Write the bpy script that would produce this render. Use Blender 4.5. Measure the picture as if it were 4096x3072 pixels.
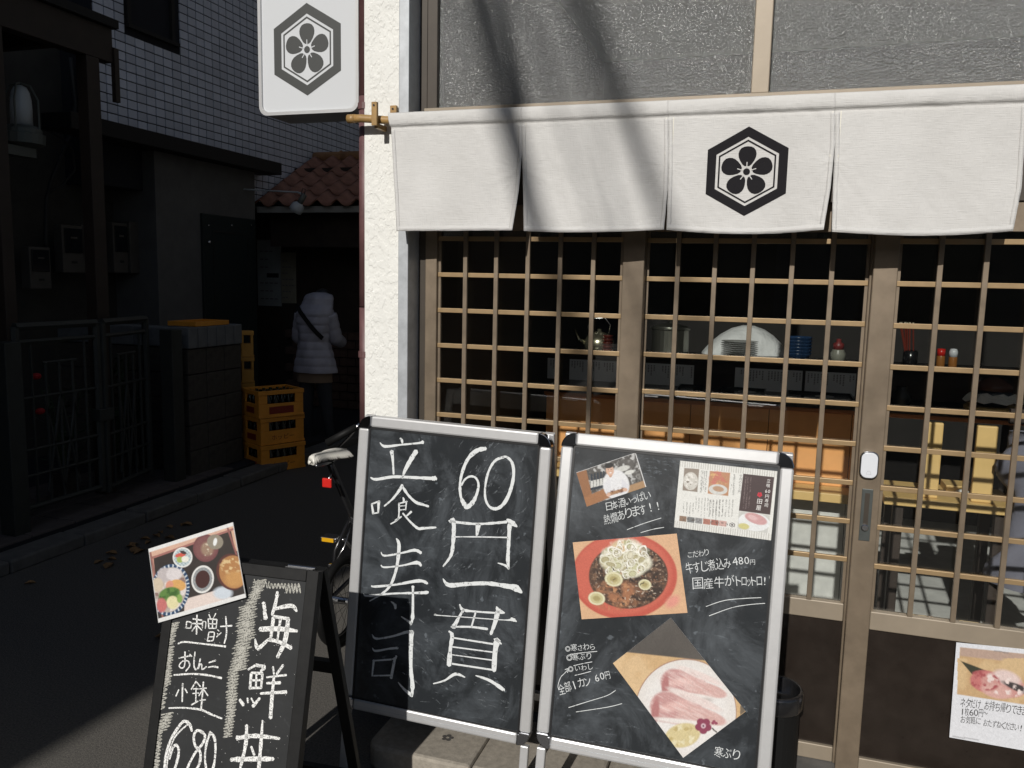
import bpy, math, random
import numpy as np
from mathutils import Vector
from mathutils import noise as mnoise

for _o in list(bpy.data.objects):
    bpy.data.objects.remove(_o)
SC = bpy.context.scene
COL = SC.collection
random.seed(7)
RNG = np.random.default_rng(11)

# ---------------------------------------------------------------- camera
FPX = 3250.0                                   # focal length in pixels of a 4096 px wide picture
PITCH, YAW, ROLL = [math.radians(a) for a in (7.29, 17.64, -1.24)]
CAMP = np.array([0.0, -2.7, 1.63])
def cam_rows():
    cy, sy = math.cos(YAW), math.sin(YAW)
    f = np.array([-sy * math.cos(PITCH), cy * math.cos(PITCH), -math.sin(PITCH)])
    r = np.array([cy, sy, 0.0])
    d = np.cross(f, r)
    cr, sr = math.cos(ROLL), math.sin(ROLL)
    return np.array([cr * r + sr * d, -sr * r + cr * d, f])
CR = cam_rows()
cd = bpy.data.cameras.new('camera')
cam = bpy.data.objects.new('camera', cd)
COL.objects.link(cam)
from mathutils import Matrix
_m = Matrix(((CR[0][0], -CR[1][0], -CR[2][0]), (CR[0][1], -CR[1][1], -CR[2][1]), (CR[0][2], -CR[1][2], -CR[2][2])))
cam.matrix_world = Matrix.Translation(Vector(CAMP)) @ _m.to_4x4()
cd.sensor_fit = 'HORIZONTAL'
cd.sensor_width = 36.0
cd.lens = 36.0 * FPX / 4096.0
cd.clip_start = 0.02
cd.clip_end = 2000.0
SC.camera = cam

# ---------------------------------------------------------------- light
SUN_DIR = Vector((0.07, 1.0, -0.565)).normalized()      # way the light travels
w = bpy.data.worlds.new('World')
SC.world = w
w.use_nodes = True
nt = w.node_tree
sky = nt.nodes.new('ShaderNodeTexSky')
sky.sky_type = 'NISHITA'
sky.sun_disc = False
sky.sun_elevation = math.asin(-SUN_DIR.z)
sky.sun_rotation = math.atan2(-SUN_DIR.x, -SUN_DIR.y)
bg = [n for n in nt.nodes if n.type == 'BACKGROUND'][0]
nt.links.new(sky.outputs[0], bg.inputs[0])
bg.inputs[1].default_value = 0.05
sl = bpy.data.lights.new('sun', 'SUN')
sl.energy = 3.85
sl.angle = math.radians(0.53)
sl.color = (1.0, 0.965, 0.915)
sun = bpy.data.objects.new('sun', sl)
COL.objects.link(sun)
sun.rotation_euler = SUN_DIR.to_track_quat('-Z', 'Y').to_euler()
sun.location = (-3, -20, 14)
vs = SC.view_settings
vs.view_transform = 'Standard'
vs.look = 'None'
vs.exposure = 0.0
vs.gamma = 1.0
SC.cycles.use_denoising = True
SC.cycles.max_bounces = 8
SC.cycles.transparent_max_bounces = 12
SC.cycles.sample_clamp_indirect = 4.0

# ---------------------------------------------------------------- pixel -> place (pixels of the 4096 x 3072 picture)
def ray(x, y):
    return CR.T @ np.array([(x - 2048) / FPX, (y - 1536) / FPX, 1.0])
def onX(x, y, X):
    v = ray(x, y); return CAMP + v * ((X - CAMP[0]) / v[0])
def onY(x, y, Y):
    v = ray(x, y); return CAMP + v * ((Y - CAMP[1]) / v[1])
def onZ(x, y, Z):
    v = ray(x, y); return CAMP + v * ((Z - CAMP[2]) / v[2])

# ---------------------------------------------------------------- materials
MATS = {}
def mat(name, col, rough=0.6, metal=0.0, var=0.0, vscale=8.0, bump=0.0, bscale=60.0, spec=0.5, detail=4.0,
        col2=None, coat=0.0, rvar=0.0, bdist=0.002):
    if name in MATS:
        return MATS[name]
    m = bpy.data.materials.new(name)
    m.use_nodes = True
    t = m.node_tree
    b = t.nodes['Principled BSDF']
    b.inputs['Base Color'].default_value = (*col, 1)
    b.inputs['Roughness'].default_value = rough
    b.inputs['Metallic'].default_value = metal
    b.inputs['Specular IOR Level'].default_value = spec
    b.inputs['Coat Weight'].default_value = coat
    tc = t.nodes.new('ShaderNodeTexCoord')
    if var > 0 or col2 is not None:
        n = t.nodes.new('ShaderNodeTexNoise')
        n.inputs['Scale'].default_value = vscale
        n.inputs['Detail'].default_value = detail
        n.inputs['Roughness'].default_value = 0.65
        t.links.new(tc.outputs['Object'], n.inputs['Vector'])
        r = t.nodes.new('ShaderNodeValToRGB')
        r.color_ramp.elements[0].position = 0.3
        r.color_ramp.elements[1].position = 0.7
        c2 = col2 if col2 is not None else tuple(min(1, c * (1 + var)) for c in col)
        c1 = col if col2 is not None else tuple(c * (1 - var) for c in col)
        r.color_ramp.elements[0].color = (*c1, 1)
        r.color_ramp.elements[1].color = (*c2, 1)
        t.links.new(n.outputs[0], r.inputs[0])
        t.links.new(r.outputs[0], b.inputs['Base Color'])
        if rvar > 0:
            mr = t.nodes.new('ShaderNodeMapRange')
            mr.inputs['To Min'].default_value = max(0, rough - rvar)
            mr.inputs['To Max'].default_value = min(1, rough + rvar)
            t.links.new(n.outputs[0], mr.inputs['Value'])
            t.links.new(mr.outputs[0], b.inputs['Roughness'])
    if bump > 0:
        n2 = t.nodes.new('ShaderNodeTexNoise')
        n2.inputs['Scale'].default_value = bscale
        n2.inputs['Detail'].default_value = 5
        t.links.new(tc.outputs['Object'], n2.inputs['Vector'])
        bm = t.nodes.new('ShaderNodeBump')
        bm.inputs['Strength'].default_value = bump
        bm.inputs['Distance'].default_value = bdist
        t.links.new(n2.outputs[0], bm.inputs['Height'])
        t.links.new(bm.outputs[0], b.inputs['Normal'])
    MATS[name] = m
    return m

def mat_nodes(name):
    m = bpy.data.materials.new(name); m.use_nodes = True
    MATS[name] = m
    return m, m.node_tree, m.node_tree.nodes['Principled BSDF']

def N(t, kind, **kw):
    n = t.nodes.new(kind)
    for k, v in kw.items():
        setattr(n, k, v)
    return n

# clear window glass: see-through with a Fresnel sheen, so daylight really passes
def make_glass(name, tint, refl_rough=0.0, boost=1.0):
    m, t, b = mat_nodes(name)
    t.nodes.remove(b)
    tr = N(t, 'ShaderNodeBsdfTransparent'); tr.inputs[0].default_value = (*tint, 1)
    gl = N(t, 'ShaderNodeBsdfGlossy'); gl.inputs['Roughness'].default_value = refl_rough
    fr = N(t, 'ShaderNodeFresnel'); fr.inputs[0].default_value = 1.5
    mu = N(t, 'ShaderNodeMath', operation='MULTIPLY'); mu.inputs[1].default_value = boost
    mx = N(t, 'ShaderNodeMixShader')
    t.links.new(fr.outputs[0], mu.inputs[0]); t.links.new(mu.outputs[0], mx.inputs[0])
    t.links.new(tr.outputs[0], mx.inputs[1]); t.links.new(gl.outputs[0], mx.inputs[2])
    t.links.new(mx.outputs[0], t.nodes['Material Output'].inputs[0])
    return m
GLASS = make_glass('clear_glass', (0.96, 0.97, 0.96), 0.0, 1.0)
BOTTLE = make_glass('green_bottle_glass', (0.08, 0.30, 0.16), 0.05, 2.0)

# patterned (hammered) obscure glass of the upper windows
def make_pattern_glass():
    m, t, b = mat_nodes('patterned_glass')
    tc = N(t, 'ShaderNodeTexCoord')
    vo = N(t, 'ShaderNodeTexVoronoi', feature='SMOOTH_F1')
    vo.inputs['Scale'].default_value = 150; vo.inputs['Smoothness'].default_value = 0.35
    no = N(t, 'ShaderNodeTexNoise'); no.inputs['Scale'].default_value = 260; no.inputs['Detail'].default_value = 3
    ad = N(t, 'ShaderNodeMath', operation='ADD')
    bp = N(t, 'ShaderNodeBump'); bp.inputs['Strength'].default_value = 1.0; bp.inputs['Distance'].default_value = 0.0042
    for n in (vo, no):
        t.links.new(tc.outputs['Object'], n.inputs['Vector'])
    t.links.new(vo.outputs[0], ad.inputs[0]); t.links.new(no.outputs[0], ad.inputs[1])
    t.links.new(ad.outputs[0], bp.inputs['Height'])
    b.inputs['Base Color'].default_value = (0.33, 0.335, 0.33, 1)
    b.inputs['Roughness'].default_value = 0.5
    b.inputs['Specular IOR Level'].default_value = 0.2
    gl = N(t, 'ShaderNodeBsdfGlossy'); gl.inputs['Roughness'].default_value = 0.17; gl.inputs[0].default_value = (0.9, 0.92, 0.9, 1)
    t.links.new(bp.outputs[0], gl.inputs['Normal']); t.links.new(bp.outputs[0], b.inputs['Normal'])
    m1 = N(t, 'ShaderNodeMixShader'); m1.inputs[0].default_value = 0.26
    t.links.new(b.outputs[0], m1.inputs[1]); t.links.new(gl.outputs[0], m1.inputs[2])
    tr = N(t, 'ShaderNodeBsdfTransparent'); tr.inputs[0].default_value = (0.92, 0.94, 0.92, 1)
    mx = N(t, 'ShaderNodeMixShader'); mx.inputs[0].default_value = 0.55
    t.links.new(m1.outputs[0], mx.inputs[1]); t.links.new(tr.outputs[0], mx.inputs[2])
    t.links.new(mx.outputs[0], t.nodes['Material Output'].inputs[0])
    return m
PGLASS = make_pattern_glass()

# chalkboard: black sheet, wiped chalk smears, light scratches
def make_chalkboard(name, base, smear, amt, gloss):
    m, t, b = mat_nodes(name)
    tc = N(t, 'ShaderNodeTexCoord')
    mp = N(t, 'ShaderNodeMapping'); mp.inputs['Scale'].default_value = (1.0, 1.0, 0.8)
    t.links.new(tc.outputs['Object'], mp.inputs[0])
    n1 = N(t, 'ShaderNodeTexNoise'); n1.inputs['Scale'].default_value = 5.5; n1.inputs['Detail'].default_value = 7; n1.inputs['Roughness'].default_value = 0.7; n1.inputs['Distortion'].default_value = 0.8
    t.links.new(mp.outputs[0], n1.inputs['Vector'])
    r1 = N(t, 'ShaderNodeValToRGB'); r1.color_ramp.elements[0].position = 0.45; r1.color_ramp.elements[1].position = 0.80
    t.links.new(n1.outputs[0], r1.inputs[0])
    mp2 = N(t, 'ShaderNodeMapping'); mp2.inputs['Rotation'].default_value = (0, math.radians(38), 0); mp2.inputs['Scale'].default_value = (18, 18, 130)
    t.links.new(tc.outputs['Object'], mp2.inputs[0])
    n2 = N(t, 'ShaderNodeTexNoise'); n2.inputs['Scale'].default_value = 1.0; n2.inputs['Detail'].default_value = 3
    t.links.new(mp2.outputs[0], n2.inputs['Vector'])
    r2 = N(t, 'ShaderNodeValToRGB'); r2.color_ramp.elements[0].position = 0.60; r2.color_ramp.elements[1].position = 0.78
    t.links.new(n2.outputs[0], r2.inputs[0])
    mu = N(t, 'ShaderNodeMath', operation='MULTIPLY')
    t.links.new(r1.outputs[0], mu.inputs[0]); t.links.new(r2.outputs[0], mu.inputs[1])
    m1 = N(t, 'ShaderNodeMath', operation='MULTIPLY'); m1.inputs[1].default_value = amt
    t.links.new(r1.outputs[0], m1.inputs[0])
    m2 = N(t, 'ShaderNodeMath', operation='MULTIPLY_ADD'); m2.inputs[1].default_value = amt * 1.2
    t.links.new(mu.outputs[0], m2.inputs[0]); t.links.new(m1.outputs[0], m2.inputs[2])
    n3 = N(t, 'ShaderNodeTexNoise'); n3.inputs['Scale'].default_value = 42; n3.inputs['Detail'].default_value = 2
    t.links.new(tc.outputs['Object'], n3.inputs['Vector'])
    r3 = N(t, 'ShaderNodeValToRGB'); r3.color_ramp.elements[0].position = 0.69; r3.color_ramp.elements[1].position = 0.74
    t.links.new(n3.outputs[0], r3.inputs[0])
    m3 = N(t, 'ShaderNodeMath', operation='MULTIPLY_ADD'); m3.inputs[1].default_value = amt * 0.8
    t.links.new(r3.outputs[0], m3.inputs[0]); t.links.new(m2.outputs[0], m3.inputs[2])
    mx = N(t, 'ShaderNodeMix', data_type='RGBA')
    mx.inputs[6].default_value = (*base, 1); mx.inputs[7].default_value = (*smear, 1)
    t.links.new(m3.outputs[0], mx.inputs[0])
    t.links.new(mx.outputs[2], b.inputs['Base Color'])
    mr = N(t, 'ShaderNodeMapRange'); mr.inputs['To Min'].default_value = gloss; mr.inputs['To Max'].default_value = gloss + 0.3
    t.links.new(n1.outputs[0], mr.inputs['Value']); t.links.new(mr.outputs[0], b.inputs['Roughness'])
    bp = N(t, 'ShaderNodeBump'); bp.inputs['Strength'].default_value = 0.12; bp.inputs['Distance'].default_value = 0.01
    n4 = N(t, 'ShaderNodeTexNoise'); n4.inputs['Scale'].default_value = 3.0; n4.inputs['Detail'].default_value = 2
    t.links.new(tc.outputs['Object'], n4.inputs['Vector']); t.links.new(n4.outputs[0], bp.inputs['Height']); t.links.new(bp.outputs[0], b.inputs['Normal'])
    return m
CHALKB = make_chalkboard('marker_board_black', (0.019, 0.022, 0.025), (0.30, 0.34, 0.38), 0.27, 0.18)
CHALKB2 = make_chalkboard('slate_board_black', (0.007, 0.008, 0.009), (0.20, 0.21, 0.22), 0.07, 0.5)

# chalk / marker line: broken by the grain of the board
def make_chalk(name, col, lo, hi, scale):
    m, t, b = mat_nodes(name)
    tc = N(t, 'ShaderNodeTexCoord')
    n = N(t, 'ShaderNodeTexNoise'); n.inputs['Scale'].default_value = scale; n.inputs['Detail'].default_value = 4
    t.links.new(tc.outputs['Object'], n.inputs['Vector'])
    r = N(t, 'ShaderNodeValToRGB'); r.color_ramp.elements[0].position = lo; r.color_ramp.elements[1].position = hi
    t.links.new(n.outputs[0], r.inputs[0])
    b.inputs['Base Color'].default_value = (*col, 1); b.inputs['Roughness'].default_value = 0.85
    tr = N(t, 'ShaderNodeBsdfTransparent')
    mx = N(t, 'ShaderNodeMixShader')
    t.links.new(r.outputs[0], mx.inputs[0]); t.links.new(tr.outputs[0], mx.inputs[1]); t.links.new(b.outputs[0], mx.inputs[2])
    t.links.new(mx.outputs[0], t.nodes['Material Output'].inputs[0])
    return m
MARKER = make_chalk('white_marker', (0.66, 0.68, 0.68), 0.22, 0.42, 130)
PENCIL = make_chalk('thin_white_marker', (0.62, 0.64, 0.64), 0.15, 0.38, 200)
SMEAR_GLARE = make_chalk('wiped_chalk_smear', (0.16, 0.175, 0.19), 0.42, 0.80, 90)  # chalk smears, and the painted glare streaks on the photo board
CHALK = make_chalk('white_chalk', (0.80, 0.80, 0.78), 0.30, 0.52, 300)
CHALKG = make_chalk('grey_chalk', (0.46, 0.45, 0.40), 0.30, 0.54, 300)
INKPEN = mat('black_pen_ink', (0.05, 0.05, 0.05), 0.7)

# printed paper: print colours with a faint glare veil mixed in (colour attribute painted in code)
def make_print():
    m, t, b = mat_nodes('printed_photo')
    a = N(t, 'ShaderNodeVertexColor'); a.layer_name = 'print'
    t.links.new(a.outputs[0], b.inputs['Base Color'])
    b.inputs['Roughness'].default_value = 0.38
    b.inputs['Specular IOR Level'].default_value = 0.35
    return m
PRINT = make_print()

STUCCO = mat('cream_stucco', (0.74, 0.735, 0.695), 0.85, var=0.05, vscale=5, bump=0.25, bscale=180)
def make_cloth():
    m, t, b = mat_nodes('noren_cotton')
    tc = N(t, 'ShaderNodeTexCoord')
    hs = []
    for sc in ((900, 900, 60), (60, 60, 900)):
        mp = N(t, 'ShaderNodeMapping'); mp.inputs['Scale'].default_value = tuple(s * 0.45 for s in sc)
        t.links.new(tc.outputs['Object'], mp.inputs[0])
        n = N(t, 'ShaderNodeTexNoise'); n.inputs['Scale'].default_value = 1.0; n.inputs['Detail'].default_value = 2
        t.links.new(mp.outputs[0], n.inputs['Vector']); hs.append(n)
    ad = N(t, 'ShaderNodeMath', operation='ADD')
    t.links.new(hs[0].outputs[0], ad.inputs[0]); t.links.new(hs[1].outputs[0], ad.inputs[1])
    bp = N(t, 'ShaderNodeBump'); bp.inputs['Strength'].default_value = 0.6; bp.inputs['Distance'].default_value = 0.0025
    t.links.new(ad.outputs[0], bp.inputs['Height'])
    n3 = N(t, 'ShaderNodeTexNoise'); n3.inputs['Scale'].default_value = 7; n3.inputs['Detail'].default_value = 5
    t.links.new(tc.outputs['Object'], n3.inputs['Vector'])
    r = N(t, 'ShaderNodeValToRGB')
    r.color_ramp.elements[0].position = .3; r.color_ramp.elements[0].color = (0.63, 0.62, 0.60, 1)
    r.color_ramp.elements[1].position = .7; r.color_ramp.elements[1].color = (0.69, 0.68, 0.66, 1)
    t.links.new(n3.outputs[0], r.inputs[0]); t.links.new(r.outputs[0], b.inputs['Base Color'])
    b.inputs['Roughness'].default_value = 0.95; b.inputs['Specular IOR Level'].default_value = 0.1
    t.links.new(bp.outputs[0], b.inputs['Normal'])
    tl = N(t, 'ShaderNodeBsdfTranslucent'); tl.inputs[0].default_value = (0.6, 0.58, 0.52, 1)
    mx = N(t, 'ShaderNodeMixShader'); mx.inputs[0].default_value = 0.13
    t.links.new(b.outputs[0], mx.inputs[1]); t.links.new(tl.outputs[0], mx.inputs[2])
    t.links.new(mx.outputs[0], t.nodes['Material Output'].inputs[0])
    return m
CLOTH = make_cloth()
SEAMT = mat('cream_seam_tape', (0.74, 0.71, 0.62), 0.95, bump=0.4, bscale=400)
BLACKDYE = mat('black_dye', (0.014, 0.013, 0.015), 0.9, spec=0.2, bump=0.3, bscale=500)
BRONZE = mat('bronze_aluminium', (0.200, 0.156, 0.110), 0.42, 0.35, var=0.17, vscale=9, bump=0.05, bscale=250, rvar=0.1)
BRONZEB = mat('gold_bronze_bar', (0.33, 0.228, 0.120), 0.40, 0.35, var=0.08, vscale=20, rvar=0.08)
BRONZED = mat('dark_bronze_frame', (0.05, 0.040, 0.030), 0.5, 0.2, var=0.15)
BEIGE = mat('beige_aluminium', (0.275, 0.228, 0.170), 0.5, 0.2, var=0.08)
KICK = mat('brown_kick_panel', (0.019, 0.014, 0.011), 0.32, 0.0, var=0.22, vscale=11, bump=0.1, bscale=30, spec=0.3, rvar=0.15)
JAMB = mat('galvanised_jamb', (0.46, 0.48, 0.50), 0.45, 0.35, var=0.15, vscale=18)
PIPE = mat('maroon_pipe', (0.115, 0.055, 0.055), 0.55, var=0.2, vscale=20)
ALU = mat('satin_aluminium', (0.58, 0.58, 0.58), 0.36, 0.45, var=0.03, vscale=40)
CHROME = mat('chrome_cap', (0.42, 0.43, 0.46), 0.10, 1.0)
BLKPLASTIC = mat('black_plastic', (0.012, 0.012, 0.013), 0.4)
BLKWOOD = mat('black_painted_wood', (0.008, 0.008, 0.008), 0.5, spec=0.3, var=0.3, vscale=30, bump=0.1, bscale=80)
SIGNW = mat('white_acrylic', (0.60, 0.615, 0.63), 0.22, spec=0.5, coat=0.3)
SIGNK = mat('dark_grey_vinyl', (0.050, 0.052, 0.050), 0.45)
BAMBOO = mat('bamboo', (0.33, 0.20, 0.072), 0.45, var=0.2, vscale=25)
ASPH = mat('asphalt', (0.045, 0.042, 0.038), 0.9, bump=0.8, bscale=240, bdist=0.004, col2=(0.15, 0.138, 0.12), vscale=130, detail=8)
KERB = mat('kerb_concrete', (0.11, 0.105, 0.097), 0.9, var=0.25, vscale=12, bump=0.4, bscale=120)
PAVE = mat('paving', (0.085, 0.07, 0.065), 0.9, var=0.2, vscale=14, bump=0.3, bscale=120)
STONE = mat('step_stone', (0.29, 0.26, 0.215), 0.85, var=0.22, vscale=45, bump=0.5, bscale=200, detail=8)
CONC = mat('concrete_floor', (0.55, 0.55, 0.53), 0.8, var=0.14, vscale=12, bump=0.3, bscale=120, detail=8)
TILE = mat('glazed_wall_tile', (0.60, 0.63, 0.72), 0.45, var=0.10, vscale=3.5, spec=0.25)
GROUT = mat('dark_grout', (0.015, 0.015, 0.020), 0.95)
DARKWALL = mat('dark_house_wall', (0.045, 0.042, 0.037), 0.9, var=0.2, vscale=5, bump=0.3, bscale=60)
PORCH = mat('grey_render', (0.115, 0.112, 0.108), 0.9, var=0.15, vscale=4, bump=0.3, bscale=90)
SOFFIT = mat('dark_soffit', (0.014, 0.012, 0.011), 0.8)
BROWNST = mat('brown_steel', (0.028, 0.018, 0.013), 0.55, var=0.2)
DOORG = mat('dark_green_door', (0.018, 0.026, 0.026), 0.45)
GATE = mat('grey_green_gate', (0.022, 0.025, 0.023), 0.55, var=0.2)
BLOCK = mat('concrete_block', (0.055, 0.048, 0.040), 0.95, var=0.25, vscale=20, bump=0.6, bscale=150)
METERB = mat('meter_box', (0.075, 0.068, 0.06), 0.6, var=0.15)
LAMPG = mat('frosted_lamp_glass', (0.45, 0.48, 0.50), 0.35)
LAMPM = mat('grey_lamp_metal', (0.11, 0.12, 0.11), 0.5, 0.3)
TERRA = mat('terracotta_tile', (0.27, 0.13, 0.09), 0.8, var=0.25, vscale=9, bump=0.3, bscale=70)
TERRAR = mat('ridge_terracotta', (0.36, 0.19, 0.085), 0.8, var=0.2, vscale=9)
MORTAR = mat('pale_mortar', (0.30, 0.30, 0.28), 0.9)
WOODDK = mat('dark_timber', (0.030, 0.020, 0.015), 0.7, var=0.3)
PAPERG = mat('pale_notice_paper', (0.34, 0.36, 0.36), 0.8, var=0.12, vscale=6)
CRATE = mat('orange_crate_plastic', (0.66, 0.27, 0.03), 0.42, var=0.12, vscale=9)
CRATET = mat('amber_crate_plastic', (0.58, 0.29, 0.05), 0.42, var=0.1)
RED = mat('red_plastic', (0.55, 0.02, 0.015), 0.3, coat=0.4)
CRIMSON = mat('crate_red_print', (0.20, 0.018, 0.008), 0.5)
AMBER = mat('amber_reflector', (0.60, 0.32, 0.01), 0.25)
RUBBER = mat('black_rubber', (0.007, 0.007, 0.007), 0.6, spec=0.2)
STEEL = mat('steel', (0.55, 0.55, 0.56), 0.25, 1.0)
FRAMEBK = mat('black_bike_paint', (0.012, 0.012, 0.013), 0.25, coat=0.5)
SADDLE = mat('white_vinyl', (0.66, 0.64, 0.58), 0.35, var=0.04)
PUFFER = mat('grey_puffer_nylon', (0.36, 0.36, 0.42), 0.45, var=0.10, vscale=14, bump=0.3, bscale=60)
BEIGEKNIT = mat('beige_knit', (0.20, 0.145, 0.10), 0.95)
DENIM = mat('dark_denim', (0.030, 0.034, 0.042), 0.9, var=0.2)
SKIN = mat('skin', (0.42, 0.26, 0.19), 0.55)
HAIR = mat('dark_hair', (0.012, 0.010, 0.009), 0.5)
STRAP = mat('black_strap', (0.008, 0.008, 0.009), 0.6)
WHITECOAT = mat('white_work_coat', (0.82, 0.83, 0.84), 0.85, bump=1.0, bscale=9, bdist=0.03)
LEAF = mat('dry_leaf', (0.22, 0.125, 0.05), 0.8, var=0.3, vscale=30)
PLANT = mat('dark_green_leaf', (0.03, 0.055, 0.022), 0.6, var=0.3)
FLOWER = mat('red_flower', (0.55, 0.015, 0.02), 0.6)
COUNTER = mat('red_brown_wood', (0.42, 0.16, 0.06), 0.35, var=0.15, vscale=3)
COUNTERP = mat('orange_pine', (0.78, 0.38, 0.14), 0.45, var=0.12, vscale=4)
YELLOWWOOD = mat('yellow_pine', (0.66, 0.45, 0.18), 0.5, var=0.08, vscale=5)
BLKTOP = mat('black_counter_top', (0.020, 0.018, 0.017), 0.28)
TRAY = mat('black_lacquer', (0.010, 0.010, 0.011), 0.2)
PORCELAIN = mat('grey_porcelain', (0.42, 0.42, 0.40), 0.25)
BLUEBOWL = mat('blue_glaze', (0.022, 0.052, 0.12), 0.25, var=0.5, vscale=60)
KETTLE = mat('brass_tin', (0.50, 0.47, 0.34), 0.25, 0.9)
PAPER = mat('white_paper', (0.74, 0.74, 0.73), 0.7)
CARDP = mat('menu_paper', (0.72, 0.72, 0.73), 0.8)
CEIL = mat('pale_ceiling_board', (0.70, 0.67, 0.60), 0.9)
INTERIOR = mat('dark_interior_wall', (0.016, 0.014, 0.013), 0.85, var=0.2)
CHOPWOOD = mat('dark_red_lacquer', (0.16, 0.03, 0.02), 0.35)
GREYCLOTH = mat('grey_violet_cloth', (0.15, 0.15, 0.19), 0.9, var=0.1, bump=0.4, bscale=14)
GREENCLOTH = mat('green_cloth', (0.03, 0.22, 0.10), 0.8)
BELLW = mat('white_bell_plastic', (0.66, 0.68, 0.72), 0.3, coat=0.3)
GREYLINE = mat('grey_mark', (0.45, 0.46, 0.48), 0.5)
CABLE = mat('added_black_cable', (0.02, 0.02, 0.02), 0.7)
CONCPOLE = mat('pole_concrete', (0.34, 0.33, 0.31), 0.9, var=0.1)
HOUSEA = mat('brown_render', (0.16, 0.13, 0.11), 0.9, var=0.1)
HOUSEB = mat('grey_siding', (0.14, 0.14, 0.14), 0.85, var=0.1)
DARKGL = mat('dark_window', (0.015, 0.017, 0.02), 0.1)

# ---------------------------------------------------------------- mesh helpers
def wloc(o):
    v = Vector((0, 0, 0))
    while o is not None:
        v += o.location; o = o.parent
    return v
def empty(name, loc):
    o = bpy.data.objects.new(name, None)
    o.empty_display_size = 0.1
    o.location = Vector([float(c) for c in loc])
    COL.objects.link(o)
    return o
def tag(o, label, cat, group=None):
    o['label'] = label; o['category'] = cat
    if group: o['group'] = group
    return o
def structure(o):
    o['kind'] = 'structure'; return o

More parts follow.
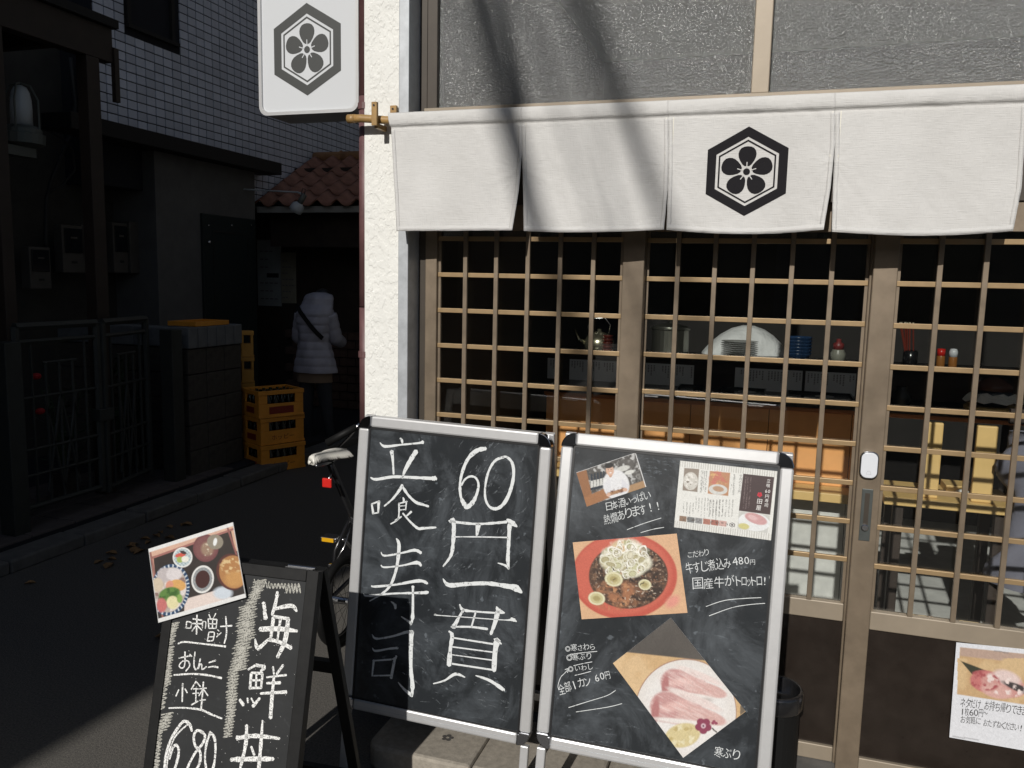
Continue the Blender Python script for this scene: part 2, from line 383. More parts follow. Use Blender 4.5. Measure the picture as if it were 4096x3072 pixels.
class MB:
    def __init__(self):
        self.v = []; self.f = []; self.m = []; self.cur = 0; self.cols = None
    def add(self, vs, fs):
        b = len(self.v)
        self.v.extend([tuple(float(c) for c in p) for p in vs])
        for f in fs:
            self.f.append(tuple(i + b for i in f)); self.m.append(self.cur)
        return self
    def box(self, a, b):
        x0, y0, z0 = a; x1, y1, z1 = b
        x0, x1 = sorted((x0, x1)); y0, y1 = sorted((y0, y1)); z0, z1 = sorted((z0, z1))
        return self.add([(x0, y0, z0), (x1, y0, z0), (x1, y1, z0), (x0, y1, z0), (x0, y0, z1), (x1, y0, z1), (x1, y1, z1), (x0, y1, z1)],
                        [(0, 3, 2, 1), (4, 5, 6, 7), (0, 1, 5, 4), (1, 2, 6, 5), (2, 3, 7, 6), (3, 0, 4, 7)])
    def hexa(self, P):            # P: 8 points ordered as box
        return self.add(P, [(0, 3, 2, 1), (4, 5, 6, 7), (0, 1, 5, 4), (1, 2, 6, 5), (2, 3, 7, 6), (3, 0, 4, 7)])
    def fbox(self, fr, u0, u1, v0, v1, n0, n1):   # box in a local frame fr(u,v,n)
        return self.hexa([fr(u0, v0, n1), fr(u1, v0, n1), fr(u1, v0, n0), fr(u0, v0, n0), fr(u0, v1, n1), fr(u1, v1, n1), fr(u1, v1, n0), fr(u0, v1, n0)])
    def poly(self, P):
        return self.add(P, [tuple(range(len(P)))])
    def prism(self, P, d):        # polygon P extruded by d
        n = len(P); d = np.array(d, float)
        Q = [np.array(p, float) for p in P]
        fs = [tuple(range(n)), tuple(range(2 * n - 1, n - 1, -1))]
        for i in range(n):
            j = (i + 1) % n
            fs.append((i, i + n, j + n, j))
        return self.add(Q + [q + d for q in Q], fs)
    def tube(self, pts, r, seg=10, cap=True):
        P = [Vector([float(c) for c in p]) for p in pts]
        R = [r] * len(P) if np.isscalar(r) else list(r)
        vs = []; up = None
        for i, p in enumerate(P):
            if i == 0: d = P[1] - P[0]
            elif i == len(P) - 1: d = P[-1] - P[-2]
            else: d = (P[i + 1] - P[i]).normalized() + (P[i] - P[i - 1]).normalized()
            d = d.normalized() if d.length > 1e-9 else Vector((0, 0, 1))
            if up is None:
                up = Vector((0, 0, 1)) if abs(d.z) < 0.9 else Vector((1, 0, 0))
            a = d.cross(up)
            if a.length < 1e-6: a = d.cross(Vector((0.3, 1, 0.2)))
            a.normalize(); b = a.cross(d).normalized(); up = b
            for k in range(seg):
                t = 2 * math.pi * k / seg
                vs.append(p + a * (R[i] * math.cos(t)) + b * (R[i] * math.sin(t)))
        fs = []
        for i in range(len(P) - 1):
            for k in range(seg):
                k2 = (k + 1) % seg
                fs.append((i * seg + k, i * seg + k2, (i + 1) * seg + k2, (i + 1) * seg + k))
        if cap:
            fs.append(tuple(range(seg - 1, -1, -1)))
            fs.append(tuple((len(P) - 1) * seg + k for k in range(seg)))
        return self.add(vs, fs)
    def lathe(self, prof, c, seg=24, ax=None):     # prof [(r,h)], axis z at c (or ax = (dir, a, b))
        c = np.array(c, float); vs = []
        if ax is None: D, A, B = np.array([0, 0, 1.]), np.array([1., 0, 0]), np.array([0, 1., 0])
        else: D, A, B = [np.array(q, float) for q in ax]
        for r, h in prof:
            for k in range(seg):
                t = 2 * math.pi * k / seg
                vs.append(c + D * h + A * (r * math.cos(t)) + B * (r * math.sin(t)))
        fs = []
        for i in range(len(prof) - 1):
            for k in range(seg):
                k2 = (k + 1) % seg
                fs.append((i * seg + k, i * seg + k2, (i + 1) * seg + k2, (i + 1) * seg + k))
        fs.append(tuple(range(seg - 1, -1, -1)))
        fs.append(tuple((len(prof) - 1) * seg + k for k in range(seg)))
        return self.add(vs, fs)
    def ellip(self, c, r, seg=16, rings=10):
        prof = []
        vs = []; c = np.array(c, float)
        for i in range(rings + 1):
            a = math.pi * i / rings - math.pi / 2
            rr = max(math.cos(a), 0.02)
            for k in range(seg):
                t = 2 * math.pi * k / seg
                vs.append(c + np.array([r[0] * rr * math.cos(t), r[1] * rr * math.sin(t), r[2] * math.sin(a)]))
        fs = []
        for i in range(rings):
            for k in range(seg):
                k2 = (k + 1) % seg
                fs.append((i * seg + k, i * seg + k2, (i + 1) * seg + k2, (i + 1) * seg + k))
        fs.append(tuple(range(seg - 1, -1, -1))); fs.append(tuple(rings * seg + k for k in range(seg)))
        return self.add(vs, fs)
    def grid(self, V, nu, nv):    # V row-major [(nv+1) x (nu+1)]
        fs = []
        for j in range(nv):
            for i in range(nu):
                a = j * (nu + 1) + i
                fs.append((a, a + 1, a + nu + 2, a + nu + 1))
        return self.add(V, fs)
    def build(self, name, material, parent=None, smooth=False, bevel=0.0, solid=0.0, loc=None, subd=0):
        me = bpy.data.meshes.new(name)
        if loc is not None: L = Vector([float(c) for c in loc])
        elif parent is not None: L = wloc(parent)
        else:
            a = np.array(self.v); L = Vector(((a[:, 0].min() + a[:, 0].max()) / 2, (a[:, 1].min() + a[:, 1].max()) / 2, a[:, 2].min()))
            L = Vector([float(c) for c in L])
        me.from_pydata([(p[0] - L.x, p[1] - L.y, p[2] - L.z) for p in self.v], [], self.f)
        mats = material if isinstance(material, (list, tuple)) else [material]
        for mm in mats: me.materials.append(mm)
        if len(mats) > 1:
            me.polygons.foreach_set('material_index', self.m)
        if smooth:
            me.polygons.foreach_set('use_smooth', [True] * len(me.polygons))
        if self.cols is not None:
            ca = me.color_attributes.new('print', 'FLOAT_COLOR', 'POINT')
            ca.data.foreach_set('color', np.asarray(self.cols, dtype=np.float32).ravel())
        me.update()
        o = bpy.data.objects.new(name, me)
        COL.objects.link(o)
        if parent is not None: o.parent = parent
        else: o.location = L
        if bevel > 0:
            b = o.modifiers.new('bevel', 'BEVEL'); b.width = bevel; b.segments = 2; b.limit_method = 'ANGLE'; b.angle_limit = math.radians(40)
        if solid > 0:
            s = o.modifiers.new('solid', 'SOLIDIFY'); s.thickness = solid; s.offset = 0
        if subd > 0:
            s = o.modifiers.new('sub', 'SUBSURF'); s.levels = subd; s.render_levels = subd
        return o

def bx(name, m, parent, a, b, bevel=0.0):
    return MB().box(a, b).build(name, m, parent, bevel=bevel)
def clone(o, parent, dx):
    c = o.copy(); COL.objects.link(c); c.parent = parent
    c.location = o.location + Vector(dx) if parent is None else o.location
    return c
def clone_tree(o, parent, loc=None):
    c = o.copy(); COL.objects.link(c); c.parent = parent
    if loc is not None: c.location = Vector(loc)
    for ch in list(o.children):
        clone_tree(ch, c)
    return c

# numpy value noise
def vnoise(x, y, seed=0, octaves=4, gain=0.5):
    x = np.asarray(x, float); y = np.asarray(y, float)
    tot = np.zeros_like(x); amp = 1.0; s = 0.0
    for o in range(octaves):
        xi = np.floor(x).astype(np.int64); yi = np.floor(y).astype(np.int64)
        fx = x - xi; fy = y - yi
        fx = fx * fx * (3 - 2 * fx); fy = fy * fy * (3 - 2 * fy)
        def h(a, b):
            n = (a * 374761393 + b * 668265263 + (seed + o) * 974634777) & 0x7fffffff
            n = ((n ^ (n >> 13)) * 1274126177) & 0x7fffffff
            return ((n ^ (n >> 16)) & 0xffff) / 65535.0
        v = (h(xi, yi) * (1 - fx) + h(xi + 1, yi) * fx) * (1 - fy) + (h(xi, yi + 1) * (1 - fx) + h(xi + 1, yi + 1) * fx) * fy
        tot += amp * v; s += amp; amp *= gain; x = x * 2.03 + 17.1; y = y * 2.03 + 9.7
    return tot / s

# text -> flat outline triangles
_tc = {}
def glyphs(body, spacing=1.0, off=0.0):
    key = (body, off)
    if key in _tc: return _tc[key]
    c = bpy.data.curves.new('lettering', 'FONT'); c.body = body; c.size = 1.0; c.space_character = spacing; c.resolution_u = 3; c.offset = off
    o = bpy.data.objects.new('lettering', c); COL.objects.link(o)
    dg = bpy.context.evaluated_depsgraph_get()
    me = o.evaluated_get(dg).to_mesh()
    V = np.array([tuple(v.co)[:2] for v in me.vertices]); Fs = [tuple(p.vertices) for p in me.polygons]
    o.evaluated_get(dg).to_mesh_clear()
    bpy.data.objects.remove(o); bpy.data.curves.remove(c)
    if len(V) == 0: V = np.zeros((0, 2))
    _tc[key] = (V, Fs)
    return V, Fs

# ================================================================= SETTING
g = MB(); g.add([(-300, -300, 0), (300, -300, 0), (300, 300, 0), (-300, 300, 0)], [(0, 1, 2, 3)])
structure(g.build('street_ground', ASPH, loc=(0, 0, 0)))
structure(MB().box((-1.385, 0.06, 0.0), (3.2, 6.0, 0.06)).build('shop_floor', CONC))
# raised strip beyond the alley kerb, with paving slabs and kerb stones as pieces
strip = structure(MB().box((-9.0, -6.0, 0.0), (-4.02, 9.0, 0.085)).build('raised_yard_pavement', GROUT))
_sl = None
for i in range(8):
    for j in range(3):
        y0 = 0.2 + i * 0.31; x0 = -4.325 - j * 0.31
        if _sl is None:
            _sl = MB().box((x0, y0, 0.08), (x0 + 0.3, y0 + 0.3, 0.097)).build('paving_slab', PAVE, strip, bevel=0.004)
            _sl0 = (x0, y0)
        else:
            c = _sl.copy(); COL.objects.link(c); c.parent = strip; c.location = (x0 - _sl0[0], y0 - _sl0[1], 0)
kerb = structure(MB().box((-3.99, -6.0, 0.0), (-3.84, 9.0, 0.055)).build('alley_kerb', GROUT))
_k = None
for i in range(20):
    y0 = -2.0 + i * 0.5
    if _k is None:
        _k = MB().box((-4.0, y0, 0.0), (-3.82, y0 + 0.492, 0.075)).build('kerb_stone', KERB, kerb, bevel=0.012)
    else:
        c = _k.copy(); COL.objects.link(c); c.parent = kerb; c.location = (random.uniform(-.004, .004), i * 0.5, random.uniform(-.006, .004))

# ================================================================= SHOP BUILDING
shop = tag(empty('shop_building', (-1.3, 0.0, 0.0)), 'sushi shop front with cream stucco pillar and tall patterned glass windows', 'building')
# stucco pillar: trowelled lumps as real relief
nx, nz = 56, 900
X = np.linspace(-1.393, -1.257, nx + 1); Z = np.linspace(0.0, 3.3, nz + 1)
GX, GZ = np.meshgrid(X, Z)
sm = lambda q: np.clip(q, 0, 1) ** 2 * (3 - 2 * np.clip(q, 0, 1))
n1 = vnoise(GX * 52 + 3, GZ * 40, 3, 4, 0.55)
n2 = vnoise(GX * 95 + 30, GZ * 78, 8, 3, 0.55)
n3 = vnoise(GX * 9 + 1, GZ * 7 + 2, 15, 2, 0.5)
hgt = 0.0014 * sm((n1 - 0.47) / 0.055) + 0.0008 * sm((n2 - 0.50) / 0.06) * (0.4 + n3) + 0.0005 * vnoise(GX * 260, GZ * 260, 5, 2)
edge = np.clip((GX - X[0]) / 0.006, 0, 1) * np.clip((X[-1] - GX) / 0.006, 0, 1)
GY = -0.079 - hgt * edge
mb = MB(); mb.grid(np.stack([GX, GY, GZ], -1).reshape(-1, 3), nx, nz)
mb.box((-1.393, -0.079, 3.3), (-1.257, -0.06, 9.5))
mb.add([(-1.393, -0.079, 0), (-1.393, 0.0, 0), (-1.393, 0.0, 3.3), (-1.393, -0.079, 3.3)], [(0, 3, 2, 1)])
mb.build('stucco_pillar', STUCCO, shop)
mb = MB().box((-1.392, -0.05, 0.0), (-1.30, 9.0, 9.5)); mb.build('side_wall', STUCCO, shop)  # unseen upper height raised to darken the alley
jx = MB(); jx.box((-1.2565, -0.092, 0.06), (-1.219, 0.055, 5.4)); jx.build('metal_jamb', JAMB, shop, bevel=0.003)
bx('frame_reveal', BRONZED, shop, (-1.218, 0.0, 0.06), (-1.1925, 0.06, 3.4))
bx('door_head', BRONZED, shop, (-1.218, -0.008, 1.885), (3.0, 0.075, 2.165), 0.002)
bx('window_sill_rail', BEIGE, shop, (-1.19, -0.03, 2.166), (3.0, 0.07, 2.212), 0.002)
bx('window_head_rail', BRONZE, shop, (-1.19, -0.02, 3.3), (3.0, 0.07, 3.4))
bx('upper_wall', STUCCO, shop, (-1.2185, -0.06, 3.402), (3.4, 0.1, 9.5))
bx('right_end_wall', STUCCO, shop, (3.02, -0.06, 0.0), (3.4, 9.0, 9.5))
bx('flat_roof', GROUT, shop, (-1.40, -0.1, 9.502), (3.42, 9.0, 9.6))
for k, (x0, x1) in enumerate(((-0.105, -0.052), (1.05, 1.10))):
    bx('window_mullion', BEIGE, shop, (x0, -0.022, 2.2125), (x1, 0.06, 3.2995), 0.003)
bx('window_stile', BRONZED, shop, (-1.192, 0.0, 2.2125), (-1.155, 0.06, 3.2995), 0.002)
for x0, x1 in ((-1.155, -0.105), (-0.052, 1.05), (1.10, 2.99)):
    pb = MB(); pb.box((x0, 0.022, 2.2125), (x1, 0.03, 3.2995)); pb.m = [1, 1, 0, 1, 1, 1]
    pb.build('patterned_pane', [PGLASS, GLASS], shop)
# dark room behind the doors
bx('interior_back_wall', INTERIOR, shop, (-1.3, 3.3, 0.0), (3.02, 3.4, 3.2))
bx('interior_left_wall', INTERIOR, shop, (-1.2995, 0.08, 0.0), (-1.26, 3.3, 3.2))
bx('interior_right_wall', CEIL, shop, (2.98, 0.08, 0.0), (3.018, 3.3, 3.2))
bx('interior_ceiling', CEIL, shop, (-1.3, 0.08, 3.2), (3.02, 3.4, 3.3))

# ---------------------------------------------------------------- sliding lattice doors
ROWS = [1.644 - 0.1265 * k for k in range(-1, 8)]
def door(x0, x1, Y, wl, wr, vx, label):
    t = tag(empty('sliding_door', ((x0 + x1) / 2, Y, 0.06)), label, 'door', 'lattice sliding doors of the shop')
    D = 0.034
    bx('stile', BRONZE, t, (x0, Y - 0.004, 0.062), (x0 + wl, Y + D, 1.884), 0.003)
    bx('stile', BRONZE, t, (x1 - wr, Y - 0.004, 0.062), (x1, Y + D, 1.884), 0.003)
    a0, a1 = x0 + wl + 0.0005, x1 - wr - 0.0005
    bx('top_rail', BRONZE, t, (a0, Y, 1.80), (a1, Y + D, 1.8835))
    bx('middle_rail', BEIGE, t, (a0, Y, 0.552), (a1, Y + D - 0.002, 0.612), 0.003)
    bx('bottom_rail', BEIGE, t, (a0, Y, 0.0625), (a1, Y + D - 0.002, 0.115), 0.003)
    bx('kick_panel', KICK, t, (a0, Y + 0.012, 0.1155), (a1, Y + 0.02, 0.5515))
    bx('glass_pane', GLASS, t, (a0, Y + 0.022, 0.6125), (a1, Y + 0.0255, 1.7995))
    for s, xx in ((0, a0), (1, a1)):
        bx('pane_bead', BRONZE, t, (xx if s == 0 else xx - 0.009, Y + 0.012, 0.6125), (xx + 0.009 if s == 0 else xx, Y + 0.0215, 1.7995))
    hb = None
    for z in ROWS:
        if hb is None:
            hb = MB().box((a0, Y + 0.008, z - 0.0078), (a1, Y + 0.020, z + 0.0078)).build('horizontal_lattice_bar', BRONZEB, t, bevel=0.0012); z_first = z
        else:
            c = hb.copy(); COL.objects.link(c); c.parent = t; c.location = (0, 0, z - z_first)
    vb = None
    for x in vx:
        if vb is None:
            vb = MB().box((x - 0.0075, Y - 0.004, 0.6125), (x + 0.0075, Y + 0.0079, 1.7995)).build('vertical_lattice_bar', BRONZE, t, bevel=0.0012); x_first = x
        else:
            c = vb.copy(); COL.objects.link(c); c.parent = t; c.location = (x - x_first, 0, 0)
    return t
PX = 0.1155
dA = door(-1.192, -0.411, 0.0, 0.044, 0.072, [-1.04 + 0.1145 * k for k in range(5)], 'lattice sliding door beside the stucco pillar, kettle seen through it')
dB = door(-0.478, 0.345, 0.036, 0.066, 0.070, [-0.307 + 0.1185 * k for k in range(5)], 'middle lattice sliding door with stacked plates seen through it')
dC = door(0.281, 1.075, 0.0, 0.069, 0.069, [0.463 + 0.1205 * k for k in range(5)], 'lattice sliding door with doorbell, lock plate and pinned paper notice')
dD = door(1.012, 1.90, 0.036, 0.06, 0.069, [1.19 + 0.1205 * k for k in range(5)], 'lattice sliding door at the far end past the paper notice')
bx('end_door_post', BRONZED, shop, (1.902, 0.0, 0.06), (3.0, 0.07, 1.884))
# lock plate on door C
p0 = onY(3475, 1955, 0); p1 = onY(3452, 2160, 0)
lp = MB().box((0.298, -0.0075, 0.842), (0.330, -0.0042, 1.008)).build('lock_plate', STEEL if False else mat('dull_lock_plate', (0.10, 0.11, 0.105), 0.45, 0.6, var=0.2), dC, bevel=0.001)
MB().box((0.307, -0.0082, 0.89), (0.321, -0.0076, 0.995)).build('finger_pull', BRONZED, lp)
MB().lathe([(0.0105, 0), (0.0105, 0.006), (0.0085, 0.008), (0.0001, 0.008)], (0.313, -0.0085, 0.886), 16, ((0, -1, 0), (1, 0, 0), (0, 0, 1))).build('key_cylinder', STEEL, lp, smooth=False)
# doorbell
db = tag(empty('doorbell', (0.312, -0.03, 1.045)), 'white rounded wireless doorbell button with chrome rim on door stile', 'doorbell')
def rrect(cx, cz, hw, hz, r, n=6):
    P = []
    for (sx, sz, a0) in ((1, 1, 0), (-1, 1, 90), (-1, -1, 180), (1, -1, 270)):
        for k in range(n + 1):
            a = math.radians(a0 + 90 * k / n)
            P.append((cx + sx * (hw - r) + r * math.cos(a), cz + sz * (hz - r) + r * math.sin(a)))
    return P
mb = MB(); mb.prism([(x, -0.0045, z) for x, z in rrect(0.311, 1.086, 0.027, 0.043, 0.021)], (0, -0.013, 0)); mb.build('chrome_rim', CHROME, db, bevel=0.002)
mb = MB(); mb.prism([(x, -0.0176, z) for x, z in rrect(0.311, 1.086, 0.0235, 0.0395, 0.018)], (0, -0.004, 0)); mb.build('button_face', BELLW, db, bevel=0.0015)
mb = MB()
bell = [(-6, -3), (-5, -1), (-4, 3), (-2.5, 5), (2.5, 5), (4, 3), (5, -1), (6, -3)]
for i in range(len(bell)):
    p, q = bell[i], bell[(i + 1) % len(bell)]
    P = np.array(p) * 0.0012; Q = np.array(q) * 0.0012
    d = Q - P; n = np.array([-d[1], d[0]]) / np.linalg.norm(d) * 0.0005
    mb.poly([(0.3105 + c[0], -0.02225, 1.062 + c[1]) for c in (P - n, Q - n, Q + n, P + n)])
mb.build('bell_mark', GREYLINE, db)

# stone step with joints and plum-flower marks
st = tag(empty('stone_step', (0.0, -0.2, 0.0)), 'long worn stone doorstep with small plum blossom marks under the boards', 'step')
def stepstone(x0, x1, r):
    P = [(x0, -0.43)] if not r else []
    if r:
        for k in range(6):
            a = math.radians(180 + 90 * k / 5); P.append((x0 + r + r * math.cos(a), -0.43 + r + r * math.sin(a)))
    P += [(x1, -0.43), (x1, -0.094), (x0, -0.094)]
    return MB().prism([(x, y, 0.001) for x, y in P], (0, 0, 0.085)).build('step_slab', STONE, st, bevel=0.012)
xs = [-1.21, -0.835, -0.42, 0.0, 0.42, 0.84, 1.3, 1.9]
for i in range(len(xs) - 1):
    stepstone(xs[i] + 0.002, xs[i + 1] - 0.002, 0.05 if i == 0 else 0)
bx('threshold_block', KERB, shop, (-1.2185, -0.092, 0.0), (3.0, 0.0595, 0.0595), 0.004)
MARK = mat('dark_stone_mark', (0.06, 0.055, 0.05), 0.9)
for cx, cy in ((-0.965, -0.30), (-0.90, -0.235), (-1.10, -0.20), (-1.06, -0.15), (-0.62, -0.2), (-0.2, -0.2)):
    mb = MB()
    for k in range(5):
        a = 2 * math.pi * k / 5 + 0.3
        c = (cx + 0.013 * math.cos(a), cy + 0.013 * math.sin(a))
        mb.poly([(c[0] + 0.0085 * math.cos(q), c[1] + 0.0085 * math.sin(q), 0.0872) for q in np.linspace(0, 2 * math.pi, 9)[:-1]])
    mb.build('plum_mark', MARK, st)

# drain grate under the boards
gp = onZ(2290, 3030, 0.0)
dg_ = tag(empty('drain_grate', (gp[0], gp[1], 0.0)), 'black slatted floor grate lying beneath the chalk sign boards', 'grate')
_s = None
for k in range(14):
    if _s is None:
        _s = MB().box((gp[0] - 0.25, gp[1] - 0.16, 0.004), (gp[0] - 0.232, gp[1] + 0.16, 0.026)).build('grate_slat', BLKPLASTIC, dg_)
    else:
        c = _s.copy(); COL.objects.link(c); c.parent = dg_; c.location = (0.037 * k, 0, 0)
MB().box((gp[0] - 0.26, gp[1] - 0.168, 0.002), (gp[0] + 0.27, gp[1] - 0.1605, 0.024)).build('grate_edge', BLKPLASTIC, dg_)
MB().box((gp[0] - 0.26, gp[1] + 0.1605, 0.002), (gp[0] + 0.27, gp[1] + 0.168, 0.024)).build('grate_edge', BLKPLASTIC, dg_)

# drainpipe
dp = tag(empty('drain_pipe', (-1.401, -0.055, 0.0)), 'thin maroon drainpipe running down the edge of the stucco pillar', 'pipe')
for z0, z1 in ((0.0, 1.10), (1.104, 1.52), (1.524, 2.255), (2.259, 4.2)):
    MB().tube([(-1.401, -0.055, z0), (-1.401, -0.055, z1)], 0.0235, 14).build('pipe_length', PIPE, dp, smooth=True)
for z in (1.34, 2.21, 0.6):
    MB().tube([(-1.401, -0.055, z), (-1.401, -0.055, z + 0.022)], 0.0275, 14).build('pipe_clip', PIPE, dp)

# ================================================================= NOREN
NY = -0.135
def fold(X, Zc):
    X = np.asarray(X, float); Zc = np.asarray(Zc, float)
    top = 2.175
    d = np.clip((top - Zc) / 0.42, 0, 1.1)
    o = -0.010 * d * np.sin((X + 1.3) * 9.0) - 0.006 * d * np.sin((X - 0.3) * 17 + Zc * 5)
    o += -0.012 * d ** 2
    o += (vnoise(X * 7 + 4, Zc * 4, 21, 2) - 0.5) * 0.018 * d
    o += (vnoise((X + Zc * 0.6) * 26, (Zc - X * 0.5) * 9, 33, 3) - 0.5) * 0.0045 * d
    o += (vnoise(X * 60, Zc * 60, 44, 2) - 0.5) * 0.0010
    for sx in SLX:                           # puckers running away from the slits
        dx = X - sx; dz = Zc - 1.985
        r = np.sqrt(dx * dx + dz * dz)
        th = np.arctan2(dz, np.abs(dx) + 1e-6)
        o += 0.0034 * (vnoise(th * 5.5 + sx * 31, r * 6 + sx, 71, 2) - 0.5) * 2 * np.exp(-(r / 0.12) ** 2) * d
        o += -0.010 * np.exp(-(dx / 0.035) ** 2) * np.clip((1.98 - Zc) / 0.25, 0, 1)
        fan = np.clip((1.84 - Zc) / 0.1, 0, 1)
        o += 0.006 * (vnoise((Zc * 0.8 + np.abs(dx)) * 38 + sx * 7, (np.abs(dx) - Zc * .3) * 8, 72, 2) - 0.5) * 2 * np.exp(-(dx / 0.075) ** 2) * fan
    # rod sleeve
    zs_ = Zc + 0.0025 * (vnoise(X * 22, X * 0 + 3.3, 61, 3) - 0.5)
    bl = 0.6 + 0.8 * vnoise(X * 13 + 5, Zc * 9, 62, 3)
    s = np.clip((zs_ - 2.132) / 0.006, 0, 1)
    o += -0.0115 * bl * np.sqrt(np.clip(1 - ((zs_ - 2.155) / 0.025) ** 2, 0, 1)) * s
    o += 0.0022 * np.exp(-((zs_ - 2.130) / 0.003) ** 2)
    o += 0.0022 * (vnoise((X + Zc * .5) * 55, Zc * 30, 63, 2) - 0.5) * np.exp(-((Zc - 2.125) / 0.03) ** 2)
    return o
def npx(x, y):
    p = onY(x, y, NY); return (p[0], p[2])
ed = lambda *P: [npx(*p) for p in P]
SLX = [npx(2087, 610)[0], npx(2675, 605)[0], npx(3339, 580)[0]]
ZT = 2.178
PAN = [
    (ed((1556, 455), (1566, 520), (1582, 720), (1600, 926)), ed((2088, 425), (2087, 610), (2075, 760), (2052, 922)), 0.0),
    (ed((2088, 425), (2087, 610), (2092, 760), (2098, 925)), ed((2673, 395), (2675, 605), (2672, 760), (2659, 920)), 0.006),
    (ed((2673, 395), (2675, 605), (2673, 760), (2669, 921)), ed((3340, 371), (3339, 580), (3322, 750), (3293, 920)), 0.012),
    (ed((3340, 371), (3339, 580), (3331, 750), (3325, 929)), ed((4112, 322), (4104, 500), (4086, 750), (4050, 925)), 0.012)]
noren = tag(empty('noren_curtain', (-0.35, NY, 1.75)), 'off-white cotton shop curtain in four panels with black plum crest', 'curtain')
def edge_at(E, t):
    zs = np.array([p[1] for p in E]); xs_ = np.array([p[0] for p in E])
    zs[0] = ZT
    z = zs[0] + (zs[-1] - zs[0]) * t
    return np.interp(-z, -zs, xs_), z
for E0, E1, sag in PAN:
    nu, nv = 120, 100
    V = []
    for j in range(nv + 1):
        t = j / nv
        xa, za = edge_at(E0, t); xb, zb = edge_at(E1, t)
        u = np.linspace(0, 1, nu + 1)
        xx = xa + (xb - xa) * u
        zz = za + (zb - za) * u - sag * np.sin(np.pi * u) * t ** 3
        yy = NY + fold(xx, zz)
        V.append(np.stack([xx, yy, zz], -1))
    V = np.array(V).reshape(-1, 3)
    mb = MB(); mb.grid(V, nu, nv)
    pan = mb.build('curtain_panel', CLOTH, noren, smooth=True, solid=0.0012)
    # hems: bottom band and side bands, doubled cloth standing proud
    def band(pts, wdt, nm):
        mbh = MB(); Vh = []
        for (x, z), (ox, oz) in pts:
            for k in (0, 1):
                X2, Z2 = x + ox * wdt * k, z + oz * wdt * k
                Vh.append((X2, NY + float(fold(X2, Z2)) - 0.0016, Z2))
        n = len(pts)
        mbh.add(Vh, [(2 * i, 2 * i + 2, 2 * i + 3, 2 * i + 1) for i in range(n - 1)])
        mbh.build(nm, CLOTH, pan, smooth=True, solid=0.001)
    pts = []
    for u in np.linspace(0, 1, 90):
        xa, za = edge_at(E0, 1); xb, zb = edge_at(E1, 1)
        pts.append(((xa + (xb - xa) * u, za + (zb - za) * u - sag * math.sin(math.pi * u)), (0, 1)))
    band(pts, 0.017, 'bottom_hem')
    for E, sg in ((E0, 1), (E1, -1)):
        pts = []
        for t in np.linspace(0.14, 1, 60):
            xa, za = edge_at(E, t); pts.append(((xa, za), (sg, 0)))
        band(pts, 0.013, 'side_hem')
# crest: hexagon ring, fine line, five petals
def crest_parts(mapf, parent, scale, dark, light, off=0.0):
    def hexpts(r, n):
        P = []
        for k in range(6):
            a0 = math.radians(90 + 60 * k); a1 = math.radians(150 + 60 * k)
            for i in range(n):
                t = i / n
                P.append((r * (math.cos(a0) * (1 - t) + math.cos(a1) * t), r * (math.sin(a0) * (1 - t) + math.sin(a1) * t)))
        return P
    def ringmesh(mb, r0, r1, n=16, layers=4):
        rows = [hexpts(r0 + (r1 - r0) * k / layers, n) for k in range(layers + 1)]
        m_ = len(rows[0]); V = [mapf(x * scale, y * scale, off) for row in rows for x, y in row]
        fs = []
        for k in range(layers):
            for i in range(m_):
                j = (i + 1) % m_
                fs.append((k * m_ + i, k * m_ + j, (k + 1) * m_ + j, (k + 1) * m_ + i))
        mb.add(V, fs)
    mb = MB(); ringmesh(mb, 0.775, 1.0); mb.build('crest_hexagon', dark, parent)
    mb = MB(); ringmesh(mb, 0.672, 0.712, 16, 1); mb.build('crest_line', dark, parent)
    half = [(0.0, .13), (0.05, .125), (.10, .165), (.155, .25), (.188, .33), (.195, .40), (.178, .47), (.135, .527), (.07, .558), (0, .566)]
    outline = half[1:] + [(-x, y) for x, y in half[::-1][1:-1]]
    for k in range(5):
        a = math.radians(72 * k); ca, sa = math.cos(a), math.sin(a)
        cx, cy = 0, 0.36
        rings = []
        for s in (0.02, 0.35, 0.7, 1.0):
            rings.append([(cx + (x - cx) * s, cy + (y - cy) * s) for x, y in outline])
        n = len(outline)
        V = [mapf((x * ca - y * sa) * scale, (x * sa + y * ca) * scale, off) for R in rings for x, y in R]
        fs = [tuple(range(n))] + [(q * n + i, q * n + (i + 1) % n, (q + 1) * n + (i + 1) % n, (q + 1) * n + i) for q in range(3) for i in range(n)]
        mb = MB(); mb.add(V, fs); mb.build('crest_petal', dark, parent)
        mb = MB()
        mb.poly([mapf((x * ca - y * sa) * scale, (x * sa + y * ca) * scale, off + 0.0006) for x, y in ((-.010, .10), (.010, .10), (.010, .215), (-.010, .215))])
        mb.build('crest_stamen', light, parent)
    mb = MB(); mb.poly([mapf(.075 * scale * math.cos(t), .075 * scale * math.sin(t), off + 0.0003) for t in np.linspace(0, 2 * math.pi, 25)[:-1]])
    mb.build('crest_centre', dark, parent)
c0 = onY(2986, 686, NY)
pan3 = [o for o in noren.children if o.name.startswith('curtain_panel')][2]
def nmap(x, y, off):
    a = math.radians(0.6)
    X2 = c0[0] + x * 1.02; Z2 = c0[2] + y
    return (X2, NY + float(fold(X2, Z2)) - 0.0016 - off, Z2)
crest_parts(nmap, pan3, 0.130, BLACKDYE, CLOTH)
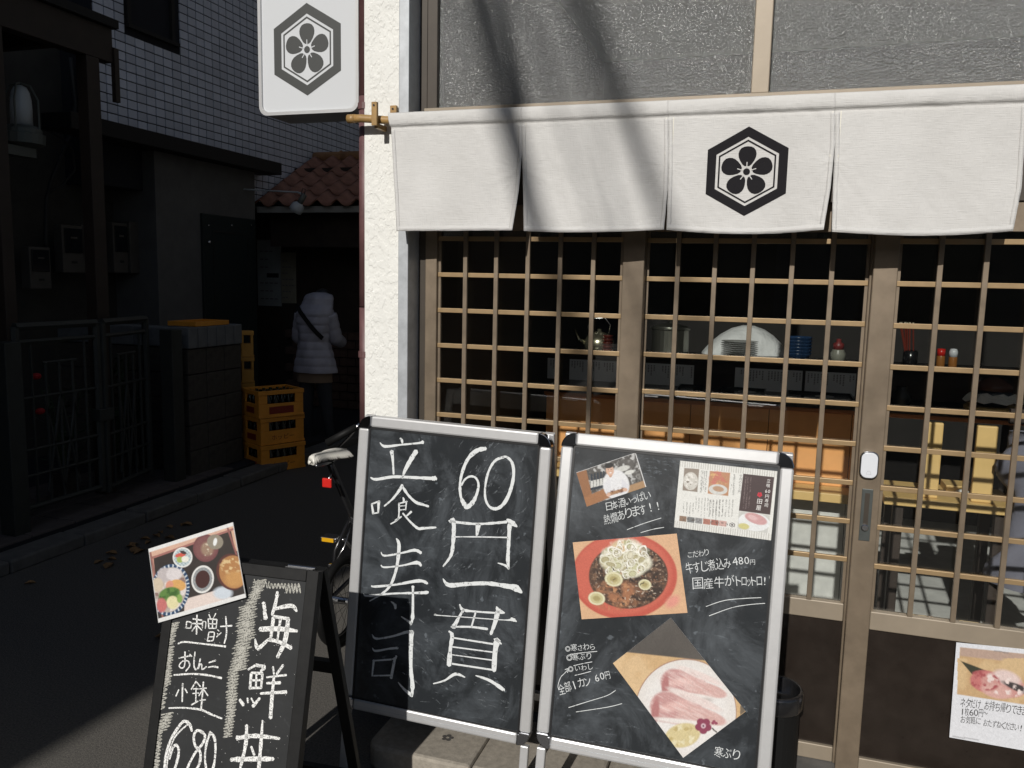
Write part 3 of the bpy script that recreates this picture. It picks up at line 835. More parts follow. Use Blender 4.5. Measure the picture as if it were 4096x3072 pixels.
# stitched seam lines above the slits
for sx in SLX:
    for dx in (-0.011, 0.011):
        mbh = MB(); Vh = []
        zz = np.linspace(ZT - 0.05, 1.985, 40)
        for z in zz:
            for q in (-0.0012, 0.0012):
                x = sx + dx + q + (1.99 - z) * 0.0
                Vh.append((x, NY + float(fold(x, z)) - 0.0018, z))
        mbh.add(Vh, [(2 * i, 2 * i + 1, 2 * i + 3, 2 * i + 2) for i in range(39)])
        mbh.build('seam_stitching', SEAMT, noren)
# rod and bracket
rod = tag(empty('bamboo_rod', (-1.42, NY, 2.13)), 'varnished bamboo pole carrying the shop curtain, its end poking past the pillar', 'rod')
rz = onY(1392, 465, NY)[2]
RX0 = onY(1392, 465, NY)[0]
RZ = 2.166
rzl = 2.166
MB().tube([(RX0, NY + 0.002, rzl), (RX0 + 0.05, NY + 0.002, rzl), (-1.28, NY + 0.012, 2.158), (1.1, NY + 0.012, 2.152)], 0.0135, 16).build('pole', BAMBOO, rod, smooth=True)
MB().tube([(RX0 - 0.001, NY + 0.002, rzl), (RX0 + 0.028, NY + 0.002, rzl)], 0.0148, 16).build('pole_node', BAMBOO, rod, smooth=True)
br = tag(empty('pole_bracket', (-1.305, -0.085, 2.12)), 'small varnished wooden bracket holding the bamboo pole on the stucco', 'bracket')
bx('bracket_arm', BAMBOO, br, (-1.322, NY - 0.030, 2.135), (-1.302, NY - 0.016, 2.212), 0.002)
bx('bracket_arm', BAMBOO, br, (-1.286, -0.098, 2.15), (-1.262, -0.086, 2.212), 0.002)
bx('bracket_base', BAMBOO, br, (-1.318, NY - 0.0159, 2.128), (-1.304, -0.0835, 2.145), 0.002)
MB().lathe([(0.0035, 0), (0.0035, 0.002), (0.0001, 0.002)], (-1.312, NY - 0.030, 2.200), 10, ((0, -1, 0), (1, 0, 0), (0, 0, 1))).build('screw', BLKPLASTIC, br)
MB().lathe([(0.0035, 0), (0.0035, 0.002), (0.0001, 0.002)], (-1.275, -0.098, 2.200), 10, ((0, -1, 0), (1, 0, 0), (0, 0, 1))).build('screw', BLKPLASTIC, br)

# ================================================================= BOX SIGN
SYF = 0.02
sTL = onY(1022, -330, SYF); 
a = onY(1062, 455, SYF); b = onY(1430, 440, SYF); c = onY(1030, 20, SYF)
sx0, sx1 = c[0] + 0.002, min(onY(1436, 300, SYF)[0], -1.428)
sz0 = a[2] - 0.008
sg = tag(empty('box_sign', ((sx0 + sx1) / 2, SYF + .08, sz0)), 'white illuminated-type box sign with dark plum crest projecting from the wall', 'sign')
sz1 = sz0 + 0.52
cx, cz, hw, hz = (sx0 + sx1) / 2, (sz0 + sz1) / 2, (sx1 - sx0) / 2, (sz1 - sz0) / 2
mb = MB(); mb.prism([(x, SYF + 0.012, z) for x, z in rrect(cx, cz, hw, hz, 0.035)], (0, 0.15, 0)); mb.build('sign_body', ALU, sg, bevel=0.004)
rim = MB()
o1 = rrect(cx, cz, hw, hz, 0.035); o2 = rrect(cx, cz, hw - 0.012, hz - 0.012, 0.028); n = len(o1)
V = [(x, SYF + 0.0115, z) for x, z in o1] + [(x, SYF - 0.004, z) for x, z in o1] + [(x, SYF - 0.004, z) for x, z in o2] + [(x, SYF + 0.0115, z) for x, z in o2]
rim.add(V, [(q * n + i, q * n + (i + 1) % n, ((q + 1) % 4) * n + (i + 1) % n, ((q + 1) % 4) * n + i) for q in range(4) for i in range(n)])
rim.build('sign_rim', ALU, sg)
mb = MB(); mb.prism([(x, SYF + 0.010, z) for x, z in rrect(cx, cz, hw - 0.0125, hz - 0.0125, 0.028)], (0, -0.006, 0)); face = mb.build('sign_face', SIGNW, sg)
hc = onY(1226, 197, SYF); hcr = (onY(1222, 12, SYF)[2] - onY(1228, 380, SYF)[2]) / 2 * 0.96
crest_parts(lambda x, y, off: (hc[0] + x * 1.04, SYF + 0.0032 - off, hc[2] + y * 1.05), face, hcr, SIGNK, SIGNW)
bx('sign_mount', JAMB, sg, (sx1 - 0.0, SYF + 0.06, sz0 + 0.1), (-1.3925, SYF + 0.1, sz0 + 0.16))

# ================================================================= SIGN BOARDS
def make_frame(yaw, tilt, roll, x, y, z):
    u = np.array([math.cos(yaw), math.sin(yaw), 0.0]); b = np.array([-math.sin(yaw), math.cos(yaw), 0.0])
    v = np.array([0, 0, 1.0]) * math.cos(tilt) + b * math.sin(tilt)
    u2 = u * math.cos(roll) + v * math.sin(roll); v2 = -u * math.sin(roll) + v * math.cos(roll)
    C = np.array([x, y, z]); n = -np.cross(u2, v2)
    n = n if n[1] < 0 else -n
    def fr(a, b_, c): return C + u2 * a + v2 * b_ + n * c
    def hit(px, py):           # pixel -> (u, v) on the board face
        r = ray(px, py); t = ((C - CAMP) @ n) / (r @ n); P = CAMP + r * t - C
        return float(P @ u2), float(P @ v2)
    return fr, hit, (C, u2, v2, n)

def ribbon(mb, fr, pts, n):      # pts [(u,v,w)]
    P = np.array([p[:2] for p in pts]); W = np.array([p[2] for p in pts]) / 2
    # smooth subdivision
    if len(P) > 2:
        t = np.arange(len(P)); tt = np.linspace(0, len(P) - 1, (len(P) - 1) * 5 + 1)
        def cr(A):
            out = []
            for q in tt:
                i = min(int(q), len(A) - 2); f = q - i
                p0 = A[max(i - 1, 0)]; p1 = A[i]; p2 = A[i + 1]; p3 = A[min(i + 2, len(A) - 1)]
                out.append(0.5 * ((2 * p1) + (-p0 + p2) * f + (2 * p0 - 5 * p1 + 4 * p2 - p3) * f * f + (-p0 + 3 * p1 - 3 * p2 + p3) * f ** 3))
            return np.array(out)
        P2 = cr(P); W2 = np.maximum(np.interp(tt, t, W), 0.0004); P, W = P2, W2
    D = np.gradient(P, axis=0); L = np.linalg.norm(D, axis=1) + 1e-9
    Nn = np.stack([-D[:, 1], D[:, 0]], -1) / L[:, None]
    jit = 1 + 0.10 * RNG.standard_normal(len(P))
    A = P + Nn * (W * jit)[:, None]; B = P - Nn * (W * jit)[:, None]
    # rounded ends
    V = [fr(*a, n) for a in A] + [fr(*b, n) for b in B]
    m = len(P)
    fs = [(i, i + 1, m + i + 1, m + i) for i in range(m - 1)]
    mb.add(V, fs)
    for e, sgn in ((0, -1), (m - 1, 1)):
        d = D[e] / L[e] * sgn * W[e] * 0.6
        c = P[e] + d
        if W[e] > 0.0012:
            mb.add([fr(*A[e], n), fr(*c, n), fr(*B[e], n)], [(0, 1, 2)])

def strokes(mb, fr, hit, ox, oy, s, lst, n, wk):
    for st_ in lst:
        pts = []
        for (x, y, wd) in st_:
            u, v = hit(ox + x * s, oy + y * s)
            pts.append((u, v, wd * wk))
        ribbon(mb, fr, pts, n)

def text_on(mb, fr, hit, n, body, p0, p1, size_px, ox, oy, s, jitter=0.0, thin=0.0):
    """lettering whose base line runs from pixel p0 to p1 (crop pixels)"""
    a = np.array(hit(ox + p0[0] * s, oy + p0[1] * s)); b = np.array(hit(ox + p1[0] * s, oy + p1[1] * s))
    c = np.array(hit(ox + p0[0] * s, oy + (p0[1] - size_px) * s))
    size = np.linalg.norm(c - a) / 0.80
    L = np.linalg.norm(b - a); d = (b - a) / L; up = np.array([-d[1], d[0]])
    adv = L / len(body)
    for k, ch in enumerate(body):
        V, Fs = glyphs(ch, 1.0, thin)
        if len(V) == 0: continue
        mn, mx_ = V.min(0), V.max(0)
        cw = mx_[0] - mn[0]
        sx = min(size, adv * 0.94 / max(cw, 0.3))
        jr = random.uniform(-jitter, jitter); js = 1 + random.uniform(-jitter, jitter) * 0.8
        o = a + d * (adv * (k + 0.5)) + up * (size * random.uniform(-jitter, jitter) * 0.4)
        ca, sa = math.cos(jr), math.sin(jr)
        W = []
        for x, y in V:
            x2 = (x - (mn[0] + mx_[0]) / 2) * sx * js; y2 = y * size * js
            x3, y3 = x2 * ca - y2 * sa + y2 * 0.06, x2 * sa + y2 * ca
            p = o + d * x3 + up * y3
            W.append(fr(p[0], p[1], n))
        mb.add(W, Fs)

def alu_board(q, W, H, name_label, back):
    fr, hit, (C, u, v, n) = make_frame(*q)
    FW = 0.036
    low = C[2] / v[2] - 0.004              # length of the legs below the panel
    base = C - v * low
    t = tag(empty('sign_board', (base[0], base[1] + 0.1, 0.0)), name_label, 'sign board', 'aluminium framed sign boards outside the shop')
    hw = W / 2
    cc = 0.042
    # rails with shallow groove: two stepped boxes each
    def rail(nm, u0, u1, v0, v1):
        return MB().fbox(fr, u0, u1, v0, v1, -0.022, 0.006).build(nm, ALU, t, bevel=0.006)
    rail('top_rail', -hw + cc, hw - cc, H - FW, H); rail('bottom_rail', -hw + cc, hw - cc, 0, FW)
    rail('side_rail', -hw, -hw + FW, cc, H - cc); rail('side_rail', hw - FW, hw, cc, H - cc)
    for nm, a in (('bottom_groove', (-hw + cc, hw - cc, FW * 0.42, FW * 0.46)),):
        MB().fbox(fr, *a, 0.0055, 0.0063).build(nm, JAMB, t)
    for sx in (-1, 1):
        for sv in (0, 1):
            P = []
            r = cc
            for k in range(9):
                aa = math.pi / 2 * k / 8
                P.append((sx * (hw - cc + r * math.sin(aa)), (H - cc + r * math.cos(aa)) if sv else (cc - r * math.cos(aa))))
            P.append((sx * (hw - cc), (H - FW) if sv else FW)) if False else None
            P += [(sx * (hw - FW - 0.001), (H - cc) if sv else cc), (sx * (hw - FW - 0.001), (H - FW) if sv else FW), (sx * (hw - cc), (H - FW) if sv else FW)]
            mb = MB(); mb.prism([fr(a_, b_, 0.009) for a_, b_ in P], -n * 0.034); mb.build('corner_cap', CHROME, t, bevel=0.005)
    # black gasket, panel and back board
    g_ = 0.006
    for a in ((-hw + FW, hw - FW, H - FW - g_, H - FW), (-hw + FW, hw - FW, FW, FW + g_ * .6), (-hw + FW, -hw + FW + g_, FW + g_ * .6, H - FW - g_), (hw - FW - g_, hw - FW, FW + g_ * .6, H - FW - g_)):
        MB().fbox(fr, *a, -0.012, 0.002).build('gasket', BLKPLASTIC, t)
    panel = MB().fbox(fr, -hw + FW + 0.0005, hw - FW - 0.0005, FW + 0.0005, H - FW - 0.0005, -0.016, -0.0125 + 0.012).build('black_panel', CHALKB, t)
    # legs: side members run on to the ground
    for sx in (-1, 1):
        MB().fbox(fr, sx * hw - sx * 0.004, sx * hw - sx * 0.030, -low, -0.002, -0.018, 0.001).build('leg', ALU, t, bevel=0.003)
    # rear frame hinged at the top, splayed the other way
    tb = back
    C2 = C + v * (H - 0.01) - n * 0.03
    v2 = np.array([0, 0, 1.0]) * math.cos(tb) - (-n - np.array([0, 0, (-n)[2]])) / np.linalg.norm((-n)[:2]) * math.sin(tb)
    n2 = np.cross(u, v2); n2 = n2 if n2[1] < 0 else -n2
    Lb = (C2[2] - 0.088) / v2[2]
    fb = lambda a, b_, c_: C2 + u * a + v2 * b_ + n2 * c_
    for sx in (-1, 1):
        MB().fbox(fb, sx * (hw - 0.002), sx * (hw - 0.034), -Lb, 0.006, -0.02, 0.0).build('rear_leg', ALU, t, bevel=0.003)
    MB().fbox(fb, -hw + 0.035, hw - 0.035, -0.05, 0.004, -0.018, -0.002).build('rear_rail', ALU, t)
    MB().fbox(fb, -hw + 0.035, hw - 0.035, -Lb + 0.10, -Lb + 0.13, -0.018, -0.002).build('rear_rail', ALU, t)
    MB().fbox(fb, -hw + 0.035, hw - 0.035, -H + 0.03, -0.051, -0.014, -0.010).build('rear_panel', BLKPLASTIC, t)
    for k in (-0.2, 0.2):
        MB().fbox(lambda a, b_, c_: C + v * (H - 0.03) + u * a + v * b_ - n * 0.03 - n * c_, k - 0.03, k + 0.03, 0, 0.028, -0.007, 0.003).build('hinge', STEEL, t)
    return t, fr, hit, panel
NF = 0.0004                       # lettering lies this far off the panel face

QL = (.0156, .0945, -.0231, -.9562, -.4527, .2146)
LBT, frL, hitL, panL = alu_board(QL, .645, .9678, 'sign board hand lettered in large white marker with the price 60 yen', 0.20)
QR = (.0376, .1737, -.0218, -.2559, -.5727, .2917)
RBT, frR, hitR, panR = alu_board(QR, .645, .9091, 'sign board with taped food photographs, leaflet and small white handwriting', 0.16)

# large marker lettering (stroke centre lines with pen width, measured on the board)
BIG = {
 'lettering_tachi': [[(292,120,6),(300,128,13),(303,143,9)],[(198,140,3),(222,158,14),(300,150,9),(375,143,10),(400,138,18)],[(253,180,22),(258,220,12),(262,288,9)],[(368,180,26),(345,215,22),(315,270,16),(302,308,5)],[(155,303,6),(180,312,14),(260,300,14),(350,303,12),(430,307,16),(455,308,24),(462,314,6)]],
 'lettering_gui': [[(158,428,6),(196,413,10)],[(160,428,10),(167,470,12)],[(193,415,14),(190,468,8)],[(163,472,7),(190,467,7)],[(303,338,14),(285,368,14),(255,405,9),(218,437,6)],[(303,345,12),(330,385,12),(365,418,14),(400,430,12),(425,438,10)],[(305,396,5),(310,408,12),(306,415,6)],[(285,425,6),(325,415,8)],[(322,415,9),(318,455,6)],[(287,437,4),(318,434,5)],[(290,455,5),(318,452,5)],[(287,422,8),(287,470,7),(280,500,8),(248,520,6)],[(298,485,8),(270,505,10)],[(345,462,10),(320,485,6)],[(305,470,8),(340,510,10),(375,540,14),(400,540,14),(460,536,8)]],
 'lettering_su': [[(203,650,3),(220,668,10),(300,655,8),(360,642,14),(390,655,16)],[(203,712,5),(220,722,9),(300,714,8),(370,700,16),(390,714,14)],[(275,588,6),(287,615,20),(283,680,16),(272,740,13),(250,800,12),(215,840,10),(150,880,5)],[(158,808,5),(175,812,12),(270,803,9),(380,785,16),(420,797,12)],[(122,845,4),(140,855,12),(250,845,9),(350,842,9),(410,840,18),(425,836,6)],[(352,810,12),(352,900,12),(350,960,16),(342,990,8)],[(298,952,4),(325,970,10),(345,985,14)],[(250,882,4),(268,897,16),(270,915,10)]],
 'lettering_shi': [[(162,1035,4),(182,1055,10),(260,1043,9),(320,1025,14),(352,1025,18)],[(345,1022,26),(342,1100,20),(343,1200,18),(350,1270,22),(347,1325,10)],[(283,1258,4),(310,1290,12),(345,1318,20)],[(163,1098,4),(178,1112,10),(240,1102,9),(282,1098,14)],[(165,1158,8),(260,1150,9),(275,1135,10)],[(170,1155,12),(162,1225,8)],[(268,1145,16),(250,1240,12)],[(160,1228,7),(252,1226,8)]],
 'lettering_six': [[(692,168,18),(650,178,22),(610,215,16),(585,270,14),(572,330,12),(575,390,13),(590,425,22),(605,440,22),(630,420,20),(650,380,14),(658,335,11),(645,305,10),(620,298,10),(595,312,9),(578,340,8)]],
 'lettering_zero': [[(775,208,12),(735,225,12),(705,275,11),(690,340,10),(690,400,11),(710,440,12),(745,448,16),(780,420,16),(808,360,16),(822,290,14),(815,235,14),(790,208,12),(770,208,10)]],
 'lettering_yen': [[(533,502,30),(543,520,22),(540,600,18),(530,665,15),(493,718,7)],[(520,505,10),(560,512,12),(650,520,11),(740,515,11),(790,510,12)],[(790,498,6),(815,515,28),(838,533,6)],[(803,520,20),(798,620,16),(795,690,18),(800,730,6)],[(748,702,4),(780,712,10),(800,728,14)],[(657,520,22),(650,575,10)],[(545,580,6),(650,580,6),(795,583,6)]],
 'lettering_one': [[(492,775,4),(520,805,22),(600,800,20),(700,797,18),(790,810,20),(830,818,34),(860,840,10)]],
 'lettering_kan': [[(570,895,6),(585,920,14),(640,928,9),(740,935,9)],[(742,905,5),(752,925,24),(780,935,6)],[(590,918,12),(570,950,10),(545,995,22),(535,1000,14)],[(530,1000,8),(620,1000,10),(700,1010,12)],[(748,930,24),(735,980,20),(715,1035,12)],[(645,930,9),(625,1000,7)],[(455,943,14),(470,946,4),(600,955,4),(780,968,5),(815,965,20),(835,975,6)],[(520,1020,8),(535,1040,20),(527,1100,18),(520,1180,22)],[(745,1060,34),(735,1120,24),(730,1205,22)],[(535,1050,7),(725,1080,9)],[(535,1093,6),(725,1118,7)],[(535,1130,6),(720,1155,7)],[(535,1172,7),(720,1200,8)],[(740,1058,16),(765,1080,6)],[(447,1265,5),(500,1250,9),(550,1220,14),(595,1235,5)],[(645,1227,5),(710,1250,14),(770,1290,20),(775,1298,6)]],
}
for nm, ls in BIG.items():
    mb = MB(); strokes(mb, frL, hitL, 1350, 1650, .8574, ls, NF, .8574 / 1290.0); mb.build('marker_lettering', MARKER, panL)
# wiped smears and stray ticks on the big board
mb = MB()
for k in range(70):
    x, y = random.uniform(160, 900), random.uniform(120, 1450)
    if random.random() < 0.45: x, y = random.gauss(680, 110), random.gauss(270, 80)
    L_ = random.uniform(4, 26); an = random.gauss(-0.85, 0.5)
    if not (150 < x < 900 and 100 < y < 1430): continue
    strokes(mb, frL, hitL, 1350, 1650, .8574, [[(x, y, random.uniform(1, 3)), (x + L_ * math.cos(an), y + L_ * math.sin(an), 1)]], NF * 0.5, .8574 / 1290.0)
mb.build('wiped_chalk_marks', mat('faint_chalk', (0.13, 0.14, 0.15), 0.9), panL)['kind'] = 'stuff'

# small handwriting on the photo board
def hand(lines, ox, oy, s):
    for body, p0, p1, sz in lines:
        mb = MB(); text_on(mb, frR, hitR, NF, body, p0, p1, sz, ox, oy, s, 0.10, -0.006); mb.build('marker_handwriting', PENCIL, panR)
hand([('日本酒いっぱい', (555, 690), (915, 588), 62), ('熱燗あります!!', (535, 800), (1005, 672), 74),
      ('こだわり', (1205, 1068), (1385, 1045), 46), ('牛すじ煮込み', (1200, 1195), (1560, 1140), 78), ('480', (1572, 1130), (1708, 1112), 70), ('円', (1708, 1122), (1752, 1118), 36),
      ('国産牛が', (1250, 1320), (1590, 1285), 80), ('トロットロ!!', (1600, 1290), (1890, 1285), 76)], 2150, 1700, .4973)
hand([('◎寒さわら', (222, 412), (470, 395), 48), ('◎寒ぶり', (232, 490), (440, 470), 50), ('◎いわし', (245, 578), (455, 552), 44),
      ('全部1カン', (175, 760), (440, 672), 72), ('60円', (465, 660), (590, 622), 62), ('寒ぶり', (1418, 1250), (1630, 1285), 74)], 2150, 2400, .4973)
def lines_on(ox, oy, s, lst):
    for l in lst:
        mb = MB(); strokes(mb, frR, hitR, ox, oy, s, [[(x, y, 5) for x, y in l]], NF, s / 1450.0); mb.build('marker_line', MARKER, panR)
lines_on(2150, 1700, .4973, [[(720, 842), (860, 790), (995, 748)], [(830, 866), (930, 838), (1018, 823)], [(1355, 1460), (1500, 1412), (1660, 1395), (1800, 1388)], [(1380, 1535), (1560, 1470), (1700, 1445), (1830, 1434)]])
lines_on(2150, 2400, .4973, [[(260, 437), (380, 422), (480, 413)], [(290, 528), (370, 510), (440, 497)], [(300, 606), (370, 590), (430, 573)], [(250, 865), (420, 812), (560, 768), (630, 725)], [(310, 900), (560, 862), (680, 833)],
      [(175, 725), (165, 690), (185, 625), (215, 592), (250, 556)], [(220, 560), (252, 553), (240, 585)]])
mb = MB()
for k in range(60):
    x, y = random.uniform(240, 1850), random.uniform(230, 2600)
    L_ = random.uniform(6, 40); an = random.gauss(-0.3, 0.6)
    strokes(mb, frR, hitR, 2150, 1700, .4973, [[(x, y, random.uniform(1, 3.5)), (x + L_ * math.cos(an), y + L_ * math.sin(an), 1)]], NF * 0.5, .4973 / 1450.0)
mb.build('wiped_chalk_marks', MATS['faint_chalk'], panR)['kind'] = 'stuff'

def smears_and_glare(fr, hit, pan, ox, oy, s, wk, clusters, seed):
    rr = random.Random(seed)
    mb = MB()
    for cx_, cy_, sx_, sy_, an_, n_, L0, W0 in clusters:
        for k in range(n_):
            x, y = rr.gauss(cx_, sx_), rr.gauss(cy_, sy_); a_ = rr.gauss(an_, .16); L_ = rr.uniform(.4, 1) * L0; w_ = rr.uniform(.3, 1) * W0
            dx, dy = L_ * math.cos(a_) / 2, L_ * math.sin(a_) / 2; bn_ = rr.uniform(-.12, .12) * L_
            strokes(mb, fr, hit, ox, oy, s, [[(x - dx, y - dy, 1), (x - bn_ * math.sin(a_), y + bn_ * math.cos(a_), w_), (x + dx, y + dy, 1)]], NF * (.35 + .0005 * k), wk)
    mb.build('chalk_smears_and_glare', SMEAR_GLARE, pan)['kind'] = 'stuff'
smears_and_glare(frR, hitR, panR, 2150, 1700, .4973, .4973 / 1450.0, [(1000, 330, 120, 60, .12, 46, 150, 16), (1380, 290, 200, 20, .12, 12, 120, 10), (1500, 1330, 180, 60, 1.0, 10, 160, 12), (900, 2050, 500, 250, .2, 26, 150, 12), (1400, 2350, 220, 80, .5, 14, 170, 14), (400, 2500, 140, 60, .3, 14, 110, 12)], 3)  # the top clusters paint sun and sky glare; the lower ones are chalk
smears_and_glare(frL, hitL, panL, 1350, 1650, .8574, .8574 / 1290.0, [(690, 290, 90, 80, -.85, 60, 60, 8), (330, 340, 90, 30, -.6, 16, 50, 6), (500, 430, 30, 30, -1.0, 8, 70, 9), (620, 640, 170, 90, -.7, 36, 70, 9), (480, 1120, 150, 130, .6, 40, 80, 9), (600, 1350, 180, 50, .4, 22, 60, 7)], 4)

# ---------------------------------------------------------------- black slate A-board
QB = (.0467, .2547, .0075, -1.3009, -1.0539, .3264)
frB0, hitB, (CB, uB, vB, nB) = make_frame(*QB)
lowB = CB[2] / vB[2] - 0.003
frB = frB0
HB = .5545
bb = tag(empty('slate_board', (CB[0] - vB[0] * lowB, CB[1] - vB[1] * lowB + 0.12, 0.0)), 'black wooden chalk A-board listing a seafood bowl, with a tilted meal photo on it', 'sign board')
hwB = .225
for nm, a in (('frame_stile', (-hwB, -hwB + .028, -lowB, HB)), ('frame_stile', (hwB - .034, hwB, -lowB, HB)), ('frame_rail', (-hwB + .0285, hwB - .0345, HB - .03, HB)), ('frame_rail', (-hwB + .0285, hwB - .0345, -lowB + .06, -lowB + .1))):
    MB().fbox(frB, *a, -.022, .006).build(nm, BLKWOOD, bb, bevel=0.002)
panB = MB().fbox(frB, -hwB + .0285, hwB - .0345, -lowB + .1005, HB - .0305, -.014, 0.0).build('slate_panel', CHALKB2, bb)
# rear frame
CBt = CB + vB * (HB - .004) - nB * .026
vBb = np.array([uB[1] * 0.0, 0.0, 0.0]) + np.array([0, 0, 1.0]) * math.cos(.28) + np.array([math.sin(QB[0]), -math.cos(QB[0]), 0]) * math.sin(.28)
nBb = np.cross(uB, vBb); nBb = nBb if nBb[1] < 0 else -nBb
LBb = (CBt[2] - .004) / vBb[2]
fBb = lambda a, b_, c_: CBt + uB * a + vBb * b_ + nBb * c_
for a in ((-hwB, -hwB + .032, -LBb, .002), (hwB - .032, hwB, -LBb, .002)):
    MB().fbox(fBb, *a, -.02, 0).build('rear_stile', BLKWOOD, bb, bevel=0.002)
for a in ((-hwB + .0325, hwB - .0325, -.05, .002), (-hwB + .0325, hwB - .0325, -LBb + .1, -LBb + .15), (-hwB + .0325, hwB - .0325, -.35, -.31)):
    MB().fbox(fBb, *a, -.018, -.002).build('rear_rail', BLKWOOD, bb)
for k in (-.12, .16):
    MB().tube([frB(k - .04, HB + .002, -.024), frB(k + .04, HB + .002, -.024)], .004, 10).build('hinge_barrel', STEEL, bb)
    MB().fbox(frB, k - .04, k + .04, HB + .0002, HB + .0022, -.04, -.008).build('hinge_leaf', STEEL, bb)
SLATE = {
 'kai': [[(900,585,18),(910,640,16)],[(905,640,16),(915,690,22)],[(845,820,8),(865,880,26),(935,820,10)],[(990,515,16),(978,590,20),(955,665,14)],[(975,625,16),(1080,605,22),(1115,640,16)],[(965,680,20),(945,830,16)],[(965,675,16),(1065,690,16)],[(1060,690,22),(1040,830,26),(990,940,18)],[(875,758,22),(1000,755,26),(1120,770,14)],[(1010,690,14),(990,830,12)],[(935,825,18),(1000,840,18),(1080,880,20)]],
 'sen': [[(850,990,14),(800,1020,10)],[(850,990,18),(905,1005,20),(880,1030,10)],[(820,1040,10),(895,1045,14)],[(820,1045,14),(812,1145,16)],[(893,1045,14),(885,1135,14)],[(855,1040,10),(850,1140,10)],[(815,1090,10),(890,1088,10)],[(810,1140,12),(888,1138,12)],[(745,1215,14),(770,1250,20)],[(795,1205,10),(800,1235,10)],[(820,1205,10),(835,1235,10)],[(875,1205,14),(830,1260,18)],[(962,1000,10),(968,1050,10)],[(1028,990,12),(985,1050,12)],[(920,1070,10),(1048,1055,14)],[(920,1108,10),(1010,1105,14)],[(880,1175,12),(1050,1165,16)],[(968,1060,14),(955,1200,18),(945,1335,20)]],
 'don': [[(725,1465,20),(850,1450,22),(1005,1468,12)],[(688,1605,22),(820,1600,24),(965,1600,18)],[(790,1380,16),(785,1500,20),(750,1655,16),(735,1700,14)],[(893,1350,10),(885,1480,18),(870,1655,22),(866,1720,16)],[(820,1520,14),(840,1575,12)]],
 'miso': [[(400,710,8),(398,750,8)],[(400,708,8),(430,715,8),(428,750,8)],[(398,750,7),(428,750,7)],[(440,690,9),(500,700,9)],[(430,720,9),(500,722,9)],[(468,665,10),(465,790,10)],[(465,730,8),(435,770,8)],[(470,735,8),(500,765,8)],[(505,710,7),(503,750,7)],[(505,708,7),(525,712,7),(522,752,7)],[(545,660,7),(555,685,7)],[(590,655,7),(575,685,7)],[(540,690,8),(598,695,8)],[(540,690,8),(545,750,8)],[(598,695,8),(592,750,8)],[(570,692,7),(568,750,7)],[(542,722,6),(595,724,6)],[(545,752,7),(592,752,7)],[(545,778,7),(535,835,8)],[(545,778,7),(580,780,8),(572,832,8)],[(540,808,6),(575,806,6)],[(535,835,7),(572,832,7)],[(600,760,7),(612,770,7)],[(600,785,7),(610,795,7)],[(595,808,7),(625,780,7)],[(620,740,8),(695,735,10)],[(655,675,10),(660,780,10),(645,850,9)],[(345,852,10),(385,840,10),(500,852,10),(655,870,12)]],
 'oshinko': [[(350,945,8),(425,930,8)],[(390,905,10),(388,990,9),(370,1010,8),(352,995,7),(375,965,7),(410,965,8),(420,995,8),(395,1030,8)],[(420,920,8),(435,935,8)],[(455,905,9),(448,985,9),(460,1020,9),(480,1000,8)],[(490,950,9),(475,1015,8),(490,985,7),(500,990,8),(500,1020,8),(530,1000,8)],[(545,975,8),(590,960,10)],[(540,1005,8),(570,1000,8),(605,1005,11)],[(318,1055,9),(430,1048,10),(530,1055,11),(628,1075,12)]],
 'kobachi': [[(375,1110,10),(372,1228,10)],[(350,1150,8),(330,1195,8)],[(390,1145,8),(405,1170,9)],[(462,1095,8),(430,1150,8)],[(465,1100,8),(490,1130,8)],[(445,1145,7),(480,1145,7)],[(440,1175,7),(480,1172,7)],[(462,1140,8),(460,1230,8)],[(430,1250,8),(475,1225,8)],[(485,1145,8),(530,1140,8)],[(510,1100,9),(495,1275,10)],[(505,1150,7),(480,1190,7)],[(512,1150,7),(540,1190,8)],[(485,1220,7),(525,1215,7)],[(285,1270,10),(380,1268,10),(490,1280,12),(560,1310,13),(630,1338,9)]],
 'price': [[(435,1420,12),(420,1375,16),(385,1355,16),(350,1390,14),(300,1470,14),(270,1560,14),(258,1650,14),(268,1715,14),(300,1715,14),(335,1630,14),(350,1550,14),(335,1510,14),(310,1530,12),(290,1600,12)],[(415,1370,8),(330,1450,8),(285,1560,8),(272,1660,8)],[(510,1430,14),(470,1415,14),(448,1450,14),(455,1510,14),(490,1560,14),(480,1640,14),(430,1710,14),(400,1680,12),(450,1570,12),(505,1500,14),(520,1450,14),(500,1425,12)],[(555,1430,12),(530,1500,12),(520,1600,12),(540,1700,12),(575,1650,12),(588,1540,12),(580,1460,14),(550,1425,14)]],
}
for nm, ls in SLATE.items():
    mb = MB(); strokes(mb, frB, hitB, 500, 2050, .616, ls, NF, (1.3 if nm in ('kai', 'sen', 'don', 'price') else 1.1) * .616 / 1560.0); mb.build('chalk_lettering', CHALK, panB)
def zig(p0, p1, half, step, wdt):
    a = np.array(p0, float); b = np.array(p1, float); L_ = np.linalg.norm(b - a); n_ = int(L_ / (step * 0.95))
    P = []
    for k in range(n_ + 1):
        c = a + (b - a) * k / n_
        h = half * random.uniform(0.75, 1.1)
        sgn = 1 if k % 2 else -1
        P.append((c[0] + sgn * h, c[1] - sgn * h * 0.30, wdt * random.uniform(.8, 1.2)))
    return P
_scr = []
for args in (((322, 715), (285, 860), 34, 9, 7), ((292, 870), (270, 1120), 30, 9, 7), ((262, 1110), (238, 1280), 24, 14, 8), ((282, 1300), (235, 1420), 46, 12, 8), ((225, 1420), (200, 1700), 20, 12, 8),
             ((880, 440), (820, 600), 46, 9, 7), ((800, 600), (775, 830), 66, 9, 7), ((770, 830), (730, 1030), 62, 9, 7), ((705, 1040), (690, 1260), 40, 10, 7), ((690, 1260), (665, 1460), 34, 10, 7)):
    _scr.append(zig(*args))
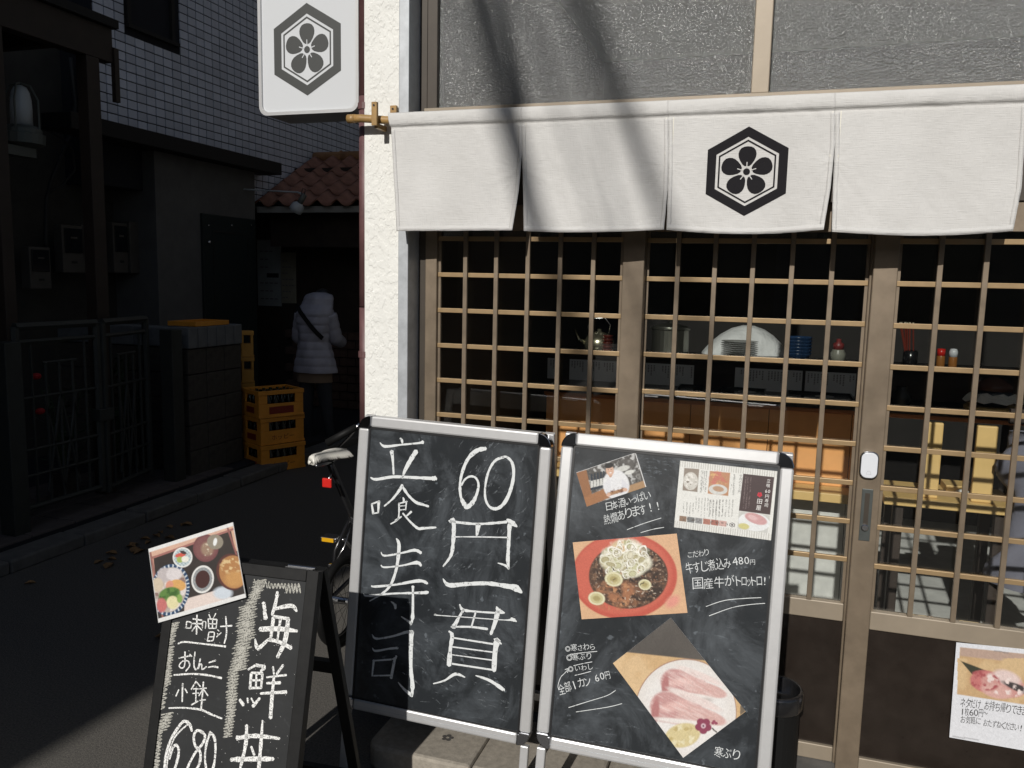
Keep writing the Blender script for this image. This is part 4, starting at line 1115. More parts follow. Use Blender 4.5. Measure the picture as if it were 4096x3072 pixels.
P = [(840 + 12 * k, 455 + 0.16 * 12 * k + (22 if k % 2 else -22), 7) for k in range(9)]
_scr.append(P)
P = [(930 + 11 * k, 475 + (18 if k % 2 else -14) + (30 if k > 10 and k % 2 else 0), 8) for k in range(20)]
_scr.append(P)
for q in _scr:
    mb = MB(); strokes(mb, frB, hitB, 500, 2050, .616, [q], NF * .7, 1.1 * .616 / 1560.0); mb.build('chalk_scribble', CHALKG, panB)
mb = MB()
for k in range(140):
    x, y = random.uniform(230, 1140), random.uniform(470, 1640)
    strokes(mb, frB, hitB, 500, 2050, .616, [[(x, y, random.uniform(1, 3.5)), (x + random.uniform(1, 5), y + random.uniform(1, 5), 1.5)]], NF * .5, .616 / 1560.0)
mb.build('chalk_dust_specks', CHALK, panB)['kind'] = 'stuff'

# ================================================================= PRINTED PHOTOS (flat prints, painted in code)
class Paint:
    def __init__(s, X, Y, base):
        s.X, s.Y = X, Y
        s.C = np.zeros(X.shape + (3,)); s.C[:] = base
    def put(s, mask, col):
        col = np.asarray(col, float)
        mask = np.clip(mask, 0, 1)[..., None]
        s.C = s.C * (1 - mask) + col * mask
    def ell(s, cx, cy, rx, ry, col, ang=0, soft=0.05):
        a = math.radians(ang); dx = s.X - cx; dy = s.Y - cy
        u = dx * math.cos(a) + dy * math.sin(a); v = -dx * math.sin(a) + dy * math.cos(a)
        d = np.sqrt((u / rx) ** 2 + (v / ry) ** 2)
        s.put((1 - d) / soft + 0.5, col); return d
    def ring(s, cx, cy, rx, ry, r0, col, ang=0, soft=0.03):
        a = math.radians(ang); dx = s.X - cx; dy = s.Y - cy
        u = dx * math.cos(a) + dy * math.sin(a); v = -dx * math.sin(a) + dy * math.cos(a)
        d = np.sqrt((u / rx) ** 2 + (v / ry) ** 2)
        s.put(np.minimum((1 - d) / soft + .5, (d - r0) / soft + .5), col)
    def poly(s, P, col, soft=1.5):
        P = np.array(P, float); n = len(P)
        ar = sum(P[i][0] * P[(i + 1) % n][1] - P[(i + 1) % n][0] * P[i][1] for i in range(n))
        m = np.full(s.X.shape, 1e9)
        for i in range(n):                       # convex only
            a, b = P[i], P[(i + 1) % n]; d = b - a; L = np.linalg.norm(d)
            q = (d[0] * (s.Y - a[1]) - d[1] * (s.X - a[0])) / L
            m = np.minimum(m, q if ar > 0 else -q)
        s.put(m / soft + .5, col)
    def rect(s, x0, y0, x1, y1, col, soft=1.5):
        s.poly([(x0, y0), (x1, y0), (x1, y1), (x0, y1)], col, soft)
    def mottle(s, amt, sc, seed=1, oc=4):
        s.C *= (1 + amt * (2 * vnoise(s.X * sc, s.Y * sc, seed, oc) - 1))[..., None]
    def noise(s, sc, seed, lo, hi, col, mask=None, oc=3):
        m = np.clip((vnoise(s.X * sc, s.Y * sc, seed, oc) - lo) / (hi - lo), 0, 1)
        if mask is not None: m = m * np.clip(mask, 0, 1)
        s.put(m, col)
def inside(p, cx, cy, rx, ry, ang=0, soft=.05):
    a = math.radians(ang); dx = p.X - cx; dy = p.Y - cy
    u = dx * math.cos(a) + dy * math.sin(a); v = -dx * math.sin(a) + dy * math.cos(a)
    return np.clip((1 - np.sqrt((u / rx) ** 2 + (v / ry) ** 2)) / soft + .5, 0, 1)
def srgb(r, g, b):
    c = np.array([r, g, b]) / 255.0
    return np.where(c <= 0.04045, c / 12.92, ((c + 0.055) / 1.055) ** 2.4) * 0.82

def print_sheet(name, label, cat, corners, ox, oy, s, paint, base, fr, hit, res=130, n0=0.0012, thick=0.0009, group=None, curl=0.0):
    """corners TL,TR,BR,BL in crop pixels; a thin sheet of paper lying on the board"""
    Q = np.array(corners, float)
    Lx = np.linalg.norm(Q[1] - Q[0]); Ly = np.linalg.norm(Q[3] - Q[0])
    nu = res; nv = max(8, int(res * Ly / Lx))
    uu, vv = np.meshgrid(np.linspace(0, 1, nu + 1), np.linspace(0, 1, nv + 1))
    PXY = (Q[0] * (1 - uu)[..., None] * (1 - vv)[..., None] + Q[1] * uu[..., None] * (1 - vv)[..., None] + Q[2] * uu[..., None] * vv[..., None] + Q[3] * (1 - uu)[..., None] * vv[..., None])
    p = Paint(PXY[..., 0], PXY[..., 1], base)
    p.u, p.v = uu, vv
    paint(p)
    lum = p.C.mean(-1, keepdims=True)
    gr = 1 + 0.16 * (vnoise(p.X * .11 + 7, p.Y * .11, 90, 3)[..., None] - .5) + 0.05 * RNG.standard_normal(lum.shape)
    C = np.clip((lum + (p.C - lum) * 0.86) * gr * 0.96 + 0.010, 0.002, 0.9)  # muted and lifted by a veil that imitates glare over the prints
    cu = [hit(ox + q[0] * s, oy + q[1] * s) for q in Q]      # exact corners on the board, bilinear between
    cu = np.array(cu)
    U2 = (cu[0] * (1 - uu)[..., None] * (1 - vv)[..., None] + cu[1] * uu[..., None] * (1 - vv)[..., None] + cu[2] * uu[..., None] * vv[..., None] + cu[3] * (1 - uu)[..., None] * vv[..., None])
    V = []
    for j in range(nv + 1):
        for i in range(nu + 1):
            bow = curl * (4 * (uu[j, i] - .5) ** 2) * (1 - vv[j, i] * .6)
            V.append(fr(U2[j, i, 0], U2[j, i, 1], n0 + bow))
    mb = MB(); mb.grid(V, nu, nv)
    mb.cols = np.concatenate([C.reshape(-1, 3), np.ones((C.shape[0] * C.shape[1], 1))], 1)
    c = np.mean(np.array(V), 0)
    t = tag(empty(name, (c[0], c[1], min(v_[2] for v_ in V))), label, cat, group)
    mb.build('printed_face', PRINT, t, smooth=True)
    # paper body behind the print (edge thickness)
    mb = MB()
    q8 = [fr(cu[3][0], cu[3][1], n0 - .0002), fr(cu[2][0], cu[2][1], n0 - .0002), fr(cu[1][0], cu[1][1], n0 - .0002), fr(cu[0][0], cu[0][1], n0 - .0002)]
    if curl == 0:
        nn = fr(0, 0, 1) - fr(0, 0, 0)
        mb.prism(q8, -nn * thick * .8); mb.build('paper_back', PAPER, t)
    return t

# --- beef stew bowl
def p_bowl(p):
    p.mottle(.06, .02, 3)
    p.ell(700, 1215, 425, 345, srgb(205, 82, 58), 0, .03)
    p.ell(690, 1205, 395, 318, srgb(214, 96, 70), 0, .06)
    p.ell(1090, 1420, 60, 40, srgb(235, 150, 130), -40, .8)
    p.ell(735, 1215, 318, 262, srgb(88, 62, 46), 0, .03)
    m = inside(p, 735, 1215, 312, 258, 0, .06)
    p.noise(.022, 5, .40, .62, srgb(58, 42, 32), m); p.noise(.05, 9, .55, .75, srgb(130, 96, 70), m)
    p.noise(.09, 13, .68, .8, srgb(190, 165, 140), m)
    mm = inside(p, 640, 1370, 190, 110, 0, .5)
    p.noise(.018, 17, .35, .6, srgb(172, 112, 70), mm); p.noise(.05, 19, .6, .72, srgb(200, 140, 90), mm)
    for cx, cy, rx, ry, col in ((600, 1090, 90, 75, (222, 214, 178)), (720, 1060, 150, 140, (226, 220, 190)), (840, 1110, 85, 70, (224, 220, 196)), (690, 990, 90, 60, (222, 196, 150)), (780, 1160, 90, 60, (220, 214, 184)), (600, 1030, 70, 50, (230, 224, 200))):
        p.ell(cx, cy, rx, ry, srgb(*col), 0, .35)
    m = inside(p, 715, 1075, 190, 150, 0, .3)
    p.noise(.03, 23, .52, .62, srgb(248, 244, 226), m); p.noise(.045, 29, .62, .72, srgb(176, 178, 126), m); p.noise(.06, 31, .70, .78, srgb(214, 140, 110), m)
    rr = np.random.default_rng(4)
    for k in range(60):
        a = rr.uniform(0, 6.28); q = rr.uniform(.1, 1.05)
        cx_, cy_, r1, r2, an = 715 + 170 * q * math.cos(a), 1085 + 120 * q * math.sin(a), rr.uniform(26, 52), rr.uniform(16, 38), rr.uniform(0, 180)
        if k % 2: p.ell(cx_, cy_, r1, r2, srgb(*[(206, 204, 160), (224, 218, 190), (188, 178, 134)][k % 3]), an, .2)
        p.ring(cx_, cy_, r1, r2, .76, srgb(*[(250, 248, 236), (232, 230, 204)][k % 2]), an, .1); p.ring(cx_ + 2, cy_ + 4, r1 * .74, r2 * .74, .86, srgb(150, 136, 100), an, .12)
    for cx, cy, rx, ry in ((620, 1240, 72, 58), (870, 1285, 50, 42), (480, 1395, 68, 52)):
        p.ell(cx, cy, rx, ry, srgb(206, 196, 140), 10, .12); p.ring(cx, cy, rx, ry, .78, srgb(232, 226, 186), 10, .1); p.ell(cx, cy, rx * .45, ry * .4, srgb(176, 160, 100), 10, .5)
    for k in range(60):
        a = rr.uniform(0, 6.28); q = rr.uniform(.3, .95); x_, y_ = 735 + 300 * q * math.cos(a), 1240 + 230 * q * math.sin(a)
        if y_ < 1150: continue
        p.ell(x_, y_, rr.uniform(5, 16), rr.uniform(2, 4), srgb(*[(214, 200, 180), (150, 100, 66), (44, 32, 26)][k % 3]), rr.uniform(0, 180), .5)
print_sheet('bowl_photo', 'square photo print of a red bowl of stew topped with leeks', 'photograph', [(284, 944), (1120, 873), (1207, 1510), (356, 1562)], 2150, 1700, .4973, p_bowl, srgb(226, 178, 132), frR, hitR, 150, group=None)

# --- chef photo
def p_chef(p):
    p.noise(.02, 3, .3, .7, srgb(70, 66, 62)); p.noise(.045, 5, .55, .7, srgb(128, 126, 122))
    p.noise(.03, 8, .6, .7, srgb(190, 190, 188)); 
    p.poly([(312, 382), (395, 360), (440, 560), (395, 657)], srgb(158, 104, 58), 6)
    p.poly([(360, 590), (540, 510), (640, 560), (395, 660)], srgb(170, 112, 62), 8)
    p.poly([(700, 500), (875, 440), (875, 520), (730, 560)], srgb(178, 138, 92), 8)
    for k, x in enumerate((430, 455, 480, 505, 528)):
        p.poly([(x, 395 - k * 6), (x + 14, 392 - k * 6), (x + 24, 520 - k * 6), (x - 2, 528 - k * 6)], srgb(34, 46, 60), 3)
        p.poly([(x, 450 - k * 6), (x + 18, 447 - k * 6), (x + 21, 500 - k * 6), (x - 1, 506 - k * 6)], srgb(214, 214, 208), 3)
    p.ell(690, 350, 55, 22, srgb(206, 206, 200), -15, .3); p.ell(740, 380, 40, 16, srgb(220, 220, 214), -15, .3)
    p.ell(635, 480, 105, 120, srgb(232, 232, 234), -12, .10)
    p.poly([(540, 470), (585, 430), (600, 560), (560, 570)], srgb(226, 226, 230), 6); p.poly([(680, 430), (735, 480), (735, 520), (680, 560)], srgb(222, 222, 228), 6)
    p.ell(590, 395, 16, 26, srgb(205, 160, 130), 0, .2)
    p.ell(585, 365, 32, 42, srgb(224, 178, 150), -8, .12)
    p.ell(577, 325, 36, 22, srgb(30, 26, 24), -10, .2)
    p.ell(573, 360, 4, 2.5, srgb(50, 34, 28), 0, .6); p.ell(596, 357, 4, 2.5, srgb(50, 34, 28), 0, .6); p.ell(588, 384, 12, 4, srgb(246, 240, 236), -8, .4)
    p.poly([(565, 545), (700, 505), (708, 530), (575, 572)], srgb(176, 130, 84), 5)
    m = inside(p, 635, 535, 80, 26, -16, .3); p.noise(.06, 15, .45, .65, srgb(120, 66, 44), m)
    p.ell(575, 560, 18, 14, srgb(222, 176, 148), 0, .3); p.ell(708, 520, 18, 14, srgb(222, 176, 148), 0, .3)
    e = np.minimum.reduce([p.u, 1 - p.u, p.v, 1 - p.v])
    p.put((0.012 - np.minimum(1 - p.u, p.v)) / .004, srgb(236, 236, 236))
print_sheet('chef_photo', 'small photo print of a smiling cook in white holding a tray', 'photograph', [(312, 382), (790, 222), (875, 497), (397, 657)], 2150, 1700, .4973, p_chef, srgb(92, 88, 84), frR, hitR, 110)

# --- leaflet (the square matrix code of the original is left out)
def p_leaf(p):
    st = (np.sin(p.u * 260) > .2) & ((p.v < .09) | (p.v > .90))
    p.put(st * .8, srgb(196, 194, 186))
    p.poly([(1660, 392), (1905, 420), (1872, 722), (1625, 690)], srgb(72, 52, 52), 3)
    p.poly([(1625, 694), (1872, 728), (1850, 870), (1612, 835)], srgb(206, 206, 200), 3)
    p.ell(1745, 780, 125, 72, srgb(234, 236, 236), 8, .05); p.ell(1760, 755, 92, 40, srgb(214, 160, 160), 20, .15); p.ell(1735, 745, 40, 18, srgb(228, 186, 186), 20, .4); p.ell(1665, 815, 44, 24, srgb(214, 206, 128), 10, .3)
    p.poly([(1182, 345), (1305, 355), (1290, 540), (1168, 526)], srgb(150, 136, 122), 3)
    p.ell(1235, 452, 60, 72, srgb(212, 208, 198), 0, .08); p.noise(.05, 3, .55, .65, srgb(236, 232, 224), inside(p, 1235, 452, 50, 62)); p.noise(.05, 5, .58, .66, srgb(130, 118, 104), inside(p, 1235, 452, 50, 62))
    p.poly([(1392, 370), (1556, 385), (1540, 572), (1374, 552)], srgb(196, 140, 96), 3)
    p.noise(.03, 7, .45, .6, srgb(206, 118, 96), inside(p, 1465, 430, 80, 60, 0, .2)); p.noise(.04, 9, .6, .7, srgb(226, 176, 110), inside(p, 1465, 430, 80, 60, 0, .2))
    p.ell(1458, 520, 76, 42, srgb(214, 214, 208), 5, .08); p.ell(1460, 515, 46, 22, srgb(190, 150, 116), 10, .2)
    for k in range(6):
        x0 = 1143 + k * 65; y0 = 728 + k * 8
        cc = [(150, 120, 96), (120, 122, 122), (150, 150, 150), (186, 120, 100), (176, 108, 92), (214, 170, 160)][k]
        p.poly([(x0, y0), (x0 + 60, y0 + 8), (x0 + 56, y0 + 52), (x0 - 2, y0 + 44)], srgb(*cc), 2)
    p.noise(.09, 21, .5, .65, srgb(90, 78, 70), np.clip(1 - np.abs(p.Y - (p.X - 1143) * .125 - 752) / 20, 0, 1) * (p.X < 1535) * (p.X > 1146))
    # columns of tiny print
    for x0, y0, L_, w_ in [(1330, 365, 180, 9), (1365, 370, 170, 6), (1348, 372, 150, 4), (1590, 395, 170, 7), (1565, 470, 80, 4)] + [(1180 + 26 * k, 615 + 4 * k, 90 + (k % 3) * 12, 4) for k in range(4)] + [(1282 + 24 * k, 575 + 3 * k, 110 + (k % 4) * 22, 4) for k in range(10)] + [(1395 + 26 * k, 600, 140, 5) for k in range(8)]:
        m = (np.abs(p.X - x0 + (p.Y - y0) * .06) < w_) & (p.Y > y0) & (p.Y < y0 + L_)
        p.put(m * (vnoise(p.X * .2, p.Y * .16, 51, 1) > .42) * .55, srgb(110, 108, 104))
    for x0 in (1680, 1700, 1722):
        m = (np.abs(p.X - x0 + (p.Y - 420) * .08) < 5) & (p.Y > 415) & (p.Y < 675)
        p.put(m * (vnoise(p.X * .2, p.Y * .16, 55, 1) > .45) * .4, srgb(150, 130, 128))
lf = print_sheet('menu_leaflet', 'printed shop leaflet with dark title panel and small food pictures', 'leaflet', [(1148, 286), (1930, 372), (1878, 928), (1098, 822)], 2150, 1700, .4973, p_leaf, srgb(232, 232, 226), frR, hitR, 220)
def vert_text(parent, fr, hit, n, body, p0, p1, size_px, ox, oy, s, m):
    mb = MB()
    k = len(body)
    for i, ch in enumerate(body):
        c = np.array(p0) + (np.array(p1) - np.array(p0)) * (i + .5) / k
        h = size_px
        text_on(mb, fr, hit, n, ch, (c[0] - h / 2, c[1] + h * .40 - h * .06), (c[0] + h / 2, c[1] + h * .40 + h * .06), h * .88, ox, oy, s, 0)
    mb.build('printed_lettering', m, parent)
WHITEINK = mat('white_ink', (0.72, 0.70, 0.68), 0.6); REDINK = mat('red_ink', (0.50, 0.02, 0.04), 0.6); GREYINK = mat('grey_ink', (0.16, 0.15, 0.15), 0.7)
lfc = lf.children[0]
vert_text(lfc, frR, hitR, .0016, '立喰60円寿司'.replace('60', '６０') if False else '立喰', (1860, 430), (1852, 505), 31, 2150, 1700, .4973, WHITEINK)
mb = MB(); text_on(mb, frR, hitR, .0016, '60', (1826, 543), (1872, 548), 30, 2150, 1700, .4973); mb.build('printed_lettering', WHITEINK, lfc)
vert_text(lfc, frR, hitR, .0016, '円寿司', (1846, 556), (1836, 662), 31, 2150, 1700, .4973, WHITEINK)
vert_text(lfc, frR, hitR, .0016, '田屋', (1788, 588), (1772, 690), 42, 2150, 1700, .4973, WHITEINK)
mb = MB()
for k in range(5):
    a = math.radians(72 * k + 90); c = (1787 + 12 * math.cos(a), 560 + 12 * math.sin(a))
    mb.poly([frR(*hitR(2150 + (c[0] + 9 * math.cos(t)) * .4973, 1700 + (c[1] + 9 * math.sin(t)) * .4973), .0016) for t in np.linspace(0, 6.283, 11)[:-1]])
mb.build('printed_plum_blossom', REDINK, lfc)
vert_text(lfc, frR, hitR, .0016, '今月の６０円', (1634, 395), (1622, 550), 24, 2150, 1700, .4973, GREYINK)
hx = np.array(hitR(2150 + 1566 * .4973, 1700 + 803 * .4973))
mb = MB()
for k in range(6):
    a0, a1 = math.radians(90 + 60 * k), math.radians(150 + 60 * k)
    P = [frR(hx[0] + r * math.cos(a), hx[1] + r * .8 * math.sin(a), .0016) for r, a in ((.0085, a0), (.0085, a1), (.0060, a1), (.0060, a0))]
    mb.poly(P)
mb.poly([frR(hx[0] + .0035 * math.cos(t), hx[1] + .0030 * math.sin(t), .0016) for t in np.linspace(0, 6.283, 9)[:-1]])
mb.build('printed_crest', GREYINK, lfc)

# --- raw fish plate photo
def p_fish(p):
    p.C[:] = srgb(226, 190, 138)
    p.noise(.006, 3, .45, .6, srgb(216, 176, 120)); p.mottle(.05, .02, 5)
    m = (p.Y - 415 - (p.X - 690) * .115)
    p.put(-m / 6 + .5, srgb(92, 86, 80)); 
    up = np.clip(-m / 6 + .5, 0, 1)
    p.C = p.C * (1 - up[..., None]) + (p.C * (0.75 + .5 * vnoise(p.X * .006, p.Y * .006, 8, 3))[..., None]) * up[..., None]
    p.ell(1195, 900, 408, 424, srgb(176, 128, 100), 0, .008); p.ell(1195, 902, 402, 418, srgb(232, 226, 220), 0, .012)
    p.ell(1190, 880, 330, 340, srgb(238, 234, 230), 0, .25)
    p.ell(1250, 770, 160, 45, srgb(196, 184, 178), 12, .5); p.ell(1170, 960, 250, 40, srgb(198, 182, 176), 4, .6)
    for (cx, cy, sc) in ((1235, 672, 1.06), (1185, 872, 1.22)):
        p.ell(cx - 50 * sc, cy, 170 * sc, 105 * sc, srgb(218, 172, 166), 8, .10)
        p.ell(cx - 130 * sc, cy - 10, 95 * sc, 100 * sc, srgb(208, 156, 152), 0, .18)
        p.ell(cx + 110 * sc, cy + 45 * sc, 170 * sc, 50 * sc, srgb(222, 178, 170), 16, .14)
        p.ell(cx + 70 * sc, cy - 60 * sc, 190 * sc, 26 * sc, srgb(238, 222, 216), 22, .3)
        p.ell(cx - 70 * sc, cy - 10 * sc, 90 * sc, 30 * sc, srgb(236, 190, 182), -10, .8)
        mk_ = inside(p, cx - 10 * sc, cy + 8, 235 * sc, 100 * sc, 10, .25)
        st_ = vnoise((p.X * .9 + p.Y * .45) * .012, (p.Y * .9 - p.X * .45) * .11, 31, 3)
        p.put(np.clip((st_ - .5) * 4, 0, 1) * mk_ * .7, srgb(240, 212, 206)); p.put(np.clip((.46 - st_) * 5, 0, 1) * mk_ * .3, srgb(200, 134, 130))
        p.ell(cx - 190 * sc, cy + 20 * sc, 26 * sc, 84 * sc, srgb(190, 122, 120), 6, .5)
        p.ell(cx - 20 * sc, cy + 88 * sc, 190 * sc, 16 * sc, srgb(240, 232, 226), 6, .6)
    p.ell(1170, 1090, 145, 95, srgb(222, 204, 146), -15, .12); p.noise(.02, 37, .5, .62, srgb(238, 228, 186), inside(p, 1170, 1090, 130, 85, -15, .2)); p.noise(.025, 39, .6, .7, srgb(200, 178, 112), inside(p, 1170, 1090, 130, 85, -15, .2))
    for k in range(5):
        a = math.radians(72 * k + 20); p.ell(1338 + 36 * math.cos(a), 1012 + 36 * math.sin(a), 32, 30, srgb(150, 58, 88), 0, .2)
    p.ell(1338, 1012, 20, 20, srgb(216, 178, 190), 0, .3); p.ell(1338, 1012, 7, 7, srgb(60, 30, 44), 0, .3)
    for dx, dy in ((0, 0), (16, 14), (-10, 14)): p.ell(1424 + dx, 976 + dy, 13, 12, srgb(160, 66, 92), 0, .2)
    p.poly([(1400, 1030), (1412, 1026), (1450, 1060), (1440, 1068)], srgb(90, 84, 76), 4)
    p.poly([(1632, 850), (1640, 848), (1676, 893), (1630, 925)], srgb(120, 104, 84), 3)
fp = print_sheet('fish_photo', 'photo print of two pink raw fish sushi on a white plate, set diamond-wise', 'photograph', [(1073, 142), (1675, 895), (1172, 1268), (607, 508)], 2150, 2400, .4973, p_fish, srgb(226, 190, 138), frR, hitR, 170)

# --- set meal photo clipped to the slate board
def p_meal(p):
    p.C[:] = srgb(56, 48, 44); p.mottle(.25, .015, 3)
    # salmon coloured tray edge
    def edge(x0, y0, x1, y1, w_, col):
        d = np.array([x1 - x0, y1 - y0], float); L_ = np.hypot(*d); q = np.abs((d[0] * (p.Y - y0) - d[1] * (p.X - x0)) / L_)
        p.put((w_ - q) / 3 + .5, col)
    p.poly([(170, 240), (718, 70), (730, 110), (185, 290)], srgb(222, 176, 150), 4)
    p.poly([(190, 300), (205, 290), (235, 640), (222, 640)], srgb(206, 150, 128), 3)
    p.poly([(700, 90), (740, 80), (752, 250), (735, 250)], srgb(222, 176, 146), 4)
    edge(205, 290, 690, 118, 7, srgb(170, 110, 100)); edge(690, 118, 740, 270, 6, srgb(150, 90, 84)); edge(190, 290, 215, 420, 6, srgb(160, 104, 94))
    p.poly([(410, 560), (640, 495), (720, 560), (700, 580), (405, 660)], srgb(232, 214, 204), 5)
    p.ell(655, 520, 60, 40, srgb(206, 216, 226), 0, .4)
    # big blue bowl
    p.ell(312, 500, 128, 168, srgb(40, 74, 112), 12, .02)
    a = np.arctan2(p.Y - 500, p.X - 312)
    rg = inside(p, 312, 500, 126, 166, 12, .03) * (1 - inside(p, 312, 500, 108, 146, 12, .05))
    p.put(rg * (np.sin(a * 34) > .5), srgb(206, 216, 224))
    p.ell(312, 500, 106, 146, srgb(190, 176, 166), 12, .04)
    m = inside(p, 312, 500, 104, 142, 12, .05)
    p.noise(.02, 5, .45, .6, srgb(226, 216, 210), m); p.noise(.03, 7, .6, .7, srgb(150, 120, 110), m)
    p.ell(275, 405, 45, 48, srgb(196, 186, 186), 20, .25); p.ell(340, 400, 52, 40, srgb(222, 214, 214), -10, .25); p.ell(230, 470, 40, 46, srgb(214, 196, 168), 0, .3)
    p.ell(365, 470, 52, 36, srgb(226, 168, 84), 12, .12); p.ell(310, 470, 24, 30, srgb(226, 150, 120), 20, .3)
    p.ell(310, 530, 72, 46, srgb(96, 138, 58), -15, .18); p.noise(.04, 11, .5, .65, srgb(64, 106, 40), inside(p, 310, 530, 72, 46, -15, .2))
    p.ell(330, 582, 40, 42, srgb(232, 222, 166), 0, .2); p.ell(376, 556, 18, 28, srgb(140, 176, 80), 0, .3); p.ell(258, 600, 34, 46, srgb(206, 110, 106), 0, .3)
    # small dishes
    for cx, cy, rx, ry, inn in ((395, 290, 64, 66, (196, 214, 216)), (525, 432, 72, 90, (160, 160, 158))):
        p.ell(cx, cy, rx, ry, srgb(232, 232, 228), 10, .04); p.ell(cx, cy, rx * .86, ry * .86, srgb(*inn), 10, .05)
        q = ((np.floor(p.X / 12) + np.floor(p.Y / 12)) % 2); p.put(inside(p, cx, cy, rx * .86, ry * .86, 10, .05) * q * .5, srgb(110, 126, 140))
    p.ell(525, 432, 46, 58, srgb(72, 36, 34), 10, .05)
    p.ell(382, 275, 36, 14, srgb(220, 84, 64), -12, .2); p.ell(378, 305, 22, 20, srgb(166, 186, 90), 0, .2); p.ell(412, 302, 24, 20, srgb(236, 234, 220), 0, .2); p.ell(400, 258, 22, 10, srgb(70, 60, 60), 20, .3)
    p.ell(545, 230, 82, 90, srgb(122, 70, 72), 0, .04); p.ell(545, 230, 70, 76, srgb(132, 82, 80), 0, .2); p.ell(555, 235, 40, 44, srgb(160, 130, 106), 0, .4); p.noise(.05, 21, .5, .6, srgb(220, 206, 180), inside(p, 555, 240, 36, 40, 0, .3))
    p.ell(605, 190, 52, 48, srgb(150, 140, 122), 20, .1); p.ell(605, 190, 12, 26, srgb(236, 238, 236), 10, .3)
    p.ell(712, 385, 98, 118, srgb(96, 50, 42), -10, .04); p.ell(722, 385, 90, 106, srgb(186, 128, 66), -10, .06); p.noise(.05, 25, .55, .65, srgb(224, 190, 130), inside(p, 715, 345, 75, 55, 0, .3)); p.ell(730, 430, 60, 50, srgb(206, 150, 76), 0, .5)
    e = p.v
    p.put((0.052 - p.v) / .006, srgb(232, 232, 230)); p.put((p.v - .945) / .006, srgb(232, 232, 230)); p.put((0.008 - np.minimum(p.u, 1 - p.u)) / .003, srgb(210, 210, 208))
print_sheet('meal_photo', 'laminated photo of a set meal in bowls clipped tilted on the slate board', 'photograph', [(170, 235), (718, 62), (803, 548), (235, 712)], 500, 2050, .616, p_meal, srgb(56, 48, 44), frB, hitB, 170, n0=.012, thick=.002)

# --- paper notice taped to the door
frD = lambda u, v, n: np.array([u, -n, v])
def hitD(px, py):
    P = onY(px, py, -0.006); return float(P[0]), float(P[2])
def p_not(p):
    p.poly([(1090, 978), (1800, 1052), (1775, 1350), (1072, 1242)], srgb(206, 168, 116), 4)
    p.poly([(1092, 978), (1800, 1052), (1796, 1110), (1090, 1025)], srgb(190, 160, 142), 8)
    m = ((p.Y > 980 + (p.X - 1090) * .1) & (p.Y < 1240 + (p.X - 1072) * .15) & (p.X > 1075)).astype(float)
    p.noise(.012, 3, .45, .62, srgb(218, 184, 132), m * (p.Y > 1040))
    p.poly([(1090, 1050), (1180, 1085), (1330, 1140), (1160, 1130)], srgb(60, 62, 46), 5)
    p.ell(1240, 1170, 92, 62, srgb(206, 116, 112), 12, .15); p.ell(1340, 1190, 130, 66, srgb(214, 150, 142), 16, .15)
    p.ell(1360, 1150, 80, 40, srgb(232, 206, 200), 20, .4); p.ell(1430, 1210, 100, 20, srgb(70, 62, 62), 22, .4); p.ell(1300, 1225, 90, 40, srgb(222, 170, 160), 14, .3)
    p.noise(.03, 9, .5, .62, srgb(178, 80, 84), inside(p, 1230, 1165, 90, 55, 12, .2)); p.noise(.03, 11, .55, .65, srgb(240, 220, 214), inside(p, 1340, 1190, 120, 60, 16, .2))
    m2 = (np.abs(p.Y - 1003 - (p.X - 1320) * .12) < 4) & (p.X > 1285) & (p.X < 1370); p.put(m2 * .5, srgb(120, 120, 124))
    m2 = (np.abs(p.Y - 1482 - (p.X - 1050) * .15) < 4) & (p.X > 1045) & (p.X < 1200); p.put(m2 * .5, srgb(140, 140, 144))
nt_ = print_sheet('paper_notice', 'white paper notice with raw fish picture and handwriting taped on the door panel', 'notice', [(1068, 950), (1640, 1007), (1588, 1588), (1028, 1488)], 3072, 1900, .7062, p_not, srgb(226, 228, 234), frD, hitD, 150, n0=-.0085 + .012, thick=.0006)
for body, a, b, sz in (('ネタだけ', (1088, 1312), (1205, 1324), 48), ('お持ち帰りできます', (1222, 1326), (1500, 1368), 48), ('1枚60円〜', (1088, 1360), (1245, 1372), 42), ('お気軽に', (1090, 1402), (1205, 1414), 38), ('おたずねください!!', (1218, 1420), (1470, 1458), 38)):
    mb = MB(); text_on(mb, frD, hitD, .0040, body, a, b, sz, 3072, 1900, .7062, .05); mb.build('pen_handwriting', INKPEN, nt_.children[0])

# ================================================================= ALLEY, LEFT SIDE
XT = -5.4
house = tag(empty('tiled_house', (XT - 1.5, 4.5, 0.0)), 'shaded house clad in grey-blue wall tiles over a dark porch canopy', 'house')
bx('wall_core', GROUT, house, (-9.0, 2.83, 2.35), (XT - 0.012, 11.0, 12.0))  # height above the view extended to cut skylight in the alley
wy0, wy1 = onX(508, 100, XT)[1], onX(692, 150, XT)[1]
wz0 = onX(510, 100, XT)[2]
PY, PZ = 0.114, 0.077
tp = None; tiles = []
zb = onX(401, 485, XT)[2] - 0.45
for r in range(30):
    for c in range(42):
        y0 = 2.84 + c * PY; z0 = zb + r * PZ
        if y0 + PY > wy0 - 0.01 and y0 < wy1 + 0.01 and z0 + PZ > wz0 - 0.02: continue
        if y0 < 4.8 and z0 < zb + 0.40: continue
        d = (y0 + 2.7) ** 2 + XT ** 2
        tiles.append((d + (z0 - 2.0) ** 2 * 4, y0, z0))
tiles.sort()
tile_mats = [TILE] + [mat('glazed_wall_tile_%s' % k, tuple(c * f for c in (0.60, 0.63, 0.72)), 0.45, var=0.08, vscale=3.5, spec=0.25) for k, f in (('light', 1.10), ('deep', 0.90))]
protos = []
rest = MB()
